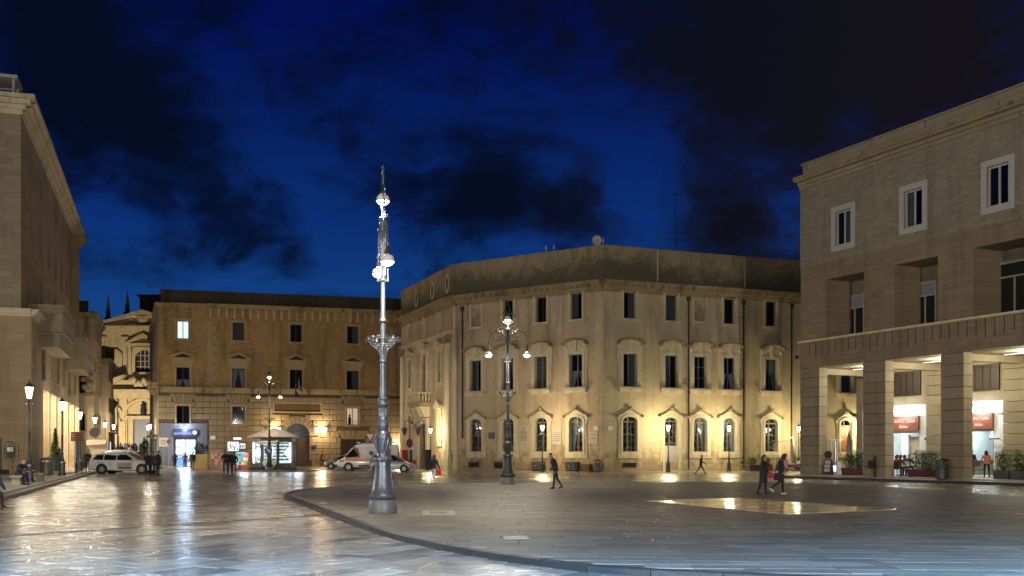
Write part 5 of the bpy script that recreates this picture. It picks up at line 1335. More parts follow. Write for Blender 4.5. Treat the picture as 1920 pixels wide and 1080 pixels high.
# shape: storey fronts run along FR, 13 m deep
Lr = 30.0
pil = [(0, ru(1536)), (ru(1618), ru(1660)), (ru(1764), ru(1807))]
pw = pil[2][1]-pil[2][0]; gap = pil[2][0]-pil[1][1]
x = pil[2][1]+gap
while x+pw < Lr: pil.append((x, x+pw)); x += pw+gap
PD = .68
def course_blocks(u0, u1, y0, y1, z0, z1, ch, mat='right_pier'):
    n = max(1, round((z1-z0)/ch)); h = (z1-z0)/n
    for k in range(n):
        m = FR.mb(); za, zb = z0+h*k, z0+h*(k+1)-.022; e = .02; j = random.uniform(-.006, .006)
        m.add([(u0+e,y0+e+j,za),(u1-e,y0+e+j,za),(u1-e,y1-e,za),(u0+e,y1-e,za),(u0,y0+j,za+e),(u1,y0+j,za+e),(u1,y1,za+e),(u0,y1,za+e),(u0,y0+j,zb-e),(u1,y0+j,zb-e),(u1,y1,zb-e),(u0,y1,zb-e),(u0+e,y0+e+j,zb),(u1-e,y0+e+j,zb),(u1-e,y1-e,zb),(u0+e,y1-e,zb)],
              [(0,3,2,1),(12,13,14,15)]+[(a*4+i, a*4+(i+1) % 4, (a+1)*4+(i+1) % 4, (a+1)*4+i) for a in range(3) for i in range(4)])
        wobj('stone_course', m, M[mat], rt)
for (u0, u1) in pil:
    m = FR.mb(); m.box(u0+.04, .04, 0, u1-.04, PD-.04, ZAR); wobj('pillar_core', m, M['grout'], rt)
    course_blocks(u0, u1, 0, PD, .20, ZAR, .62)
# fascia with its drip slots
m = FR.mb(); m.box(-.0, .0, ZAR, Lr, PD, ZBD-.14); wobj('fascia', m, M['right_band'], rt)
m = FR.mb(); m.box(-.12, -.16, ZBD-.138, Lr, .6, ZBD); wobj('coping', m, M['stone_trim'], rt)
k = 0; x = .9
while x < Lr:
    m = FR.mb(); m.box(x, -.012, ZBD-.95-random.uniform(0, .25), x+.045, -.001, ZBD-.16); wobj('drip_slot', m, M['pipe'], rt); x += .62; k += 1
# loggia storey: piers between the deep openings
lo = [(ru(1548), ru(1618.5)), (ru(1676), ru(1757)), (ru(1824), ru(1824)+ru(1757)-ru(1676))]
w0 = lo[1][1]-lo[1][0]; g0 = lo[2][0]-lo[1][1]
while lo[-1][1]+g0+w0 < Lr: lo.append((lo[-1][1]+g0, lo[-1][1]+g0+w0))
holes = [(a, b, ZBD+.02, ZLT) for a, b in lo]
m = FR.mb(); wall_holes(m, 0, Lr, ZBD-.2, ZLT+1.05, holes, 2.2, .05); wobj('loggia_wall', m, M['right_band'], rt)
m = FR.mb(); m.box(.1, 2.25, ZBD, Lr, 2.4, ZLT+.3); wobj('loggia_back_wall', m, M['right_up'], rt)
m = FR.mb(); m.box(.1, .06, ZBD-.14, Lr, 2.24, ZBD+.015); wobj('loggia_floor', m, M['right_band'], rt)
_p, _q = FR.pt(0, 2.2), FR.pt(Lr, 2.2); FLO = Face(_p.x, _p.y, _q.x, _q.y)
for i, (a, b) in enumerate(lo):
    w = 1.55 if i < 2 else 2.3; u = [FLO.at(1586)+.9, FLO.at(1715)+.9, FLO.at(1868)+1.27][i] if i < 3 else a+1.0
    fr_ = link('loggia_window', None, rt); FR.put(fr_, rt, u, ZBD+.02, 2.2)
    mm = MB(); H = 2.75 if i < 2 else 3.0
    mm.ring([(-w/2-.12, 0), (w/2+.12, 0), (w/2+.12, H+.12), (-w/2-.12, H+.12)], [(-w/2, .05), (w/2, .05), (w/2, H), (-w/2, H)], -.10, .04)
    mm.box(-.06, -.07, .05, .06, .02, H-.78); mm.box(-w/2, -.07, H-.78, w/2, .02, H-.68)
    obj('frame', mm, M['white_trim'], fr_); obj('pane', MB().box(-w/2, -.03, .05, w/2, -.02, H-.78), M['car_glass'], fr_); obj('top_pane', MB().box(-w/2, -.03, H-.68, w/2, -.02, H), M['curtain'] if i < 2 else M['car_glass'], fr_)
# top storey
tw = [(ru(1560), ru(1603)), (ru(1686), ru(1740)), (ru(1838), ru(1905))]
uw = [(a+b)/2 for a, b in tw]; sp_ = uw[2]-uw[1]
while uw[-1]+sp_ < Lr-1: uw.append(uw[-1]+sp_)
WW, WH = 1.45, 2.2; Zw = 14.95
m = FR.mb(); wall_holes(m, 0, Lr, ZLT+1.05, ZCN, [(u-WW/2, u+WW/2, Zw, Zw+WH) for u in uw], .3); wobj('upper_wall', m, M['right_up'], rt)
for i, u in enumerate(uw):
    o = link('window', None, rt); FR.put(o, rt, u, Zw)
    mm = MB(); f = .34
    for z0, z1, x0, x1 in ((-f, 0, -WW/2-f, WW/2+f), (WH, WH+f, -WW/2-f, WW/2+f)):
        n = 3
        for k in range(n): mm.box(x0+(x1-x0)*k/n+.004, -.07-.006*(k % 2), z0, x0+(x1-x0)*(k+1)/n-.004, .05, z1)
    for s in (-1, 1):
        for k in range(3): z0 = WH*k/3; x0, x1 = sorted((s*WW/2, s*(WW/2+f))); mm.box(x0, -.07-.005*(k % 2), z0+.004, x1, .05, z0+WH/3-.004)
    obj('stone_frame', mm, M['white_trim'], o)
    sash_parts(o, WW, WH, 'white_trim', .16, (2, 1), fw=.1, curtain='left' if i == 1 else ('right' if i == 0 else None))
cornice(FR, 'cornice', rt, 0, Lr, ZCN-.15, ((.25, .08), (.22, .22), (.14, .55)), 'left_grey')
for k in range(36):
    x0 = Lr*k/36; mm = FR.mb(); mm.box(x0+.006, -.62-random.uniform(-.04, .05), ZCN+.47, x0+Lr/36-.006, .3, ZCN+.62+random.uniform(-.02, .03)); wobj('cornice_slab', mm, M['cornice'], rt)
m = FR.mb(); m.box(.15, .1, ZCN+.62, Lr, .5, ZTP+.15); m.box(.05, .0, ZTP+.152, Lr, .6, ZTP+.27); wobj('parapet', m, M['white_trim'] if False else M['left_grey'], rt)
# end wall and roof
m = FR.mb(); m.add([(0, .05, ZAR), (0, 14, ZAR), (0, 14, ZCN+.5), (0, .05, ZCN+.5)], [(0, 1, 2, 3)]); wobj('end_wall', m, M['right_up'], rt)
m = FR.mb(); m.box(.2, .5, ZCN+.3, Lr, 14, ZCN+.5); wobj('roof', m, M['dark_parapet'], rt)
# arcade ceiling with beams, back wall, shop fronts
BD = 5.7
m = FR.mb(); m.box(.02, PD, ZAR-.02, Lr, 13, ZAR+.2); wobj('arcade_ceiling', m, M['right_pier'], rt)
for i, (u0, u1) in enumerate(pil):
    m = FR.mb(); m.box((u0+u1)/2-.3, PD+.01, ZAR-.42, (u0+u1)/2+.3, BD-.01, ZAR-.025); wobj('ceiling_beam', m, M['right_pier'], rt)
backs = [(.55, 1.1)]
for i in range(1, len(pil)): c = ru(1754)-pil[2][0] if False else None
bp = [(.25, .95), (FR.at(1745)-3.0, FR.at(1745)-3.0)]
def back_u(px):     # along the back wall
    FBk = Face(*FR.pt(0, BD).to_2d(), *FR.pt(Lr, BD).to_2d()); return FBk.at(px), FBk
_, FBK = back_u(1700)
q1 = FBK.at(1745); q2 = FBK.at(1770); q3 = FBK.at(1890); pitch = q3-q1; pwid = 1.5
shops = [(FBK.at(1617), q1), (q1+pwid, q3), (q3+pwid, q3+pitch)]
m = FR.mb()
for a, b in shops: m.box(a, BD, 4.85, b, BD+.3, ZAR-.03)
m.box(shops[0][0]-.6, BD, .2, shops[0][0]-.002, BD+.3, ZAR-.03)
wobj('back_wall_upper', m, M['pale_wall'] if False else M['right_pier'], rt)
for a in (q1, q3): course_blocks(a, a+pwid, BD-.4, BD+.5, .22, ZAR-.03, .62)
shop_info = []
for i, (a, b) in enumerate(shops):
    w = b-a; c = (a+b)/2
    # dark shuttered window above
    o = link('upper_window', None, rt); uwc = [FBK.at(1701), FBK.at(1844), c][i]; FR.put(o, rt, uwc, FBK.z(1701, 739), BD)
    mm = MB(); ww2 = FBK.at(1725)-FBK.at(1678); mm.ring([(-ww2/2-.1, -.1), (ww2/2+.1, -.1), (ww2/2+.1, 1.5), (-ww2/2-.1, 1.5)], [(-ww2/2, 0), (ww2/2, 0), (ww2/2, 1.4), (-ww2/2, 1.4)], -.09, 0); obj('frame', mm, M['brown_shutter'], o)
    for k in range(4): obj('shutter', MB().box(-ww2/2+ww2*k/4+.02, -.07, .02, -ww2/2+ww2*(k+1)/4-.02, -.03, 1.38), M['brown_shutter'], o)
    obj('backing', MB().box(-ww2/2, -.029, 0, ww2/2, -.01, 1.4), M['dark_frame'], o)
    # white shop front with an opening
    ox0, ox1 = [(FBK.at(1669), FBK.at(1724)), (FBK.at(1813), FBK.at(1863)), (a+.2, b-1.2)][i]
    mm = FR.mb(); wall_holes(mm, a, b, .2, 4.84, [(ox0, ox1, .24, 3.1)], .25, BD+.02); wobj('shop_wall', mm, M['white_wall'], rt)
    mm = FR.mb(); mm.box(ox1+.12, BD-.03, .24, b, BD+.015, 1.75); wobj('stone_dado', mm, M['pavement'], rt)
    shop_info.append((a, b, ox0, ox1))
for i, (a, b, ox0, ox1) in enumerate(shop_info[:2]):
    wS = ox1-ox0+.05; c = (ox0+ox1)/2
    lab = ('brown cafe sign with white letters above the open white doorway', 'brown cafe sign with white letters above the glass front on the right')[i]
    t = thing('cafe_sign', lab, 'sign', FR.pt(c, BD-.02, 3.12), FR.ang)
    obj('sign_board', MB().box(-wS/2, -.12, 0, wS/2, -.005, .98), M['sign_brown'], t)
    text('lettering', 'CAFFETTERIA', .34*wS/2.6, M['letter_white'], t, (.02, -.125, .64), (PI/2, 0, 0), .006)
    text('lettering', 'Alvino', .30*wS/2.6, M['letter_white'], t, (.0, -.125, .27), (PI/2, 0, 0), .006, shear=.3)
    t = thing('sign_lamp', ('white lamp above the left cafe sign', 'white lamp above the right cafe sign')[i], 'lamp', FR.pt(c, BD-.75, 4.45), FR.ang)
    obj('lamp_arm', MB().tube([(0, .74, .15), (0, .3, .2), (0, .05, .08)], .025, 5), M['galv'], t); obj('lamp_head', MB().lathe([(.04, .16), (.13, .1), (.17, 0)], 12), M['shade'], t, True); obj('bulb', MB().ball((0, 0, -.02), (.14, .14, .07), 10, 6), M['lantern_cool'], t, True)
    lamp('lamp_light', (0, 0, -.14), 75, (.88, .97, 1.0), .12, t)
    t = thing('cafe_entrance', ('open white cafe doorway with a pale curtain inside', 'greenish cafe glass front with white counter inside')[i], 'shop front', FR.pt(c, BD+.02, .24), FR.ang)
    w2 = (ox1-ox0)/2
    fr_ = MB(); fr_.box(-w2, .06, 0, -w2+.09, .2, 2.86); fr_.box(w2-.09, .06, 0, w2, .2, 2.86); fr_.box(-w2+.09, .06, 2.74, w2-.09, .2, 2.86)
    if i: fr_.box(-w2+.09, .06, .9, w2-.09, .2, .98)
    obj('shop_frame', fr_, M['white_trim'] if not i else M['galv'], t)
    rm = MB(); rm.add([(-w2,.26,0),(w2,.26,0),(w2,.26,2.86),(-w2,.26,2.86),(-w2-.8,4,0),(w2+.8,4,0),(w2+.8,4,2.9),(-w2-.8,4,2.9)], [(0,1,5,4),(1,2,6,5),(2,3,7,6),(3,0,4,7),(4,5,6,7)]); obj('shop_room', rm, M['white_wall'], t)
    if i: obj('pane', MB().box(-w2+.09, .12, .98, w2-.09, .13, 2.74), M['shop_glass'], t); obj('pane', MB().box(-w2+.09, .12, .06, w2-.09, .13, .9), plain('green_lower_panel', (.18, .26, .24), .3), t)
    else:
        obj('pane', MB().box(-w2+.09, .12, .06, -w2+.85, .13, 2.74), M['shop_glass'], t); obj('door_leaf', MB().box(.25, .3, .02, w2-.15, .36, 2.5), M['cream'], t); obj('door_jamb', MB().box(.12, .2, .02, .24, .34, 2.6), M['white_trim'], t)
    obj('counter', MB().box(-w2, 2.2, 0, w2*.4, 2.8, 1.1), M['white_trim'], t)
    obj('menu_board', MB().box(-w2*.6, 3.85, 1.6, -w2*.05, 3.9, 2.3), M['grey_cloth'], t)
    obj('ceiling_panel', MB().box(-w2*.8, .6, 2.8, w2*.8, 3.2, 2.84), emit('cafe_ceiling_led', (.92, 1.0, 1.0), .6), t)
    lamp('cafe_light', (0, 1.2, 2.5), 38, (.92, 1.0, .98), .3, t)
# ceiling lamps of the arcade
for i in range(3):
    cu = (pil[i][1]+pil[i+1][0])/2; q = FR.pt(cu, 2.6, ZAR-.05)
    t = thing('arcade_lamp', 'flat ceiling lamp in the %s bay of the right arcade' % ('far', 'middle', 'near')[i], 'lamp', q, FR.ang)
    obj('lamp_housing', MB().box(-1.7, -.10, -.07, 1.7, .10, .02), M['white_trim'], t); obj('diffuser', MB().box(-1.65, -.07, -.085, 1.65, .07, -.072), emit('strip_light', (1, .95, .8), 1.0), t)
    lamp('lamp_light', (0, 0, -.3), (170, 200, 210)[i], (1, .93, .66), .25, t)
# ------------------------------------------------------------------ tall ornate lamp posts
def build_big(label, cool=False, watts=520):
    t = thing('lamp_post', label, 'lamp post', (0, 0, 0), 0, 'ornate three-armed lamp posts of the square')
    b = MB(); b.lathe([(.37, 0), (.375, .02), (.375, .33), (.355, .36), (.33, .36)], 28); obj('plinth', b, M['granite'], t, True)
    b = MB(); b.lathe([(.33, .362), (.37, .40), (.38, .45), (.35, .50), (.315, .55), (.275, .70), (.235, .95), (.215, 1.18), (.205, 1.32), (.21, 1.36)], 28); obj('bell_base', b, M['post'], t, True)
    b = MB(); b.lathe([(.215, 1.362), (.24, 1.38), (.25, 1.42), (.24, 1.46), (.21, 1.48), (.16, 1.52), (.15, 1.58)], 24); 
    for k in range(20):
        a = 2*PI*k/20; b.ball((.235*math.cos(a), .235*math.sin(a), 1.42), (.032, .032, .045), 6, 4)
    obj('beaded_collar', b, M['post'], t, True)
    b = MB(); b.lathe([(.145, 1.582), (.17, 1.66), (.19, 1.84), (.205, 1.98), (.215, 2.04), (.20, 2.10), (.165, 2.13), (.13, 2.17), (.14, 2.22), (.165, 2.30), (.16, 2.40), (.12, 2.46)], 24)
    for k in range(12):
        a = 2*PI*k/12; b.tube([(.16*math.cos(a), .16*math.sin(a), 1.64), (.205*math.cos(a), .205*math.sin(a), 1.84), (.225*math.cos(a+.1), .225*math.sin(a+.1), 1.98)], [.012, .03, .02], 5)
    obj('leafed_vase', b, M['post'], t, True)
    b = MB(); b.lathe([(.125, 2.462), (.125, 2.50), (.105, 2.52), (.105, 2.80), (.12, 2.82), (.145, 2.85), (.145, 2.89), (.115, 2.91), (.11, 2.98), (.13, 3.00), (.13, 3.03), (.095, 3.05)], 20)
    for k in range(4):
        a = PI/2*k+PI/4
        for s in (-1, 1):
            b.tube([(.108*math.cos(a+s*.25*q), .108*math.sin(a+s*.25*q), 2.54+.11*i+.0) for i, q in enumerate((.1, 1.2, .4))], .016, 5)
    obj('scrolled_drum', b, M['post'], t, True)
    b = MB(); b.lathe([(.085, 3.052), (.08, 3.3), (.072, 3.95), (.095, 3.97), (.10, 4.0), (.075, 4.03), (.072, 4.1), (.085, 4.25), (.10, 4.38), (.085, 4.42)], 18); obj('shaft', b, M['post'], t, True)
    b = MB()                                                     # crown of wrought wire
    for rr, zz in ((.40, 4.56), (.30, 4.42)): b.torus((0, 0, zz), rr, .012, 'z', 24, 4)
    for k in range(6):
        a = 2*PI*k/6; ca, sa = math.cos(a), math.sin(a)
        b.tube([(.09*ca, .09*sa, 4.15), (.16*ca, .16*sa, 4.32), (.32*ca, .32*sa, 4.42), (.41*ca, .41*sa, 4.56), (.40*ca, .40*sa, 4.62)], .014, 4)
        pts = [(.41*math.cos(a+.52*i/6), .41*math.sin(a+.52*i/6), 4.57+.08*math.sin(PI*i/3)) for i in range(13)]; b.tube(pts, .010, 4)
        b.tube([((.41+.06*math.sin(q))*math.cos(a+.2+.05*q), (.41+.06*math.sin(q))*math.sin(a+.2+.05*q), 4.56-.06*math.cos(q)) for q in [i*.8 for i in range(8)]], .009, 3)
    obj('wire_crown', b, M['post'], t)
    b = MB(); b.lathe([(.075, 4.422), (.068, 4.5), (.062, 5.0), (.09, 5.02), (.105, 5.06), (.075, 5.11), (.062, 5.2), (.055, 6.05), (.06, 6.05), (.11, 6.1), (.11, 6.16), (.07, 6.2), (.055, 6.3)], 16); obj('upper_shaft', b, M['post'], t, True)
    b = MB()
    for k in range(4): a = PI/2*k; b.ball((.13*math.cos(a), .13*math.sin(a), 6.12), .045, 7, 5); b.ball((.13*math.cos(a), .13*math.sin(a), 6.42), .035, 7, 5); b.tube([(.13*math.cos(a), .13*math.sin(a), 6.12), (.13*math.cos(a), .13*math.sin(a), 6.42)], .02, 5)
    obj('finial_ring', b, M['post'], t, True)
    b = MB()
    for k in range(4): a = PI/2*k+PI/4; b.tube([(.075*math.cos(a), .075*math.sin(a), 6.25), (.075*math.cos(a), .075*math.sin(a), 7.75)], .022, 6)
    b.tube([(0, 0, 6.2), (0, 0, 7.8)], .045, 8)
    for z in (7.0, 7.05, 7.72): b.lathe([(.12, z), (.12, z+.03)], 14)
    b.lathe([(.12, 7.76), (.07, 7.8), (.05, 7.92), (.06, 8.0)], 12); obj('clustered_shaft', b, M['post'], t, True)
    for s in (-1, 1):
        b = MB()
        pts = [(s*.08, 0, 7.05), (s*.13, 0, 7.35), (s*.28, 0, 7.58), (s*.52, 0, 7.68), (s*.76, 0, 7.6), (s*.90, 0, 7.4), (s*.95, 0, 7.15), (s*.96, 0, 6.98)]
        b.tube(pts, [.03, .03, .032, .032, .03, .028, .026, .026], 7)
        sp = [(s*(.55+.24*(1-i/16)*math.cos(i*.62+2.4)), 0, 7.36+.24*(1-i/16)*math.sin(i*.62+2.4)) for i in range(15)]; b.tube(sp, .018, 5)
        b.tube([(s*.12, 0, 7.2), (s*.3, 0, 7.22), (s*.45, 0, 7.42)], .016, 5)
        for q in ((.5, 7.73), (.86, 7.62), (.28, 7.64)): b.ball((s*q[0], 0, q[1]), .05, 7, 5)
        b.lathe([(.05, 6.86), (.06, 6.9), (.03, 6.99)], 10, (s*.96, 0, 0)); obj('scroll_arm', b, M['post'], t, True)
        head(t, (s*.96, 0, 6.86), watts, cool)
    b = MB(); b.torus((0, 0, 8.34), .33, .022, 'y', 28, 6)
    for k in range(5): a = -PI/2+(k-2)*.42; b.ball((.34*math.cos(a), 0, 8.34+.34*math.sin(a)), .045, 6, 5)
    for s in (-1, 1): b.tube([(s*.33, 0, 8.34), (s*.40, 0, 8.44), (s*.47, 0, 8.42)], .018, 5)
    b.tube([(-.10, 0, 8.55), (-.10, 0, 8.85), (-.06, 0, 8.97), (0, 0, 9.0), (.06, 0, 8.97), (.10, 0, 8.85), (.10, 0, 8.60)], .022, 6)
    b.lathe([(.05, 8.98), (.05, 9.02), (.02, 9.07), (.035, 9.1), (.004, 9.18)], 8)
    obj('lamp_ring', b, M['post'], t, True)
    head(t, (0, 0, 8.62), watts*1.15, cool)
    return t
def head(t, p, watts, cool=False):
    x, y, z = p
    b = MB(); b.lathe([(.03, .02), (.045, -.02), (.055, -.08), (.07, -.14), (.075, -.20), (.06, -.22)], 14, p); obj('lamp_neck', b, M['post_dark'], t, True)
    b = MB(); b.lathe([(.06, -.222), (.11, -.25), (.155, -.30), (.175, -.37), (.178, -.42), (.168, -.42), (.165, -.37), (.10, -.27)], 18, p, close=False); s = obj('lamp_shade', b, M['shade'], t, True)
    b = MB(); b.ball((x, y, z-.405), (.160, .160, .115), 16, 8); obj('lamp_bowl', b, M['lantern_cool'] if cool == 1 else M['bulb'], t, True)
    L = (x, y, z-.56)
    if cool == 1: lamp('lamp_light', L, watts, (.30, .60, 1.0), .16, t, R(156), (0, 0, -1)).data.spot_blend = .45
    elif cool == 2: lamp('lamp_light', L, watts, (1, .89, .73), .16, t)
    else:
        lamp('lamp_light', L, watts*.34, (1, .88, .68), .11, t, R(164), (0, 0, -1)).data.spot_blend = .7
        lamp('glow_light', L, watts*.30, (1, .88, .68), .15, t)
big = build_big('nearest tall grey lamp post with three bell lamps on the kerbed square')
pL1 = gp(718, 962, PLZ); big.location = (pL1.x, pL1.y, PLZ); big.rotation_euler = (0, 0, math.atan2(-.97, .24))
p = gp(952, 908, PLZ); b2 = dup(big, (p.x, p.y, PLZ), 0, 'second tall lamp post standing before the long palace front')
Yk = 93.7; ISL = Vector((qx(505, Yk), Yk, .1)); b3 = build_big('distant tall lamp post before the newspaper kiosk with blue arrow sign', False, 190); b3.location = ISL; b3.rotation_euler = (0, 0, .1)
for o_, mat in ((b2, 'post_dark'), (b3, 'post_dark')):
    for chd in o_.children:
        if chd.type == 'MESH' and chd.data.materials and chd.data.materials[0] == M['post']:
            key = mat+chd.data.name
            if key not in PROTO: PROTO[key] = chd.data.copy(); PROTO[key].materials[0] = M[mat]
            chd.data = PROTO[key]
# unseen posts added: cool pair for bluish foreground, warm three to wash fronts
for (x, y, rz, cool, lab, w) in ((-9.0, 3.0, .4, 1, 'unseen lamp post with cool white lamps beside the viewpoint, left', 6000), (9.0, .5, .2, 1, 'unseen lamp post with cool white lamps beside the viewpoint, right', 13000), (-31, 41, 1.2, 2, 'added lamp post on the left pavement outside the view', 1150),
                               (14, -22, .3, 2, 'added lamp post washing the fronts from far behind the viewpoint, right', 10500), (-22, -12, .8, 2, 'added lamp post washing the fronts from far behind the viewpoint, left', 5200)):
    q = build_big(lab, cool, w); q.location = (x, y, 0.0 if x < 5 else PLZ); q.rotation_euler = (0, 0, rz)

# blue arrow sign on the kiosk lamp post
t = thing('road_sign', 'round blue keep-right arrow sign on the kiosk lamp post', 'sign', (ISL.x, ISL.y-.30, ISL.z+1.75), 0)
d = MB(); d.lathe([(.33, 0), (.33, .03)], 24); d.v = [(x, z, y) for x, y, z in d.v]; obj('sign_disc', d, M['sign_blue'], t)
a = MB(); a.prism([(-.20, .12), (-.12, .20), (.05, .03), (.13, .11), (.17, -.17), (-.11, -.13), (-.03, -.05)], -.012, -.004); obj('arrow', a, M['sign_white'], t)
obj('bracket', MB().box(-.05, .031, -.05, .05, .14, .05), M['galv'], t)

# ------------------------------------------------------------------ small street lanterns
def build_lantern(label, watts, col):
    t = thing('street_lantern', label, 'street lantern', (0, 0, 0), 0, 'small street lanterns round the square')
    b = MB(); b.lathe([(.30, 0), (.30, .10), (.26, .14), (.22, .20), (.20, .78), (.25, .82), (.25, .88), (.17, .96), (.13, 1.05), (.16, 1.10), (.11, 1.2), (.085, 1.32), (.10, 1.5), (.07, 1.6)], 8); obj('base', b, M['post_dark'], t)
    b = MB(); b.lathe([(.065, 1.602), (.055, 2.6), (.075, 2.63), (.075, 2.68), (.05, 2.72), (.042, 4.2), (.07, 4.24), (.07, 4.3), (.03, 4.36)], 10)
    b.tube([(-.22, 0, 4.1), (.22, 0, 4.1)], .014, 5); obj('shaft', b, M['post_dark'], t, True)
    b = MB(); b.lathe([(.10, 4.38), (.115, 4.42), (.215, 4.95), (.215, 4.97)], 8); obj('lantern_glass', b, M['lantern_glass'], t)
    b = MB(); b.lathe([(.245, 4.972), (.24, 5.0), (.13, 5.14), (.06, 5.2), (.05, 5.26), (.025, 5.3), (.004, 5.4)], 8)
    for k in range(8): a = 2*PI*k/8; b.tube([(.108*math.cos(a), .108*math.sin(a), 4.4), (.222*math.cos(a), .222*math.sin(a), 4.97)], .010, 4)
    b.lathe([(.05, 4.34), (.11, 4.37), (.11, 4.385)], 8); obj('lantern_frame', b, M['post_dark'], t)
    lamp('lamp_light', (0, 0, 4.72), watts, col, .24, t)
    return t
lan = build_lantern('first street lantern behind the man on the stone bench', 500, (1, .85, .62)); PY = .12
def on_pave(px, Y): return (qx(px, Y), Y, PY)
lan.location = on_pave(55, 55.7)
for px, Y, lab in ((116.5, 71.8, 'second street lantern beside the dark cylindrical bin'), (150, 90.3, 'third street lantern behind the bicycles'), (178, 104, 'fourth street lantern at the round sign near the taxis'), (197, 121, 'fifth street lantern at the mouth of the lane')):
    dup(lan, on_pave(px, Y), 0, lab)
lb = build_lantern('street lantern between two palace windows, left of the walking man', 560, (1, .82, .46)); 
def at_wall(face, px, d): q = face.pt(face.at(px), -d); return (q.x, q.y, 0)
q = gp(1017, 886); lb.location = (qx(1017, 92.3), 92.3, 0); lb.scale = (.81,)*3
for px, Y, lab in ((1253, 92.2, 'street lantern before the palace door with white panels'), (1367, 94.6, 'street lantern beside the dark chair and potted bushes'), (1497.5, 97.5, 'street lantern half hidden by the arcade corner')):
    dup(lb, (qx(px, Y), Y, 0), 0, lab, .81)
dup(lb, (qx(807, 104.5), 104.5, 0), 0, 'street lantern before the palace side front near the walking woman', .81)
dup(lb, (qx(1612, 101.5), 101.5, 0), 0, 'street lantern hidden behind the far arcade pillar', .81)
for k, (px, Y) in enumerate(((281, 118), (277, 134), (213, 138))):
    dup(lan, (qx(px, Y), Y, street_z(Y)), 0, ('street lantern at the ochre palazzo corner of the lane', 'street lantern deeper in the lane, right side', 'street lantern deeper in the lane, left side')[k], .96)
# twin wall lanterns on the ochre palazzo
for px, py, lab in ((601, 803, 'twin wall lantern right of the arched gate'), (514, 803, 'twin wall lantern behind the kiosk roof'), (745, 832, 'twin wall lantern behind the ambulance')):
    u = FP.at(px); z = FP.z(px, py); t = thing('wall_lantern', lab, 'wall lantern', FP.pt(u, -.12, z-.7), FP.ang, 'twin wall lanterns of the ochre palazzo')
    b = MB(); b.box(-.06, -.03, -.4, .06, .01, .5); b.tube([(0, -.03, .1), (-.3, -.3, .05), (-.5, -.35, .25)], .03, 6); b.tube([(0, -.03, .1), (.3, -.3, .05), (.5, -.35, .25)], .03, 6); obj('bracket', b, M['iron'], t, True)
    for s in (-1, 1):
        g = MB(); g.lathe([(.09, .27), (.19, .72)], 6, (s*.5, -.35, 0)); obj('lantern_glass', g, M['lantern_glass'], t)
        c = MB(); c.lathe([(.22, .722), (.08, .88), (.02, 1.0)], 6, (s*.5, -.35, 0)); c.lathe([(.04, .2), (.10, .268)], 6, (s*.5, -.35, 0)); obj('lantern_cap', c, M['iron'], t)
    lamp('lamp_light', (0, -.75, .5), 230, (1, .72, .40), .3, t)
# unlit twin-armed ornate lamp with the ironwork leaves, by the palace side front
x0, Y0 = qx(797, 108.5), 108.5
t = thing('ornate_lamp_post', 'unlit dark lamp post with two hanging lanterns and leafy ironwork by the parking sign', 'lamp post', (x0, Y0, 0))
b = MB(); b.lathe([(.22, 0), (.2, .4), (.11, .6), (.10, 4.4), (.14, 4.45), (.06, 4.6)], 8, (-.1, 0, 0)); obj('post', b, M['pipe'], t, True)
H = 4.5
for s, x1 in ((-1, -1.75), (1, -.25)):
    pass
b = MB(); b.tube([(-.1, 0, 4.3), (-.12, 0, 4.85), (-.38, 0, 5.0), (-.66, 0, 4.85), (-.72, 0, 4.5)], .045, 6); b.tube([(-.1, 0, 4.2), (-.9, 0, 4.35), (-1.2, 0, 4.1)], .04, 6); b.tube([(-1.0, 0, 4.3), (-1.35, 0, 4.85), (-1.75, 0, 4.95), (-2.05, 0, 4.75), (-2.1, 0, 4.3)], .045, 6); obj('scroll_arm', b, M['iron'], t, True)
for x in (-.72, -2.1):
    c = MB(); c.lathe([(.05, 4.28), (.10, 4.2), (.30, 4.15), (.30, 4.08), (.12, 3.5), (.05, 3.4)], 6, (x, 0, 0)); obj('hanging_lantern', c, M['iron'], t)
c = MB()
for k in range(40):
    cx, cz_ = random.gauss(-1.2, .28), random.gauss(4.5, .25); a = random.uniform(0, PI); s = .13
    c.add([(cx, -.05, cz_), (cx+s*math.cos(a), .02, cz_+s*math.sin(a)), (cx+s*.4*math.cos(a+1), .1, cz_+s*.5*math.sin(a+1)+.08)], [(0, 1, 2)])
obj('iron_leaf', c, M['iron'], t)

# ------------------------------------------------------------------ island, kiosk and newsstands
isl = MB(); cxk = ISL.x+.3; n = 28
poly = [(cxk+3.6*math.cos(2*PI*i/n)*(1.0), ISL.y+2.6+3.4*math.sin(2*PI*i/n)) for i in range(n)]
isl.zprism(poly, -.05, .1); struct('traffic_island', isl, M['kerb_pale'])
K = Vector((ISL.x-.25, ISL.y+3.0, .1))
kk = thing('newspaper_kiosk', 'octagonal dark newspaper kiosk with pale pyramid roof and brightly lit windows', 'kiosk', K, 0)
Rk = 2.05
def octp(r, a0=PI/8): return [(r*math.cos(a0+i*PI/4-PI/2-PI/4), r*math.sin(a0+i*PI/4-PI/2-PI/4)) for i in range(8)]
o8 = octp(Rk)
b = MB(); b.zprism(octp(Rk-.02), 0, .55); obj('base', b, M['kiosk'], kk)
b = MB(); b.zprism(octp(Rk+.02), 2.62, 3.02); obj('fascia', b, M['kiosk'], kk)
for i in range(8):
    b = MB(); b.M = Matrix.Translation((o8[i][0], o8[i][1], 0)) @ Matrix.Rotation(math.atan2(o8[i][1], o8[i][0]), 4, 'Z'); b.box(-.16, -.13, .552, .04, .13, 2.618); obj('corner_post', b, M['kiosk'], kk)
r = MB()
rs = [(2.62, 3.03), (2.6, 3.10), (1.2, 3.62), (1.15, 3.66), (.55, 3.80), (.05, 3.92)]
vs = []; fs = []
for rr, z in rs: vs += [(x, y, z) for x, y in octp(rr)]
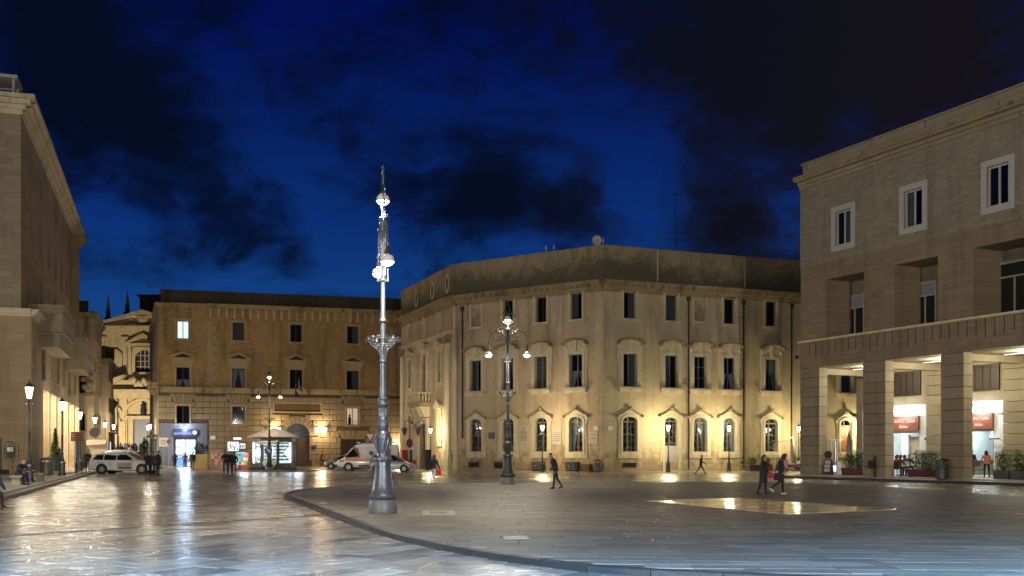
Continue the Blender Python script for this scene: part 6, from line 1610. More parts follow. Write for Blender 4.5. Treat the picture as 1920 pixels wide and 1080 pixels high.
for k in range(len(rs)-1):
    for i in range(8): j = (i+1) % 8; fs.append((k*8+i, k*8+j, k*8+8+j, k*8+8+i))
fs.append(tuple(range(7, -1, -1))); r.add(vs, fs); obj('roof', r, M['kiosk_roof'], kk)
g = MB(); g.zprism(octp(2.5), 2.98, 3.028); obj('soffit', g, M['kiosk'], kk)
for i in range(8):
    p, q = Vector(o8[i]), Vector(o8[(i+1) % 8]); mid = (p+q)/2; ang = math.atan2(q.y-p.y, q.x-p.x)
    front_ = mid.y < -Rk*.8
    side_ = (not front_) and mid.y < -.3
    b = MB(); b.M = Matrix.Translation((mid.x, mid.y, 0)) @ Matrix.Rotation(ang, 4, 'Z')
    w = (q-p).length/2-.16
    e = link('display_window' if (front_ or side_) else 'rear_panel', None, kk); e.location = (mid.x, mid.y, .55); e.rotation_euler = (0, 0, ang)
    if not (front_ or side_): obj('panel', MB().box(-w, .02, 0, w, .08, 2.07), M['kiosk'], e); continue
    obj('lit_back', MB().box(-w, .30, .32 if front_ else .1, w, .34, 2.05), M['panel_white'], e)
    obj('pane', MB().box(-w, .0, .3 if front_ else .1, w, .012, 2.06), M['shop_glass'], e)
    if side_:
        obj('led_strip', MB().box(-w if mid.x < 0 else w-.14, -.06, .1, (-w+.14) if mid.x < 0 else w, -.005, 2.0), M['led'], e)
    rnd = random.Random(i)
    for zz in [.35+.3*k for k in range(6)]:
        bb = MB(); bb.box(-w+.02, .10, zz, w-.02, .28, zz+.015); obj('shelf', bb, M['galv'], e)
        for c in range(6):
            mb_ = MB(); 
            for k in range(2):
                x = -w+.08+(2*w-.16)*(c+k*.5)/6; mb_.box(x, .12+.05*k, zz+.016, x+.09, .14+.05*k, zz+.016+rnd.uniform(.12, .2))
            obj('magazine', mb_, PRINT[rnd.choice((0, 1, 1, 5, 3, 3, 2, 5))], e)
    if front_:
        obj('counter', MB().box(-w-.05, -.22, .02, w+.05, .3, .28), M['cream'], e)
        for k in range(2): obj('poster', MB().box((-w+.05, .12)[k], -.235, -.18, (-.12, w-.05)[k], -.222, .24), PRINT[(3, 2)[k]], e)
        aw = MB(); n = 12; v_ = []
        for k in range(n+1): x = -w-.25+(2*w+.5)*k/n; v_ += [(x, -.02, 2.3), (x, -.75, 2.05), (x, -.76+.02*(k % 2), 1.82-.05*(k % 2))]
        f_ = []
        for k in range(n): f_ += [(3*k, 3*k+3, 3*k+4, 3*k+1), (3*k+1, 3*k+4, 3*k+5, 3*k+2)]
        aw.add(v_, f_); obj('awning', aw, M['cream'], e)
        obj('awning_light', MB().box(-w-.2, -.16, 2.1, w+.2, -.04, 2.18), emit('warm_tube', (1, .85, .5), .5), e)
lamp('kiosk_light', (0, -2.9, 1.7), 25, (.85, .93, 1.0), .5, kk)
lamp('kiosk_light', (-2.6, -1.2, 1.6), 30, (.85, .93, 1.0), .4, kk); lamp('kiosk_light', (2.6, -1.2, 1.6), 30, (.85, .93, 1.0), .4, kk)
kk.scale = (.93, .93, .97)
fin = MB(); fin.ball((-.9, 0, 3.95), (.07, .07, .12), 6, 5); obj('roof_finial', fin, M['dark_frame'], kk)
def bush_mb(rx, ry, h, n, leaf, z0=0.0, shape='ball', seed=0):
    rnd = random.Random(seed); m = MB()
    for i in range(n):
        while True:
            x, y, z = rnd.uniform(-1, 1), rnd.uniform(-1, 1), rnd.uniform(-1, 1); d = x*x+y*y+z*z
            if d < 1 and (d > .35 or rnd.random() < .4): break
        if shape == 'box': x, y, z = rnd.uniform(-1, 1), rnd.uniform(-1, 1), rnd.uniform(-1, 1)
        t_ = (z+1)/2; k = 1.0
        if shape == 'cone': t_ = rnd.random()**1.4; k = (1-t_)*.95+.08; z = t_*2-1; a = rnd.uniform(0, 2*PI); q = math.sqrt(rnd.random()); x, y = q*math.cos(a), q*math.sin(a)
        k *= .82+.3*math.sin(x*7+seed)*math.sin(y*6+z*5)
        c = Vector((x*rx*k, y*ry*k, z0+h*t_*(1 if shape != 'ball' else .92+.12*math.sin(x*5+y*4+seed))))
        e = Euler((rnd.uniform(-1, 1), rnd.uniform(-1, 1), rnd.uniform(0, 6.28))).to_matrix(); L = leaf*rnd.uniform(.7, 1.3)
        m.add([tuple(c+e @ Vector(p)) for p in ((-L, 0, 0), (0, -L*.4, .1*L), (L, 0, 0), (0, L*.4, .1*L))], [(0, 1, 2, 3)])
    return m
def planter(name, label, loc, rz, w, d, h, ph, leafmat, pot, n=260, leaf=.06, shape='ball', cat='planter', group=None, seed=0, round_=False, trunk=0, dup_from=None):
    t = thing(name, label, cat, loc, rz, group)
    if round_: obj('pot', MB().lathe([(w*.36, 0), (w*.5, h*.75), (w*.52, h), (w*.45, h), (w*.42, h-.06)], 14), M[pot], t, True)
    else:
        b = MB(); b.frust(0, 0, 0, h, w/2-.03, d/2-.03, w/2, d/2); b.frust(0, 0, h+.002, h+.04, w/2+.015, d/2+.015, w/2+.015, d/2+.015); obj('pot', b, M[pot], t)
    f = obj('foliage', bush_mb(w*.5, d*.55, ph, n, leaf, h+trunk, shape, seed), M[leafmat], t); f['kind'] = 'stuff'
    if trunk or shape == 'cone':
        b = MB()
        for k in range(3 if trunk else 1): b.tube([((k-1)*.08*(trunk > 0), 0, h-.05), ((k-1)*.2*(trunk > 0), .03*k, h+trunk+ph*.4)], [.03, .012], 5)
        obj('stem', b, M['bark'], t)
    return t
planter('shrub_planter', 'low planter with yellow-green shrub left of the kiosk window', (ISL.x-1.35, ISL.y+.45, .1), .1, 1.1, .5, .26, .55, 'leaf_yellow', 'pot_grey', 240, .06, seed=1, group='planters before the kiosk')
planter('shrub_planter', 'low planter with yellow-green shrub right of the kiosk window', (ISL.x+1.75, ISL.y+.6, .1), -.1, 1.0, .5, .26, .5, 'leaf_yellow', 'pot_grey', 240, .06, seed=2, group='planters before the kiosk')
planter('potted_plant', 'large yellow square planter with dark plant beside the shop customers', (qx(375, 110), 110, 0), .1, 1.75, 1.5, 1.45, 1.35, 'leaf_dark', 'pot_yellow', 420, .12, seed=3)
# lit newsstand panels left of the kiosk
x1, Y1 = qx(445, 97), 97
t = thing('newsstand', 'lit cyan and white newspaper display left of the kiosk', 'newsstand', (x1, Y1, .1), .25)
obj('cabinet', MB().box(-.55, -.25, 0, .85, .25, .42), M['sign_red'], t)
obj('display_panel', MB().box(-.1, -.2, .45, .75, .1, 1.62), M['panel_cyan'], t); obj('display_panel', MB().box(-.85, .0, 1.72, .12, .06, 2.55), M['panel_white'], t); obj('display_panel', MB().box(.2, .0, 1.95, .7, .06, 2.4), M['panel_white'], t); obj('display_panel', MB().box(-.35, -.1, 2.75, .35, .3, 2.95), M['panel_white'], t)
for k in range(7): x, z = -.8+.125*k, 1.78+.25*(k % 2); obj('newspaper_page', MB().box(x, -.03, z, x+.10, -.004, z+.2+.12*(k % 3)), PRINT[(1, 5, 3, 0, 5, 2, 1)[k]], t)
for k in range(3): x = .24+.15*k; obj('newspaper_page', MB().box(x, -.03, 2.0, x+.11, -.004, 2.26), PRINT[(5, 1, 0)[k]], t)
b = MB(); b.box(.12, -.02, .43, .2, .06, 3.0); b.box(-.9, .07, 1.65, .8, .12, 1.71); b.box(-.62, -.1, .43, -.56, .0, 1.7); b.box(.72, -.02, .43, .78, .06, 2.6); obj('stand_frame', b, M['plastic_dark'], t)
rnd = random.Random(4)
for k in range(22): x, z = -.5+rnd.random()*1.2, .06+.17*(k % 2); obj('magazine', MB().box(x, -.29-.01*(k % 3), z, x+.13, -.26, z+.15), PRINT[rnd.randrange(6)], t)
for k in range(12): x, z = -.05+(k % 4)*.2, .5+(k//4)*.36; obj('magazine', MB().box(x, -.235, z, x+.15, -.205, z+.28), PRINT[rnd.choice((1, 4, 3, 5, 3))], t)
t = thing('magazine_rack', 'tall orange magazine rack beside the lit newsstand', 'magazine rack', (qx(459, 96.5), 96.5, .1), .2)
obj('rack_frame', MB().box(-.32, -.12, 0, .32, .12, 1.55), plain('orange_rack', (.45, .14, .05), .6), t)
for k in range(12): obj('magazine', MB().box(-.28+(k % 3)*.19, -.16, .1+(k//3)*.36, -.12+(k % 3)*.19, -.122, .38+(k//3)*.36), PRINT[rnd.randrange(5)], t)
t = thing('postcard_stand', 'rounded pink postcard stand standing alone left of the newsstand', 'postcard stand', (qx(407, 107), 107, 0), .1)
b = MB(); b.box(-.62, -.06, .05, .62, .06, .3); b.box(-.6, -.03, .302, .6, .03, .34)
arc = [(.7*math.cos(PI*i/10), 1.25+.62*math.sin(PI*i/10)) for i in range(11)]
b.prism([(-.7, .35), (.7, .35)]+arc, -.05, .05); obj('stand_board', b, plain('pink_board', (.5, .25, .22), .6), t)
for k in range(16): x, z = -.58+(k % 4)*.31+.04*((k*7) % 3), .45+(k//4)*.30; obj('postcard', MB().box(x, -.10, z, x+.17+.05*((k*5) % 3), -.055, z+.18+.04*(k % 3)), (M['pink_cloth'], PRINT[3], M['cream'], PRINT[3], M['white_cloth'], PRINT[0], M['pink_cloth'])[(k*3) % 7], t)

# ------------------------------------------------------------------ vehicles
def car_body(st, wf=1.0):
    """st: stations (x, z_bottom, z_belt, z_roof, half width, half roof width); returns lower shell and greenhouse"""
    body = MB(); N = len(st); vs = []; fs = []
    for (x, z0, zb, zr, w, wr) in st:
        hi = zr > zb+.12
        sec = [(w*.80, z0), (w*.97, z0+.08), (w, z0+(zb-z0)*.45), (w*.985, zb-.06), (w*.95, zb)]
        sec += [(wr*1.0+.03, zr-.10), (wr*.93, zr-.02), (wr*.55, zr+.008), (0, zr+.012)] if hi else [(w*.90, zb+.01), (w*.75, zr-.005), (w*.4, zr+.005), (0, zr+.01)]
        vs += [(x, -y, z) for y, z in sec]+[(x, y, z) for y, z in sec[-2::-1]]
    m = 17
    for i in range(N-1):
        for k in range(m-1): fs.append((i*m+k, i*m+k+1, (i+1)*m+k+1, (i+1)*m+k))
        fs.append((i*m+m-1, i*m, (i+1)*m, (i+1)*m+m-1))
    fs.append(tuple(range(m))); fs.append(tuple(range((N-1)*m+m-1, (N-1)*m-1, -1)))
    body.add(vs, fs); return body
def wheel(t, x, y, r, s):
    w = link('wheel', None, t); w.location = (x, y, r); w.rotation_euler = (PI/2*s, 0, 0)
    b = MB(); b.lathe([(r*.62, -.10), (r*.9, -.11), (r, -.07), (r, .07), (r*.9, .11), (r*.62, .10)], 22, close=False); obj('tyre', b, M['rubber'], w, True)
    b = MB(); b.lathe([(r*.63, .04), (r*.63, .095), (r*.56, .10), (r*.54, .055), (.02, .055)], 22, close=False)
    for k in range(5):
        a = 2*PI*k/5; b.M = Matrix.Rotation(a, 4, 'Z'); b.box(.03, -.045, .056, r*.57, .045, .095)
    b.M = Matrix.Identity(4); b.lathe([(.07, .056), (.06, .105)], 10); obj('rim', b, M['rim'], w)
    return w
def side_glass(t, polys, y, name='side_window'):
    for s in (-1, 1):
        for pl in polys:
            m = MB(); m.add([(x, s*(y(z)+.006), z) for x, z in pl], [tuple(range(len(pl)))[::s]]); obj(name, m, M['car_glass'], t)
def car(label, loc, rz, kind, col, group=None, scale=1.0, cat='car', name='parked_car', taxi=False):
    t = thing(name, label, cat, loc, rz, group); t.scale = (scale,)*3
    if kind == 'estate':
        st = [(-2.42, .42, .72, .80, .72, .5), (-2.38, .30, .90, 1.02, .84, .60), (-2.25, .26, .98, 1.30, .89, .60), (-1.95, .24, .98, 1.44, .90, .62), (-1.2, .22, .97, 1.49, .91, .64), (-.3, .2, .96, 1.49, .92, .65), (.35, .2, .95, 1.42, .92, .63), (.75, .2, .95, 1.22, .91, .62), (1.15, .22, .95, .99, .91, .8), (1.7, .22, .90, .92, .90, .8), (2.15, .24, .80, .82, .87, .75), (2.36, .28, .66, .68, .80, .6), (2.44, .34, .52, .54, .70, .5)]
        yw = lambda z: .93-.33*max(0, z-.95)/.5*.92
        polys = [[(-2.1, 1.02), (-1.35, 1.0), (-1.35, 1.36), (-1.85, 1.35)], [(-1.28, 1.0), (-.42, .99), (-.42, 1.38), (-1.28, 1.37)], [(-.34, .99), (.92, .99), (.62, 1.18), (.25, 1.37), (-.34, 1.38)]]
        ws = [(.46, 1.39), (1.10, 1.0)]; rw = [(-2.03, 1.38), (-2.29, 1.05)]; wx = (-1.42, 1.45); wr = .34; gw = .58
    elif kind == 'mpv':
        st = [(-1.85, .42, .78, .90, .70, .5), (-1.80, .28, .95, 1.30, .80, .56), (-1.6, .25, .98, 1.52, .84, .6), (-.9, .22, .97, 1.60, .86, .64), (-.1, .2, .95, 1.58, .86, .64), (.4, .2, .93, 1.46, .86, .63), (.8, .2, .92, 1.22, .85, .62), (1.2, .22, .90, .96, .84, .72), (1.55, .24, .78, .80, .80, .66), (1.80, .28, .62, .64, .72, .55), (1.88, .36, .5, .52, .62, .45)]
        yw = lambda z: .87-.28*max(0, z-.95)/.6*.95
        polys = [[(-1.5, 1.03), (-1.0, 1.0), (-1.0, 1.47), (-1.38, 1.45)], [(-.93, 1.0), (-.15, .99), (-.15, 1.49), (-.93, 1.49)], [(-.07, .99), (.95, .98), (.62, 1.2), (.3, 1.42), (-.07, 1.48)]]
        ws = [(.48, 1.42), (1.14, .97)]; rw = [(-1.62, 1.46), (-1.78, 1.1)]; wx = (-1.2, 1.18); wr = .31; gw = .56
    else:   # hatchback
        st = [(-1.9, .42, .75, .82, .68, .5), (-1.86, .28, .90, 1.05, .78, .56), (-1.6, .24, .93, 1.35, .82, .58), (-.9, .22, .93, 1.45, .84, .62), (-.1, .2, .92, 1.44, .84, .62), (.35, .2, .91, 1.32, .84, .6), (.75, .2, .9, 1.08, .83, .62), (1.0, .22, .88, .93, .83, .72), (1.5, .24, .8, .82, .80, .66), (1.85, .28, .64, .66, .72, .55), (1.95, .36, .5, .52, .62, .45)]
        yw = lambda z: .85-.27*max(0, z-.9)/.55*.95
        polys = [[(-1.5, .98), (-.8, .96), (-.8, 1.33), (-1.3, 1.28)], [(-.72, .96), (.75, .94), (.45, 1.14), (.2, 1.30), (-.72, 1.34)]]
        ws = [(.42, 1.29), (.94, .95)]; rw = [(-1.62, 1.3), (-1.82, 1.02)]; wx = (-1.25, 1.25); wr = .31; gw = .54
    obj('body', car_body(st), col, t, True)
    side_glass(t, polys, yw)
    for (q, nm) in ((ws, 'windscreen'), (rw, 'rear_window')):
        (xa, za), (xb, zb) = q; s = 1 if nm == 'windscreen' else -1
        m = MB(); m.add([(xa+s*.03, -gw*.88, za+.03), (xa+s*.03, gw*.88, za+.03), (xb+s*.03, gw*1.18, zb+.035), (xb+s*.03, -gw*1.18, zb+.035)], [(0, 1, 2, 3)]); obj(nm, m, M['car_glass'], t)
    W_ = max(s[4] for s in st)
    for x in wx:
        for s in (-1, 1):
            a = MB(); a.lathe([(wr+.07, -.005), (wr+.07, .012), (wr+.01, .012), (wr+.01, .006)], 20); a.v = [(x+p, s*(W_+.004)-s*r_*.0+s*r_*.5, wr+q) for p, q, r_ in a.v]; obj('wheel_arch', a, M['plastic_dark'], t)
            wheel(t, x, s*(W_-.075), wr, -s)
    F, Bk = st[-2][0], st[1][0]
    for s in (-1, 1):
        m = MB(); m.ball((F-.10, s*.62, .66), (.17, .17, .09), 10, 6); obj('headlight', m, M['head_lens'], t, True)
        m = MB(); m.box(Bk-.05, s*.66-.14, .74, Bk+.10, s*.66+.15, 1.0) if kind != 'x' else None; obj('tail_light', m, M['tail_red'], t)
        m = MB(); m.ball((wx[1]-.62 if kind != 'estate' else .82, s*(W_+.10), 1.0), (.10, .09, .075), 8, 6); obj('wing_mirror', m, col, t, True)
        for dx in ((-.9, .05) if kind == 'estate' else (-.4,)): obj('door_handle', MB().box(dx-.09, s*(W_*.985)-.012, .86, dx+.09, s*(W_*.985)+.025, .895), M['rim'], t)
    m = MB(); m.box(st[0][0]-.02, -.55, .30, st[1][0]+.02, .55, .44); obj('rear_bumper', m, M['plastic_dark'], t)
    m = MB(); m.box(st[-1][0]-.06, -.5, .33, st[-1][0]+.02, .5, .47); obj('front_grille', m, M['plastic_dark'], t)
    m = MB()
    for s in (-1, 1):
        for x in ((-1.3, -.38, .78) if kind == 'estate' else (-.78, .62)): m.box(x-.006, s*W_*.97-.004, .34, x+.006, s*(W_+.004), .93)
    obj('door_seam', m, M['plastic_dark'], t)
    if kind in ('estate', 'mpv'):
        m = MB()
        for s in (-1, 1): m.tube([(-1.6, s*.56, 1.5), (-1.4, s*.56, 1.56), (.1, s*.56, 1.545), (.28, s*.56, 1.47)], .022, 5)
        if kind == 'estate': obj('roof_rail', m, M['rim'], t, True)
    if taxi:
        b = MB(); b.frust(-.1, 0, 1.505 if kind == 'estate' else 1.61, 1.65 if kind == 'estate' else 1.75, .1, .22, .06, .18); obj('roof_sign', b, M['sign_white'], t)
        z0 = .76
        obj('door_panel_print', MB().box(-.30, -W_-.012, .45, .70, -W_*.99, .80), plain('taxi_beige_print', (.42, .36, .24), .4), t)
        obj('advert_strip', MB().box(-.25, -W_-.016, .36, .72, -W_-.013, .47), M['sign_blue'], t)
        text('lettering', 'TAXI', .13, M['black'], t, (-.85, -W_-.008, .70), (PI/2, 0, 0), .002); text('lettering', 'LECCE', .12, M['black'], t, (-1.55, -W_-.008, .80), (PI/2, 0, 0), .002)
        obj('number_plate', MB().box(st[0][0]-.03, -.25, .58, st[0][0]-.005, .25, .69), M['sign_white'], t)
    return t
Yt = 84.5
car('white taxi estate parked nearest, seen from its side behind the standing group', (qx(237, Yt), Yt, 0), -.02, 'estate', M['car_white'], 'white taxis waiting at the lane', 1.1, 'taxi', 'taxi', True)
Yt = 91.0
car('second white taxi, taller, half hidden behind the nearest taxi', (qx(246, Yt), Yt, 0), -.02, 'mpv', M['car_white'], 'white taxis waiting at the lane', 1.2, 'taxi', 'taxi', True)
Ys = 92.5
car('silver compact car parked in front of the ambulance', (qx(734, Ys), Ys, 0), .0, 'mpv', M['car_silver'], None, .98)
Yd = 107
car('dark grey hatchback parked behind the nose of the ambulance', (qx(645, Yd), Yd, 0), PI+.1, 'hatch', M['car_grey'])
# ambulance, nose to the left
Ya = 98.0
am = thing('ambulance', 'white and orange ambulance van with blue star parked before the ochre palazzo', 'ambulance', (qx(689, Ya), Ya, 0), PI+.03)
st = [(-2.85, .45, 1.2, 2.25, .92, .86), (-2.80, .32, 1.25, 2.42, .99, .88), (-1.5, .3, 1.25, 2.52, 1.0, .88), (.3, .3, 1.22, 2.52, 1.0, .88), (.95, .3, 1.2, 2.40, 1.0, .84), (1.35, .3, 1.18, 2.1, 1.0, .80), (1.85, .3, 1.16, 1.52, .99, .80), (2.1, .32, 1.10, 1.22, .98, .82), (2.55, .34, .95, 1.0, .94, .78), (2.78, .4, .78, .8, .86, .66), (2.86, .5, .62, .64, .74, .5)]
obj('body', car_body(st), M['car_white'], am, True)
for s in (-1, 1):
    y = s*1.012
    m = MB(); yy = lambda z: s*(1.008-.15*max(0, z-1.2)/1.2)
    m.add([(x, yy(z), z) for x, z in ((.75, 1.28), (1.95, 1.22), (1.62, 1.62), (1.2, 2.02), (.75, 2.05))], [tuple(range(5))[::s]]); obj('cab_window', m, M['car_glass'], am)
    m = MB(); m.box(-2.7, y-.004, .92, .7, y+.004, 1.14); m.box(.7, y-.004, .92, 1.9, y+.004, 1.2); obj('orange_band', m, M['orange'], am)
    m = MB(); m.add([(x, yy(z)+s*.004, z) for x, z in ((.72, 1.21), (.55, 1.21), (.95, 2.2), (1.28, 2.14), (1.22, 2.06), (.74, 2.06))], [tuple(range(6))[::s]]); m.box(2.0, y*.985-.004, .82, 2.45, y*.985+.004, 1.02); obj('orange_nose', m, M['orange'], am)
    m = MB(); m.box(-2.4, y-.02, .42, .7, y+.02, .55); obj('side_rub_strip', m, M['plastic_dark'], am)
    m = MB(); m.box(-2.65, yy(2.2)-.004, 2.2, .5, yy(2.2)+.004, 2.26); obj('red_roof_line', m, M['sign_red'], am)
    st6 = MB()
    for k in range(3):
        st6.M = Matrix.Translation((-.45, y+s*.0, 1.62)) @ Matrix.Rotation(PI*k/3, 4, 'Y'); st6.box(-.055, -.006, -.23, .055, .006, .23)
    o = obj('blue_star', st6, M['sign_blue'], am)
    text('lettering', 'AMBULANZA', .17, M['sign_red'], am, (-1.1, s*(1.02-.15*.95), 2.36), (PI/2-s*.12*0, 0, PI if s > 0 else 0), .002)
    text('lettering', 'SOCCORSO', .12, M['sign_blue'], am, (-.3, s*1.016, .72), (PI/2, 0, PI if s > 0 else 0), .002)
    for x in (-1.75, 1.62):
        a = MB(); a.lathe([(.44, -.005), (.44, .012), (.36, .012), (.36, .006)], 20); a.v = [(x+p, s*1.004+s*r_*.5, .36+q) for p, q, r_ in a.v]; obj('wheel_arch', a, M['plastic_dark'], am); wheel(am, x, s*.93, .36, -s)
    m = MB(); m.ball((2.42, s*.74, .86), (.26, .16, .15), 10, 6); obj('headlight', m, M['head_lens'], am, True)
    m = MB(); m.box(1.72, s*1.06-.06, 1.25, 1.9, s*1.06+.06, 1.6); obj('wing_mirror', m, M['plastic_dark'], am)
    m = MB(); m.box(-2.90, s*.82-.08, 1.0, -2.84, s*.82+.08, 1.6); obj('tail_light', m, M['tail_red'], am)
    m = MB(); m.box(-2.2, yy(1.7)-.004, 1.3, -1.75, yy(1.7)+.006, 2.05); obj('red_side_mark', m, M['sign_red'], am)
m = MB(); m.add([(1.30, -.72, 2.08), (1.30, .72, 2.08), (1.98, .82, 1.40), (1.98, -.82, 1.40)], [(0, 1, 2, 3)]); m.v = [(x+.05, y, z+.02) for x, y, z in m.v]; obj('windscreen', m, M['car_glass'], am)
obj('bumper', MB().box(2.3, -.9, .34, 2.92, .9, .60), M['plastic_dark'], am)
b = MB(); b.box(.55, -.7, 2.515, .85, .7, 2.64); obj('light_bar', b, plain('blue_beacon', (.05, .12, .45), .2), am); obj('roof_unit', MB().box(-1.9, -.5, 2.515, -.9, .5, 2.66), M['car_white'], am)
# ------------------------------------------------------------------ signs
def pole_sign(name, label, x, y, h, parts, z=0.0, rz=0.0, cat='sign', pole='galv', group=None):
    t = thing(name, label, cat, (x, y, z), rz, group); obj('pole', MB().tube([(0, 0, 0), (0, 0, h)], .035, 7), M[pole], t)
    for (nm, kind, zc, s, mat, yo) in parts:
        b = MB()
        if kind == 'disc': b.lathe([(s, 0), (s, .02)], 20); b.v = [(x_, yo-z_, zc+y_) for x_, y_, z_ in b.v]
        elif kind == 'tri': b.prism([(-s, zc+s*.8), (0, zc-s*.9), (s, zc+s*.8)], yo-.02, yo)
        else: b.box(-s[0], yo-.02, zc-s[1], s[0], yo, zc+s[1])
        obj(nm, b, M[mat], t)
    return t
Y = 100.0; t = pole_sign('parking_sign', 'blue parking sign on a thin pole beside the notice boards', qx(767, Y), Y, 2.95, [('sign_plate', 'disc', 2.55, .42, 'sign_blue', -.05), ('sign_face', 'disc', 2.55, .24, 'sign_red', -.072)], 0, .9)
Y = 103; pole_sign('yield_sign', 'white triangular sign above a round blue sign behind the ambulance', qx(694, Y), Y, 3.2, [('triangle', 'tri', 3.15, .45, 'sign_red', -.05), ('triangle_face', 'tri', 3.17, .34, 'sign_white', -.072), ('round_plate', 'disc', 2.45, .33, 'sign_blue', -.05)], 0)
Y = 96; pole_sign('road_sign', 'dark back of a round sign on a pale pole beside the taxis', qx(177, Y), Y, 3.75, [('sign_back', 'disc', 3.35, .44, 'plastic_dark', -.03)], PY)
for k, (px, lab) in enumerate(((759, 'red notice board beside the parking sign'), (770.5, 'dark notice board right of the parking sign'))):
    Y = 103; t = thing('notice_board', lab, 'notice board', (qx(px, Y), Y, 0), .3); obj('board', MB().box(-.28, -.04, .7, .28, .04, 1.95), M[('sign_red', 'dark_frame')[k]], t); obj('legs', MB().box(-.24, -.03, 0, -.18, .03, .698).box(.18, -.03, 0, .24, .03, .698), M['iron'], t)
t = thing('info_pillar', 'narrow white information pillar right of the notice boards', 'pillar', (qx(776.5, 102), 102, 0), .3); obj('pillar_body', MB().box(-.14, -.09, 0, .14, .09, 2.25), M['sign_white'], t); obj('pillar_band', MB().box(-.145, -.095, .55, .145, -.091, .95), M['sign_red'], t)
t = thing('notice_board', 'tall dark board leaning at the palace corner behind the walking woman', 'notice board', (qx(803, 101), 101, 0), .6); obj('board', MB().box(-.32, -.04, .1, .32, .04, 1.95), M['plastic_dark'], t); obj('feet', MB().box(-.3, -.2, 0, .3, .2, .098), M['iron'], t)
for px, py, mat, lab in ((306.5, 829, 'sign_white', 'square white sign with round emblem on a pole at the lane corner'), (316.5, 828, 'sign_blue', 'small round no-parking sign on the grey shopfront plaster')):
    Y = 118; z = qz(py, Y); t = pole_sign('street_sign', lab, qx(px, Y), Y, z+.4, [('sign_plate', 'box' if mat == 'sign_white' else 'disc', z, (.48, .5) if mat == 'sign_white' else .24, mat, -.04)]+([('emblem', 'disc', z, .24, 'sign_red', -.07), ('emblem_centre', 'disc', z, .17, 'sign_white', -.095)] if mat == 'sign_white' else [('emblem', 'disc', z, .16, 'sign_red', -.065)]), 0)
x_, Y = qx(400, 121), 121; t = thing('wall_notice', 'small pale notice on the rusticated wall beside the shop', 'sign', FP.pt(FP.at(399), -.12, FP.z(399, 824)), FP.ang); obj('notice_plate', MB().box(-.28, -.03, 0, .28, 0, .42), M['sign_white'], t)
t = thing('wall_notice', 'dark square notice right of the arched gate', 'sign', FP.pt(FP.at(587.5), -.12, FP.z(587, 843)), FP.ang); obj('notice_plate', MB().box(-.26, -.03, 0, .26, 0, .5), M['bronze'], t)
# flags on the palazzo
uF = FP.at(560); base_ = FP.pt(uF, -.35, FP.z(560, 738))
t = thing('flag', 'drooping Italian tricolour flag on the ochre palazzo window', 'flag', base_, FP.ang)
obj('flagpole', MB().tube([(0, .3, 0), (-.1, -.9, 1.7)], .03, 6), M['galv'], t)
def drape(pts0, pts1, mat, nm, amp=.06, rows=8, cols=5):
    m = MB(); v = []; f = []
    for i in range(rows+1):
        s = i/rows
        for j in range(cols+1):
            q = j/cols; p = Vector(pts0[0]).lerp(Vector(pts0[1]), q); e = Vector(pts1[0]).lerp(Vector(pts1[1]), q); c = p.lerp(e, s)
            v.append((c.x, c.y+amp*math.sin(q*9+s*4), c.z+.04*math.sin(q*7)))
    for i in range(rows):
        for j in range(cols): a = i*(cols+1)+j; f.append((a, a+1, a+cols+2, a+cols+1))
    obj(nm, m.add(v, f), M[mat], t, True)
drape([(-.1, -.88, 1.68), (.0, -.6, 1.2)], [(.0, -.7, .3), (.45, -.6, .15)], 'flag_green', 'green_stripe')
drape([(-.0, -.6, 1.2), (.05, -.4, .9)], [(.45, -.6, .15), (.85, -.55, .12)], 'flag_white', 'white_stripe')
drape([(.05, -.4, .9), (.05, -.2, .6)], [(.85, -.55, .12), (1.25, -.5, .1)], 'flag_red', 'red_stripe')
t = thing('flag', 'dark blue flag hanging beside the tricolour', 'flag', base_+FP.u*(-.45), FP.ang); obj('flagpole', MB().tube([(0, .3, 0), (.05, -.8, 1.1)], .03, 6), M['galv'], t)
drape([(.05, -.78, 1.05), (.02, -.2, .4)], [(-.15, -.6, -.35), (.5, -.4, -.4)], 'flag_blue', 'flag_cloth')
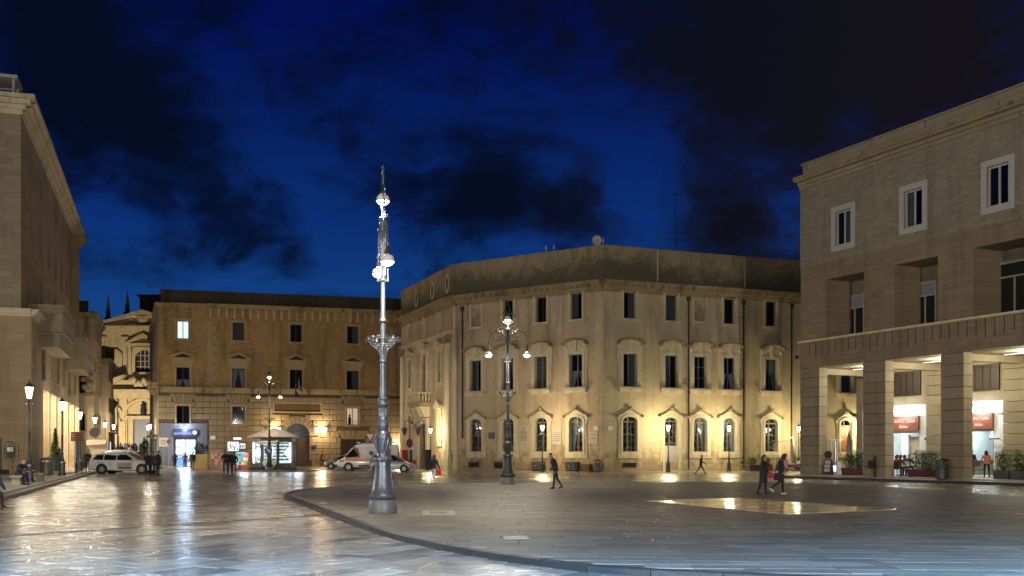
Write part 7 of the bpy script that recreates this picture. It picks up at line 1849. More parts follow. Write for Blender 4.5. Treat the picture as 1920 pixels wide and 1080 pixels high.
# ------------------------------------------------------------------ people
def build_person(name_label, H, pose, cols, hair='hair', hairlen=0, coat=0.0, hood=False, group=None, cat='person', voxel=.02, bald=False, name='person'):
    """body skinned as one surface from limb volumes; x forward, z up, origin between the feet"""
    s = H/1.75
    top, leg, shoe = cols
    up = Vector((0, 0, 1)); lean = R(pose.get('lean', 3)); hd = R(pose.get('head', 5)); turn = pose.get('yaw', 0)
    LT, LS, AU, AF = .435, .42, .295, .26
    legs = pose.get('legs', ((4, 4), (-4, 4))); arms = pose.get('arms', ((8, 10, 8), (-4, 10, 8)))
    if pose.get('sit'): hipz = pose.get('seat', .46)+.10
    seg = []                                    # (kind, a, b, ra, rb)
    foot = []
    P0 = Vector((0, 0, 0)); J = {}
    for i, sd in enumerate((1, -1)):
        th, kn = R(legs[i][0]), R(legs[i][1]); ab = R(legs[i][2]) if len(legs[i]) > 2 else R(2)
        hip = P0+Vector((0, sd*.095, 0)); knee = hip+Vector((math.sin(th), sd*math.sin(ab), -math.cos(th)))*LT; sh = th-kn
        ank = knee+Vector((math.sin(sh), 0, -math.cos(sh)))*LS
        J[i] = (hip, knee, ank, sh)
    low = min(J[i][2].z-.075-.10*max(0, -math.sin(J[i][3]))*0 for i in (0, 1))
    base = Vector((0, 0, -low)) if not pose.get('sit') else Vector((0, 0, hipz))
    sp = Vector((math.sin(lean), 0, math.cos(lean)))
    pel = base
    for i in (0, 1):
        hip, knee, ank, sh = [x+base if isinstance(x, Vector) else x for x in J[i]]
        seg += [('leg', hip, knee, .092, .062), ('leg', knee, ank, .06, .043)]
        toe_dir = Vector((math.cos(min(0.3, max(-.9, sh))*.9), 0, math.sin(min(0.3, max(-.9, sh))*.9)))
        seg += [('shoe', ank+Vector((-.05, 0, -.035)), ank+toe_dir*.14+Vector((0, 0, -.045)), .045, .036)]
    def tor(h): return pel+sp*h
    TOR = [(0.0, .115, .165), (.10, .112, .158), (.22, .105, .145), (.34, .118, .165), (.44, .112, .185), (.50, .075, .15), (.535, .05, .07)]
    m = MB()
    side = Vector((0, 1, 0)); fwd = side.cross(sp).normalized()
    bulk = pose.get('bulk', 1.08)
    vs = []; fs = []; n = 14
    for (h, a, b) in [(-.10, .10, .15)]+TOR:
        c = tor(h)
        for k in range(n):
            q = 2*PI*k/n; vs.append(tuple(c+fwd*(a*bulk*math.cos(q))+side*(b*bulk*math.sin(q))))
    for r_ in range(len(TOR)):
        for k in range(n): fs.append((r_*n+k, r_*n+(k+1) % n, (r_+1)*n+(k+1) % n, (r_+1)*n+k))
    fs += [tuple(range(n-1, -1, -1)), tuple(range(len(TOR)*n, (len(TOR)+1)*n))]; m.add(vs, fs)
    hands = []
    for i, sd in enumerate((1, -1)):
        pit, ab, el = [R(x) for x in arms[i][:3]]; inw = R(arms[i][3]) if len(arms[i]) > 3 else 0
        shd = tor(.455)+side*(sd*.175*bulk)
        d1 = Vector((math.sin(pit)*math.cos(ab), sd*math.sin(ab), -math.cos(pit)*math.cos(ab))); elb = shd+d1*AU
        p2 = pit+el; d2 = Vector((math.sin(p2)*math.cos(inw), sd*(math.sin(ab)*.6-math.sin(inw)), -math.cos(p2)*math.cos(inw))).normalized(); wr = elb+d2*AF
        seg += [('top', shd, elb, .062*bulk, .048*bulk), ('top', elb, wr, .047*bulk, .034*bulk), ('skin', wr, wr+d2*.075, .030, .034)]
        hands.append((wr+d2*.07, d2, sd))
    nd = Vector((math.sin(lean*.6+hd), 0, math.cos(lean*.6+hd)))
    nk = tor(.53); hc = nk+nd*.165+Vector((math.cos(hd), 0, -math.sin(hd)))*.02
    seg += [('skin', nk-sp*.02, nk+nd*.09, .052, .05)]
    fw = Vector((math.cos(hd+lean*.5), 0, -math.sin(hd+lean*.5)))
    hy = Matrix.Rotation(R(turn), 4, 'Z')
    HM = Matrix.Translation(hc) @ hy @ Matrix.Rotation(hd+lean*.5, 4, 'Y')
    def cap(a, b, ra, rb):
        d = (b-a); L = d.length or 1; d = d/L
        m.tube([a-d*ra*.8, a-d*ra*.45, a, a.lerp(b, .5), b, b+d*rb*.45, b+d*rb*.8], [ra*.35, ra*.85, ra, (ra+rb)/2*1.03, rb, rb*.85, rb*.35], 10)
    for k, a, b, ra, rb in seg: cap(a, b, ra, rb)
    hm = MB(); hm.M = HM
    hm.ball((0, 0, .01), (.095, .075, .115), 14, 10); hm.ball((.045, 0, -.065), (.05, .05, .045), 10, 7)        # skull, jaw
    hm.tube([(.09, 0, .02), (.112, 0, -.022)], [.012, .017], 6)                                                     # nose
    for sd in (-1, 1): hm.ball((-.005, sd*.078, -.012), (.022, .014, .034), 7, 5)                                   # ears
    m.v, off_ = m.v, 0
    o = len(m.v); m.v += hm.v; m.f += [tuple(i+o for i in f) for f in hm.f]
    me = m.mesh('tmp', None); ob = bpy.data.objects.new('tmp', me); C.objects.link(ob)
    rm = ob.modifiers.new('r', 'REMESH'); rm.mode = 'VOXEL'; rm.voxel_size = voxel; rm.use_smooth_shade = True
    sm = ob.modifiers.new('s', 'SMOOTH'); sm.iterations = 2; sm.factor = .4
    dg = bpy.context.evaluated_depsgraph_get(); ev = ob.evaluated_get(dg)
    body = bpy.data.meshes.new_from_object(ev); bpy.data.objects.remove(ob); bpy.data.meshes.remove(me)
    for mt in (M[top], M[leg], M[shoe], M['skin']): body.materials.append(mt)
    hem = pose.get('hem', -.06)
    ic = HM.inverted()
    def dist(p, a, b):
        d = b-a; t = max(0, min(1, (p-a).dot(d)/max(1e-9, d.dot(d)))); return (p-a-d*t).length
    idx = {'top': 0, 'leg': 1, 'shoe': 2, 'skin': 3}
    cand = [(k, a, b, (ra+rb)/2) for k, a, b, ra, rb in seg]
    for pl in body.polygons:
        p = pl.center; best = ('skin' if True else '', (p-hc).length-.10)
        h = (p-pel).dot(sp)
        if -.12 < h < .56:
            ax = pel+sp*h; e = (p-ax); dd = math.hypot(e.dot(fwd)/.115, e.dot(side)/.165)*.12-.12*bulk
            if dd < best[1]: best = ('top' if h > hem else 'leg', dd)
        for k, a, b, r_ in cand:
            q = dist(p, a, b)-r_
            if q < best[1]-.002: best = (k, q)
        kind = best[0]
        if kind == 'leg' and (p-pel).dot(sp) > hem: kind = 'top'
        pl.material_index = idx[kind]; pl.use_smooth = True
    # five unequal bent fingers on each hand
    fm = MB()
    for (w, d, sd) in hands:
        lat = d.cross(fwd); lat = lat.normalized() if lat.length > .2 else Vector((0, 1, 0)); nrm = lat.cross(d).normalized()
        for k, L in enumerate((.062, .072, .068, .052)):
            b0 = w+lat*(.024-.016*k); p1 = b0+d*L*.5+nrm*.004; p2 = p1+(d*.75-side*sd*.45).normalized()*L*.5
            fm.tube([b0-d*.02, b0, p1, p2], [.009, .009, .0085, .006], 5)
        tb = w-d*.03+lat*.03; fm.tube([tb, tb+(d+lat*.9).normalized()*.03, tb+(d*1.3+lat*.4).normalized()*.058], [.011, .010, .007], 5)
    bm_v = [tuple(v.co) for v in body.vertices]; nv = len(bm_v)
    import bmesh
    bmm = bmesh.new(); bmm.from_mesh(body)
    bv = [bmm.verts.new(v) for v in fm.v]
    for f in fm.f:
        try: q = bmm.faces.new([bv[i] for i in f]); q.material_index = 3; q.smooth = True
        except ValueError: pass
    bmm.to_mesh(body); bmm.free()
    t = thing(name, name_label, cat, (0, 0, 0), 0, group); t.scale = (s,)*3
    body.name = 'body'; link('body', body, t)
    if not bald:
        hb = MB(); hb.M = HM
        vs = []; fs = []; n, k2 = 14, 8
        for i in range(k2):
            el = PI/2-i/(k2-1)*(PI*.62)
            for j in range(n):
                a = 2*PI*j/n; face = max(0, math.cos(a)); e2 = max(el, -.1+.62*face) if i else PI/2-.01
                vs.append((-.010+.097*math.cos(e2)*math.cos(a), .080*math.cos(e2)*math.sin(a), .020+.113*math.sin(e2)))
        for i in range(k2-1):
            for j in range(n): fs.append((i*n+j, (i+1)*n+j, (i+1)*n+(j+1) % n, i*n+(j+1) % n))
        hb.add(vs, fs)
        if hairlen:
            q = MB(); q.M = HM
            for j in range(7):
                a = PI*.52+j/6*PI*.96; q.tube([(.085*math.cos(a)-.01, .08*math.sin(a), .06), (.10*math.cos(a)-.015, .088*math.sin(a), -.05), (.10*math.cos(a)-.01, .095*math.sin(a), -.06-hairlen)], [.03, .034, .018], 6)
            o = len(hb.v); hb.v += q.v; hb.f += [tuple(i+o for i in f) for f in q.f]
        obj('hair', hb, M[hair], t, True)
    ey = MB(); ey.M = HM
    for sd in (-1, 1): ey.ball((.088, sd*.032, .012), (.010, .014, .008), 7, 5)
    obj('eyes', ey, M['black'], t); mo = MB(); mo.M = HM; mo.ball((.090, 0, -.062), (.008, .024, .006), 8, 5); obj('mouth', mo, M['coral'], t)
    if coat:
        cm_ = MB(); vs = []; fs = []; n = 16; rows = 5
        fk = sum((J[i][1].x for i in (0, 1)))/2
        for r_ in range(rows):
            q = r_/(rows-1); c = pel+sp*(.20)-Vector((0, 0, 1))*((coat+.20)*q)+Vector((fk*.35*q, 0, 0))
            fl = 1+.38*q
            for k in range(n):
                a = 2*PI*k/n; w_ = 1+.05*math.sin(a*5)*q; vs.append((c.x+.135*fl*w_*math.cos(a), c.y+.172*fl*w_*math.sin(a)*(1-.12*q), c.z))
        for r_ in range(rows-1):
            for k in range(n): fs.append((r_*n+k, r_*n+(k+1) % n, (r_+1)*n+(k+1) % n, (r_+1)*n+k))
        obj('coat_skirt', cm_.add(vs, fs), M[top], t, True)
    col_ = MB(); col_.torus((nk.x, nk.y, nk.z+.0), .062, .022, 'z', 12, 6); obj('collar', col_, M[top], t, True)
    t['hand'] = 1
    return t
WALK = dict(lean=6, legs=((24, 6), (-20, 22)), arms=((-18, 12, 20), (20, 12, 25)))
STAND = dict(lean=2, legs=((3, 3, 4), (-3, 2, 4)), arms=((4, 12, 20), (-2, 12, 15)))
POCK = dict(lean=3, legs=((4, 5, 5), (-3, 3, 5)), arms=((-8, 22, 48, 25), (-6, 22, 45, 25)))
HUG = dict(lean=4, legs=((3, 4, 4), (-2, 3, 4)), arms=((12, 14, 85, 35), (10, 14, 80, 35)))
def at(o, px, py, rz, z=0.0):
    p = gp(px, py, z); o.location = (p.x, p.y, z); o.rotation_euler = (0, 0, rz); return o
B = build_person
LEFT, RIGHT, AWAY, TO = PI, 0.0, PI/2, -PI/2
at(B('man in dark jacket and jeans walking left across the square, head down', 1.62, dict(lean=14, head=18, legs=((10, 4), (-16, 14)), arms=((-24, 10, 35, 15), (-14, 10, 45, 15)), bulk=1.2), ('navy', 'navy', 'shoe'), hair='hair_brown'), 1041, 916.5, LEFT+.2, PLZ)
at(B('man in black jacket walking right past the palace, arm swung forward', 1.58, dict(lean=6, legs=((30, 4), (-28, 12)), arms=((34, 10, 30), (-20, 10, 10)), bulk=1.1), ('black', 'grey_cloth', 'shoe')), 1314, 889.5, RIGHT)
at(B('woman in long black coat and white top, phone at her ear', 1.52, dict(lean=4, legs=((10, 4), (-8, 8)), arms=((6, 12, 40, 10), (30, 12, 110, 20)), hem=-.3), ('black', 'black', 'shoe'), hairlen=.14, coat=.42), 1430, 927, RIGHT-.5, PLZ)
w2 = at(B('woman in pink top and dark jacket walking right with white shoes, looking at her phone', 1.57, dict(lean=4, head=16, legs=((6, 4), (-26, 26)), arms=((20, 8, 62, 10), (22, 8, 58, 10)), bulk=1.05), ('pink_cloth', 'black', 'shoe_white'), hairlen=.12), 1467, 927, RIGHT+.1, PLZ)
v = MB(); v.lathe([(.16, .86), (.165, 1.0), (.16, 1.18), (.185, 1.32), (.19, 1.40), (.13, 1.45)], 16, close=False); v.v = [(x*.78-.035, y*1.1, z) for x, y, z in v.v]; obj('open_jacket', v, M['black'], w2, True)
def held(name, label, cat, px, py, z, mbs, dx=0, dy=0, rz=0):
    p = gp(px, py, PLZ if py > 910 else 0.0); t = thing(name, label, cat, (p.x+dx, p.y+dy, z), rz)
    for nm, mb_, mat in mbs: obj(nm, mb_, M[mat], t)
    return t
held('phone', 'phone held out by the woman in pink', 'phone', 1467, 927, 1.12, [('phone_body', MB().box(-.05, -.04, -.006, .09, .04, .006), 'plastic_dark'), ('screen', MB().box(-.045, -.034, .0061, .085, .034, .008), 'panel_white')], .36, 0)
held('handbag', 'dark handbag hanging behind the woman in pink', 'bag', 1467, 927, .84, [('bag_body', MB().frust(0, 0, -.2, .08, .16, .07, .13, .05), 'black'), ('bag_strap', MB().tube([(-.12, 0, .07), (-.08, 0, .42), (.05, 0, .5), (.1, 0, .42), (.12, 0, .07)], .012, 5), 'black')], -.2, -.18)
held('shoulder_bag', 'small red bag held by the woman in the long black coat', 'bag', 1430, 927, .84, [('bag_body', MB().frust(0, 0, -.12, .08, .13, .06, .1, .04), 'red_cloth'), ('bag_strap', MB().tube([(-.08, 0, .07), (-.04, 0, .3), (.04, 0, .3), (.08, 0, .07)], .01, 5), 'red_cloth')], .25, -.16)
at(B('woman in dark jacket and pale jeans walking away by the palace side front', 1.6, dict(lean=5, legs=((16, 4), (-18, 20)), arms=((-16, 12, 18), (12, 12, 22)), bulk=1.12), ('black', 'pale_denim', 'shoe_white'), hair='hair_brown', hairlen=.12), 813, 905, AWAY-.6)
held('handbag', 'red handbag carried by the woman in pale jeans', 'bag', 813, 905, .62, [('bag_body', MB().frust(0, 0, -.22, .12, .17, .07, .14, .05), 'red_cloth'), ('bag_strap', MB().tube([(-.1, 0, .11), (-.05, 0, .3), (.05, 0, .3), (.1, 0, .11)], .012, 5), 'red_cloth')], .28, -.05)
# group by the taxi
at(B('man in dark coat standing left in the trio beside the taxi', 1.74, HUG, ('black', 'black', 'shoe'), coat=.18), 277, 890.5, AWAY+.5)
at(B('person in dark coat in the middle of the trio beside the taxi', 1.72, POCK, ('grey_cloth', 'black', 'shoe'), coat=.2), 286, 889, AWAY)
at(B('man in long black coat standing right in the trio beside the taxi', 1.82, STAND, ('black', 'black', 'shoe'), coat=.28), 296, 890.5, AWAY-.5)
at(B('man in dark coat walking toward the square left of the blue shop', 1.74, dict(lean=4, legs=((12, 6), (-12, 12)), arms=((-14, 18, 42, 20), (-14, 18, 42, 20))), ('black', 'black', 'shoe'), hair='hair_grey', coat=.2), 328, 878.5, TO+.3)
at(B('person in red jacket standing before the blue shop', 1.66, POCK, ('red_cloth', 'black', 'shoe'), hair='hair'), 347, 880.5, AWAY)
at(B('stout person in dark jacket beside the yellow planter', 1.72, dict(STAND, bulk=1.28), ('navy', 'denim', 'shoe')), 361, 879.5, AWAY+.2)
at(B('man in dark jacket and jeans standing left before the lit newsstand', 1.86, HUG, ('black', 'denim', 'shoe')), 423, 889, TO+.2)
at(B('person in dark jacket partly hidden in the middle before the newsstand', 1.8, STAND, ('navy', 'denim', 'shoe')), 431, 888, TO)
at(B('man in navy jacket standing right before the lit newsstand', 1.72, dict(POCK, bulk=1.15), ('navy', 'grey_cloth', 'shoe')), 439, 889, TO-.2)
# cyclist in red
def bicycle(label, loc, rz, group=None, col='iron'):
    t = thing('bicycle', label, 'bicycle', loc, rz, group)
    for x, nm in ((-.52, 'wheel'), (.52, 'wheel')):
        w = link(nm, None, t); w.location = (x, 0, .34)
        b = MB(); b.torus((0, 0, 0), .32, .018, 'y', 24, 5); obj('tyre', b, M['rubber'], w, True)
        b = MB()
        for k in range(10): a = 2*PI*k/10; b.tube([(0, 0, 0), (.30*math.cos(a), 0, .30*math.sin(a))], .003, 3)
        b.tube([(0, -.04, 0), (0, .04, 0)], .02, 6); obj('spokes', b, M['galv'], w)
        b = MB(); b.tube([(.36*math.cos(a), 0, .36*math.sin(a)) for a in [R(30+k*15) for k in range(9)]], .014, 4); obj('mudguard', b, M[col], w)
    b = MB(); r = .018
    for p, q in (((-.52, 0, .34), (-.12, 0, .30)), ((-.52, 0, .34), (-.22, 0, .78)), ((-.12, 0, .30), (-.25, 0, .92)), ((-.12, 0, .30), (.38, 0, .72)), ((-.22, 0, .78), (.36, 0, .80)), ((.34, 0, .95), (.42, 0, .6)), ((.42, 0, .6), (.52, 0, .34))): b.tube([p, q], r, 6)
    obj('frame', b, M[col], t, True)
    b = MB(); b.tube([(.28, -.28, 1.02), (.34, -.2, 1.04), (.34, 0, .98), (.34, .2, 1.04), (.28, .28, 1.02)], .014, 6); obj('handlebar', b, M['galv'], t, True)
    b = MB(); b.ball((-.26, 0, .96), (.14, .075, .035), 10, 6); obj('saddle', b, M['rubber'], t, True)
    b = MB(); b.tube([(-.12, -.1, .30), (-.12, .1, .30)], .014, 5); b.torus((-.12, .05, .30), .09, .008, 'y', 12, 4); b.box(-.2, -.16, .2, -.1, -.08, .22); b.box(-.14, .08, .38, -.04, .16, .4); obj('pedals', b, M['galv'], t)
    b = MB(); b.box(-.62, -.12, .70, -.30, .12, .72); b.tube([(-.52, .1, .34), (-.5, .1, .70)], .01, 4); b.tube([(-.52, -.1, .34), (-.5, -.1, .70)], .01, 4); obj('carrier', b, M['iron'], t)
    return t
pc = gp(605, 878.5); bicycle('bicycle ridden by the person in red near the arched gate', (pc.x, pc.y, 0), RIGHT+.2)
o = B('person in red top riding a bicycle near the arched gate', 1.7, dict(sit=True, seat=.93, lean=18, legs=((62, 70), (30, 55)), arms=((48, 8, 12), (48, 8, 12)), bulk=1.1), ('red_cloth', 'grey_cloth', 'shoe')); o.location = (pc.x-.25*.97, pc.y-.05, 0.03); o.rotation_euler = (0, 0, .2)
# left pavement: seated man, benches, bicycles, bin, planter
def bench(label, x, y, rz):
    t = thing('stone_bench', label, 'bench', (x, y, PY), rz, 'stone benches on the left pavement')
    obj('seat', MB().frust(0, 0, .36, .46, .78, .26, .8, .28), M['bench'], t)
    for s in (-1, 1): obj('leg', MB().frust(s*.48, 0, 0, .358, .17, .2, .13, .17), M['bench'], t)
    return t
KA = math.atan2(.951, -.3087)
yb = 52.0; xb = qx(33, yb); bench('stone bench with the bald man sitting on it', xb, yb, KA); bench('empty stone bench beside the dark cylindrical bin', qx(73, 57.0), 57.0, KA)
o = B('bald man in dark jacket sitting bent forward on the stone bench', 1.72, dict(sit=True, seat=.44, lean=24, head=34, legs=((80, 72, 6), (84, 84, 6)), arms=((44, 8, 38, 10), (40, 8, 42, 10)), bulk=1.2), ('navy', 'grey_cloth', 'shoe'), bald=True); o.location = (xb+.02, yb, PY); o.rotation_euler = (0, 0, -.25)
def litter_bin(label, loc, rz=0, r=.30, h=.95, mat='bin', ashtray=True):
    t = thing('litter_bin', label, 'bin', loc, rz)
    obj('bin_body', MB().lathe([(r*.88, .04), (r, .08), (r*1.02, h*.78), (r*.98, h*.8)], 18), M[mat], t, True)
    obj('bin_foot', MB().lathe([(r*.8, 0), (r*.8, .038)], 14), M['iron'], t)
    b = MB()
    for k in range(4): a = PI/4+PI/2*k; b.box(r*.9*math.cos(a)-.03, r*.9*math.sin(a)-.03, h*.8, r*.9*math.cos(a)+.03, r*.9*math.sin(a)+.03, h*.95)
    obj('lid_support', b, M[mat], t); obj('lid', MB().lathe([(r*1.12, h*.95), (r*1.1, h), (r*.7, h*1.07), (.05, h*1.1)], 18), M['plastic_dark'] if mat == 'bin' else M[mat], t, True)
    ri = MB()
    for k in range(18): a = 2*PI*k/18; ri.tube([(r*1.015*math.cos(a), r*1.015*math.sin(a), .12), (r*1.03*math.cos(a), r*1.03*math.sin(a), h*.74)], .008, 3)
    obj('rib', ri, M[mat], t); return t
p = gp(88, 891.5, PY); litter_bin('dark cylindrical litter bin between bench and planter on the left', (p.x, p.y, PY), 0, .42, 1.12, 'bin')
p = FA.pt(FA.at(1131), -.9); litter_bin('grey litter bin with domed lid beside the wooden box', (p.x, p.y, 0), 0, .30, 1.0, 'bin')
p = FR.pt(FR.at(1777), -.45); litter_bin('grey cylindrical litter bin before the arcade pillar', (p.x, p.y, .145), 0, .33, 1.12, 'bin')
p = gp(104, 884, PY); planter('tree_planter', 'conical little tree in a ribbed dark pot by the arcade', (p.x, p.y, PY), 0, 1.05, 1.05, 1.35, 2.2, 'leaf', 'pot_grey', 620, .13, 'cone', round_=True, seed=5)
for dx in (-.9, .1): 
    pass
p = gp(101, 882, PY); t = thing('barrier_post', 'thin dark barrier posts beside the conical tree', 'post', (p.x-.7, p.y, PY)); obj('post', MB().tube([(0, 0, 0), (0, 0, 2.0)], .045, 6), M['iron'], t)
t = thing('barrier_post', 'thin dark post at the left frame edge by the telephone box', 'post', (qx(2, 76), 76, PY)); obj('post', MB().tube([(0, 0, 0), (0, 0, 2.6)], .05, 6), M['iron'], t); obj('foot', MB().box(-.6, -.2, 0, .5, .2, .35), M['plastic_dark'], t)
for (px, py, rz, lab) in ((143, 888.5, KA+.15, 'dark bicycle leaning at the blue sign pillar'), (157, 887.5, KA-.1, 'second bicycle beside the third street lantern')):
    p = gp(px, py, PY); b_ = bicycle(lab, (p.x, p.y, PY), rz, 'bicycles parked on the left pavement'); b_.scale = (1.15,)*3
p = gp(146, 884, PY); t = thing('info_totem', 'tall blue and grey totem with a brown slatted direction sign', 'sign', (p.x, p.y, PY), .1)
obj('totem', MB().box(-.13, -.08, 0, .13, .08, 3.25), plain('totem_blue', (.07, .11, .2), .4), t); obj('totem_edge', MB().box(-.17, -.1, 0, -.132, .1, 3.3), M['galv'], t)
for k in range(4): obj('direction_board', MB().box(-.52, -.14, 2.5+.19*k, .50, -.09, 2.5+.19*k+.165), M['sign_brown'], t)
p = gp(168, 884, PY); at(B('man in black standing by the bicycles and beige canvas', 1.78, STAND, ('black', 'black', 'shoe')), 164.5, 885, AWAY, PY)
p = gp(180, 883, PY); t = thing('canvas_stall', 'beige canvas market stall beside the taxis', 'stall', (qx(183, 93), 93, PY), .15)
b = MB(); b.add([(-.9, 0, 2.7), (.75, 0, 2.7), (.75, .5, .1), (-.2, .5, .1), (-.9, -.2, 2.2), (.75, -.3, 2.3)], [(0, 1, 2, 3), (0, 4, 5, 1)]); obj('canvas', b, M['cream'], t); b = MB(); b.tube([(-.9, 0, 2.7), (-.2, .5, 0)], .03, 5); b.tube([(.75, 0, 2.72), (.75, .02, 0)], .03, 5); b.tube([(-.9, 0, 2.7), (.75, 0, 2.7)], .03, 5); b.tube([(-.9, -.2, 2.2), (-.9, 0, 2.7)], .02, 5); obj('stall_frame', b, M['galv'], t)
# figure cut by the left frame edge
o = B('person in blue-teal jacket cut off by the left edge of the view', 1.72, dict(sit=True, seat=.44, lean=14, head=10, legs=((74, 62, 8), (80, 80, 8)), arms=((20, 12, 30, 10), (18, 14, 40, 10)), bulk=1.35), ('teal', 'wine', 'shoe'), hair='hair_brown', voxel=.018); o.location = (qx(-22, 33.2), 33.2, .02); o.rotation_euler = (0, 0, -.5)
t = thing('folding_stool', 'low folding stool under the seated person at the left edge', 'stool', (qx(-22, 33.2), 33.2, 0), -.5); b = MB()
b.box(-.2, -.2, .40, .2, .2, .44); obj('seat', b, M['grey_cloth'], t)
for s in (-1, 1): b = MB(); b.tube([(-.18, s*.17, 0), (.18, s*.17, .4)], .015, 5); b.tube([(.18, s*.17, 0), (-.18, s*.17, .4)], .015, 5); obj('leg', b, M['galv'], t)
# crowd in the lane
cr = [B('person in dark coat among the evening crowd in the lane', 1.72, STAND, ('black', 'black', 'shoe'), coat=.2, voxel=.028, group='crowd in the lane'), B('person in blue jacket among the evening crowd in the lane', 1.7, WALK, ('denim', 'navy', 'shoe'), voxel=.028, group='crowd in the lane'),
      B('person in pale top among the evening crowd in the lane', 1.66, STAND, ('white_cloth', 'denim', 'shoe'), voxel=.028, hairlen=.1, group='crowd in the lane'), B('person in reddish top among the evening crowd in the lane', 1.68, WALK, ('pink_cloth', 'black', 'shoe'), voxel=.028, group='crowd in the lane')]
rnd = random.Random(12); spots = []
for k in range(26):
    px = rnd.choice((212, 222, 226, 230, 234, 238, 244, 252, 258, 264, 270, 275))+rnd.uniform(-4, 4); Y = rnd.uniform(146, 164); spots.append((px, Y))
for k, (px, Y) in enumerate(spots):
    src = cr[k % 4]; o = src if k < 4 else copy_tree(src)
    o.location = (qx(px, Y), Y, street_z(Y)); o.rotation_euler = (0, 0, rnd.uniform(0, 6.28))
planter('potted_tree', 'dark green bushy plant in a pot in the lane near the church door', (qx(272, 140), 140, street_z(140)), 0, 1.1, 1.1, .8, 2.2, 'leaf_dark', 'pot_grey', 320, .16, round_=True, seed=9, trunk=.2)
# ------------------------------------------------------------------ terrace furniture by the palace and under the arcade
AZF = .235
def ray_face(d): p, q = FR.pt(0, d), FR.pt(Lr, d); return Face(p.x, p.y, q.x, q.y)
def ray_pt(px, d): f = ray_face(d); return f.pt(f.at(px))
def chair(label, loc, rz, mat, group=None):
    t = thing('cafe_chair', label, 'chair', loc, rz, group)
    obj('seat', MB().box(-.22, -.22, .43, .22, .22, .47), M[mat], t); obj('backrest', MB().box(-.24, -.22, .62, -.20, .22, .92), M[mat], t)
    for x in (-.22, .20):
        for y in (-.20, .20): obj('leg', MB().tube([(x, y, 0), (x, y, .43 if x > 0 else .92)], .016, 5), M['galv' if mat != 'plastic_dark' else 'plastic_dark'], t)
    return t
def table(label, loc, group=None, top='steel'):
    t = thing('cafe_table', label, 'table', loc, 0, group); obj('tabletop', MB().lathe([(.38, .72), (.39, .735), (.38, .75)], 18), M[top], t); obj('column', MB().tube([(0, 0, .03), (0, 0, .72)], .03, 7), M['galv'], t); obj('foot', MB().lathe([(.26, 0), (.24, .03), (.03, .05)], 12), M['galv'], t); return t
q = FB.pt(FB.at(1376), -1.6); chair('dark cafe chair beside the street lantern and potted bushes', (q.x, q.y, 0), .3, 'plastic_dark')
for k, (px, d, pot, lab) in enumerate(((1393, 1.5, 'pot_grey', 'round bush in a slate box left of the brown planter'), (1421, 1.2, 'wood_box', 'round bush in a brown wooden box on the palace terrace'), (1449, 1.5, 'pot_grey', 'dark bush behind the two women on the palace terrace'), (1470, 2.0, 'wood_box', 'bush in a wooden box near the arcade corner'))):
    q = FB.pt(FB.at(px), -d); planter('bush_planter', lab, (q.x, q.y, 0), FB.ang, 1.1, .7, .55, .85, 'leaf', pot, 380, .07, seed=20+k, group='bush planters on the palace terrace')
q = FB.pt(FB.at(1478), -2.6); table('round steel cafe table near the arcade corner', (q.x, q.y, 0)); q = FB.pt(FB.at(1486), -3.3); chair('dark cafe chair near the arcade corner', (q.x, q.y, 0), 2.0, 'dark_frame'); q = FB.pt(FB.at(1463), -2.8); chair('steel cafe chair behind the woman in pink', (q.x, q.y, 0), 1.0, 'steel')
def parasol(label, x, y, z, rz, arm=True, h=3.0):
    t = thing('folded_parasol', label, 'parasol', (x, y, z), rz, 'folded cantilever parasols')
    b = MB(); L = 1.9
    obj('canopy', MB().lathe([(.05, .75), (.16, .95), (.22, 1.5), (.20, 2.2), (.12, 2.8), (.05, 3.05)], 10), M['umbrella'], t, True)
    obj('foot', MB().box(-.45 if not arm else -L-.5, -.4, 0, .45 if not arm else -L+.5, .4, .08), M['granite'], t)
    if arm: obj('cantilever_arm', MB().tube([(-L, 0, .08), (-L-.15, 0, 2.45), (0, 0, 3.08)], .05, 7), M['white_trim'], t)
    else: obj('pole', MB().tube([(0, 0, .08), (0, 0, 3.05)], .035, 7), M['white_trim'], t)
    b = MB(); b.tube([(0, 0, .72), (0, 0, 3.12)], .03, 6); b.ball((0, 0, 3.14), .05, 7, 5); obj('rib_bundle', b, M['galv'], t)
    return t
q = FB.pt(FB.at(1466), -1.6); parasol('folded grey parasol on a white cantilever arm before the palace', q.x, q.y, 0, FB.ang)
q = FB.pt(FB.at(1494), -2.6); parasol('folded grey parasol beside the arcade corner', q.x, q.y, 0, FB.ang, False)
q = FR.pt(.8, 6.9); parasol('folded pale parasol behind the glass screen in the far arcade bay', qx(1592, 77.5), 77.5, .1, PI, False)
# pyramid heater and boards in the far bay
q = ray_pt(1567, 1.0); zf = AZF
t = thing('pyramid_heater', 'steel pyramid patio heater in the far arcade bay', 'heater', (q.x, q.y, zf), FR.ang+.4)
obj('base_cabinet', MB().frust(0, 0, .05, .85, .30, .30, .24, .24), M['white_trim'], t)
b = MB()
for x in (-1, 1):
    for y in (-1, 1): b.tube([(x*.24, y*.24, .85), (x*.14, y*.14, 2.25)], .022, 5)
obj('frame', b, M['steel'], t); obj('flame_tube', MB().tube([(0, 0, .86), (0, 0, 2.2)], .06, 10), M['steel'], t); obj('top_plate', MB().box(-.34, -.34, 2.252, .34, .34, 2.30), M['steel'], t)
g = MB()
for k in range(6): z = 1.0+k*.2; w = .235-.10*(z-.85)/1.4; g.ring([(-w, -w), (w, -w), (w, w), (-w, w)], [(-w+.01, -w+.01), (w-.01, -w+.01), (w-.01, w-.01), (-w+.01, w-.01)], 0, .012); nv = 16; g.v[-nv:] = [(x, zz, z+y) for x, y, zz in g.v[-nv:]]
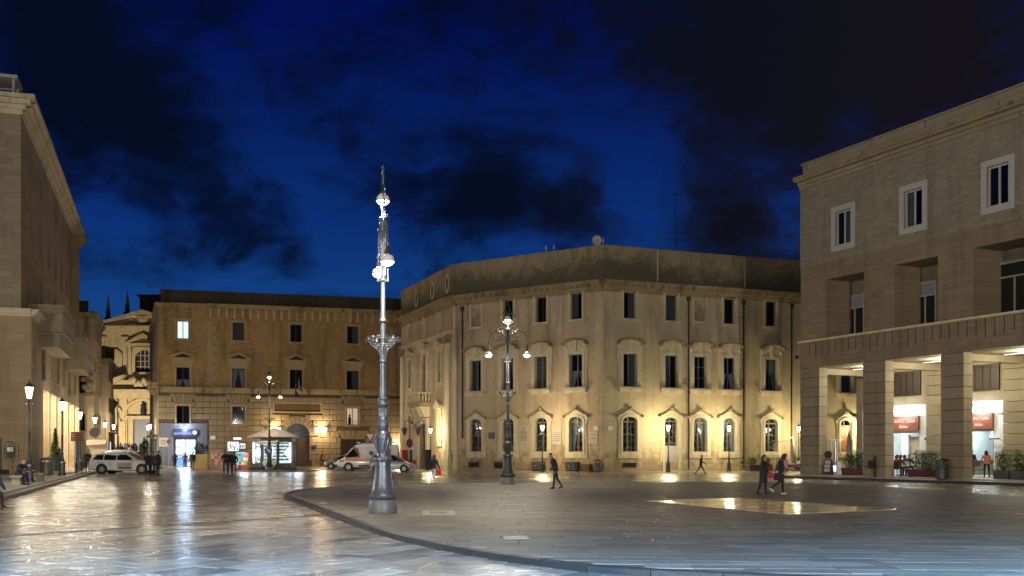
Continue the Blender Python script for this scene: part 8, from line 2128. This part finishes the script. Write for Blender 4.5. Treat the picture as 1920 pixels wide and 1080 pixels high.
obj('guard', g, M['galv'], t); obj('panel', MB().box(-.16, -.305, .2, .16, -.285, .6), M['panel_white'], t); obj('control', MB().box(-.05, -.29, .65, .05, -.27, .75), M['plastic_dark'], t)
q = ray_pt(1556, 1.4); t = thing('pyramid_heater', 'second dark-topped patio heater half hidden behind the menu board', 'heater', (q.x, q.y, zf), FR.ang)
obj('base_cabinet', MB().frust(0, 0, .05, .85, .26, .26, .22, .22), M['plastic_dark'], t); b = MB()
for x in (-1, 1):
    for y in (-1, 1): b.tube([(x*.22, y*.22, .85), (x*.14, y*.14, 2.25)], .022, 5)
obj('frame', b, M['steel'], t); obj('top_plate', MB().box(-.34, -.34, 2.252, .34, .34, 2.29), M['plastic_dark'], t)
q = ray_pt(1553, .4); t = thing('menu_board', 'dark A-shaped menu board with white sheets beside the patio heater', 'menu board', (q.x, q.y, zf), FR.ang+.35)
for s in (-1, 1):
    b = MB(); b.add([(-.28, s*.22, 0), (.28, s*.22, 0), (.28, s*.03, 1.0), (-.28, s*.03, 1.0), (-.28, s*.19, 0), (.28, s*.19, 0), (.28, 0, 1.0), (-.28, 0, 1.0)], [(0, 1, 2, 3), (7, 6, 5, 4), (0, 4, 5, 1), (1, 5, 6, 2), (2, 6, 7, 3), (3, 7, 4, 0)]); obj('board', b, M['grey_cloth'], t)
b = MB()
for k in range(3): z = .2+.26*k; y = -.228+.19*z; b.add([(-.2, y, z), (.2, y, z), (.2, y+.04, z+.2), (-.2, y+.04, z+.2)], [(0, 1, 2, 3)])
obj('menu_sheet', b, M['white_trim'], t)
d = MB(); d.lathe([(.26, 0), (.26, .02)], 16); d.v = [(x, -.02-z, 1.3+y) for x, y, z in d.v]; obj('round_topper', d, M['plastic_dark'], t)
# hedge planters with glass screens
def hedge(px0, px1, d, label, h, leafm, pot, seed, screen=True, zf=AZF, n=700):
    rf_ = ray_face(d); u0, u1 = rf_.at(px0), rf_.at(px1); c = (u0+u1)/2; w = u1-u0; q = FR.pt(c, d)
    planter('hedge_planter', label, (q.x, q.y, zf), FR.ang, w, .55, .42, h, leafm, pot, n, .075, 'box', 'planter', 'hedge planters in the arcade', seed)
    if screen:
        q = FR.pt(c, d+.42); t = thing('glass_screen', 'clear glass screen behind the %s' % label.split(' in ')[0], 'glass screen', (q.x, q.y, zf), FR.ang)
        obj('pane', MB().box(-w/2+.06, -.008, .15, w/2-.06, .008, 1.55), M['shop_glass'], t); b = MB(); b.box(-w/2, -.03, 0, -w/2+.055, .03, 1.62); b.box(w/2-.055, -.03, 0, w/2, .03, 1.62); b.box(-w/2+.056, -.02, 1.552, w/2-.056, .02, 1.59); obj('screen_frame', b, M['galv'], t)
hedge(1583, 1622, .9, 'dark clipped hedge in the far arcade bay', .95, 'leaf_dark', 'pot_purple', 31)
hedge(1707, 1765, .9, 'tall dark hedge in the middle arcade bay', 1.0, 'leaf_dark', 'pot_purple', 32)
hedge(1868, 1896, 1.2, 'light green bush with bare stems in the near arcade bay', .95, 'leaf', 'pot_grey', 33, True, AZF, 420); hedge(1899, 1930, 1.2, 'second light green bush in the near arcade bay', .95, 'leaf', 'pot_grey', 34, True, AZF, 420)
# people and tables under the arcade
def arc(px, d): return ray_pt(px, d)
g = 'cafe chairs under the arcade'
SIT = dict(sit=True, seat=.45, lean=8, head=8, legs=((84, 86, 6), (84, 86, 6)), arms=((30, 10, 50, 15), (30, 10, 50, 15)), bulk=1.1)
def sitter(label, px, d, rz, cols, hair, chairlab, ch='steel', hl=.08):
    q = arc(px, d); chair(chairlab, (q.x, q.y, AZF), rz, ch, g); o = B(label, 1.68, SIT, cols, hair=hair, hairlen=hl, voxel=.022); o.location = (q.x, q.y, AZF+.02); o.rotation_euler = (0, 0, rz)
sitter('person in dark red sitting left at the cafe table', 1679, 1.6, FR.ang+.3, ('red_cloth', 'black', 'shoe'), 'hair', 'cafe chair of the person in dark red', 'plastic_dark')
sitter('person in olive jacket seen from behind at the cafe table', 1686, .9, FR.ang+1.4, ('olive', 'black', 'shoe'), 'hair_brown', 'cafe chair of the person in olive', 'plastic_dark')
sitter('person with dark hair in the pale cafe chair', 1697, 1.3, FR.ang+2.6, ('black', 'denim', 'shoe'), 'hair_brown', 'pale cafe chair facing the table')
q = arc(1689, 1.7); table('round cafe table among the seated people', (q.x, q.y, AZF))
q = arc(1703, 4.6); o = B('person in dark top sitting inside near the cafe doorway', 1.7, SIT, ('black', 'black', 'shoe'), voxel=.024); o.location = (q.x, q.y, AZF+.02); o.rotation_euler = (0, 0, FR.ang-.4); chair('dark chair near the cafe doorway', (q.x, q.y, AZF), FR.ang-.4, 'plastic_dark')
q = arc(1850, 3.6); o = B('woman in coral top and black trousers standing with her back to the square', 1.58, dict(lean=6, legs=((2, 2, 5), (-2, 2, 5)), arms=((20, 16, 62, 15), (14, 18, 60, 15))), ('coral', 'black', 'shoe'), hair='hair', hairlen=.22, voxel=.018); o.location = (q.x, q.y, AZF); o.rotation_euler = (0, 0, PI/2-.1)
for px, d, rz, lab in ((1836, 3.6, .6, 'brown cafe chair left of the woman in coral'), (1866, 3.9, 2.4, 'brown cafe chair right of the woman in coral')):
    q = arc(px, d); chair(lab, (q.x, q.y, AZF), rz, 'wood_box', g)
q = arc(1862, 4.4); table('small cafe table beside the woman in coral', (q.x, q.y, AZF))
for px, hgt, lab in ((1822, 1.62, 'person in black standing at the cafe glass behind the pillar edge'),):
    q = arc(px, 4.9); o = B(lab, hgt, STAND, ('black', 'black', 'shoe')); o.location = (q.x, q.y, AZF); o.rotation_euler = (0, 0, 1)
# bin hung on the pillar, cctv, small fittings
u = (pil[1][0]+pil[1][1])/2+.15; t = thing('pillar_bin', 'small dark bin on a post beside the second arcade pillar', 'bin', FR.pt(u, -.32, .145), FR.ang)
obj('bin_bucket', MB().lathe([(.17, .55), (.21, .6), (.23, 1.05), (.22, 1.06)], 12), M['navy'], t, True); obj('bin_post', MB().box(.24, -.04, 0, .32, .04, 1.35), M['iron'], t); obj('bin_bracket', MB().box(.16, -.03, .95, .239, .03, 1.0), M['iron'], t)
t = thing('security_camera', 'small security camera on the corner of the arcaded building', 'camera', FR.pt(-.002, .15, 8.2), FR.ang); obj('arm', MB().tube([(0, 0, .2), (-.45, 0, .2), (-.5, 0, .05)], .03, 6), M['white_trim'], t); b = MB(); b.ball((-.5, 0, -.06), (.14, .14, .14), 10, 7); obj('dome', b, M['plastic_dark'], t, True); obj('mount', MB().box(-.03, -.1, .08, 0, .1, .32), M['white_trim'], t)
q = shop_info[1]; t = thing('heat_lamp', 'slim heating lamp on a bent arm at the right cafe front', 'heater', FR.pt(q[1]+.001, BD-.05, 2.35), FR.ang); obj('arm', MB().tube([(0, 0, -.3), (-.1, -.1, 0), (-.4, -.25, .15)], .02, 5), M['galv'], t); obj('lamp_head', MB().box(-1.0, -.34, .12, -.4, -.18, .2), M['bin'], t)
t = thing('security_camera', 'white security camera beside the right cafe sign', 'camera', FR.pt(q[1]-.25, BD+.0, 4.0), FR.ang); obj('bracket', MB().box(-.04, -.2, 0, .04, 0, .06), M['white_trim'], t); obj('camera_body', MB().box(-.22, -.3, -.06, .06, -.18, .06), M['white_trim'], t)
q = shop_info[0]; t = thing('wall_buzzer', 'small grey box on the white wall beside the cafe doorway', 'intercom', FR.pt(q[3]+.55, BD+.0, 2.5), FR.ang); obj('box_body', MB().box(-.08, -.06, 0, .08, 0, .14), M['bin'], t)
# blue litter box and step at the palazzo shop, low step along its front
m = FP.mb(); m.box(-1.0, -1.6, -.05, uA-AWr-1, -.21, .13); struct('palazzo_step', m, M['pavement'])
m = MB(); m.M = FA.M.copy(); m.box(-.6, -1.1, -.03, FA.L, -.14, .012); m.M = FB.M.copy(); m.box(.05, -1.1, -.03, FB.L, -.14, .014); struct('palace_pavement', m, M['pavement'])
for o in list(bpy.data.objects):
    if 'hand' in o: del o['hand']
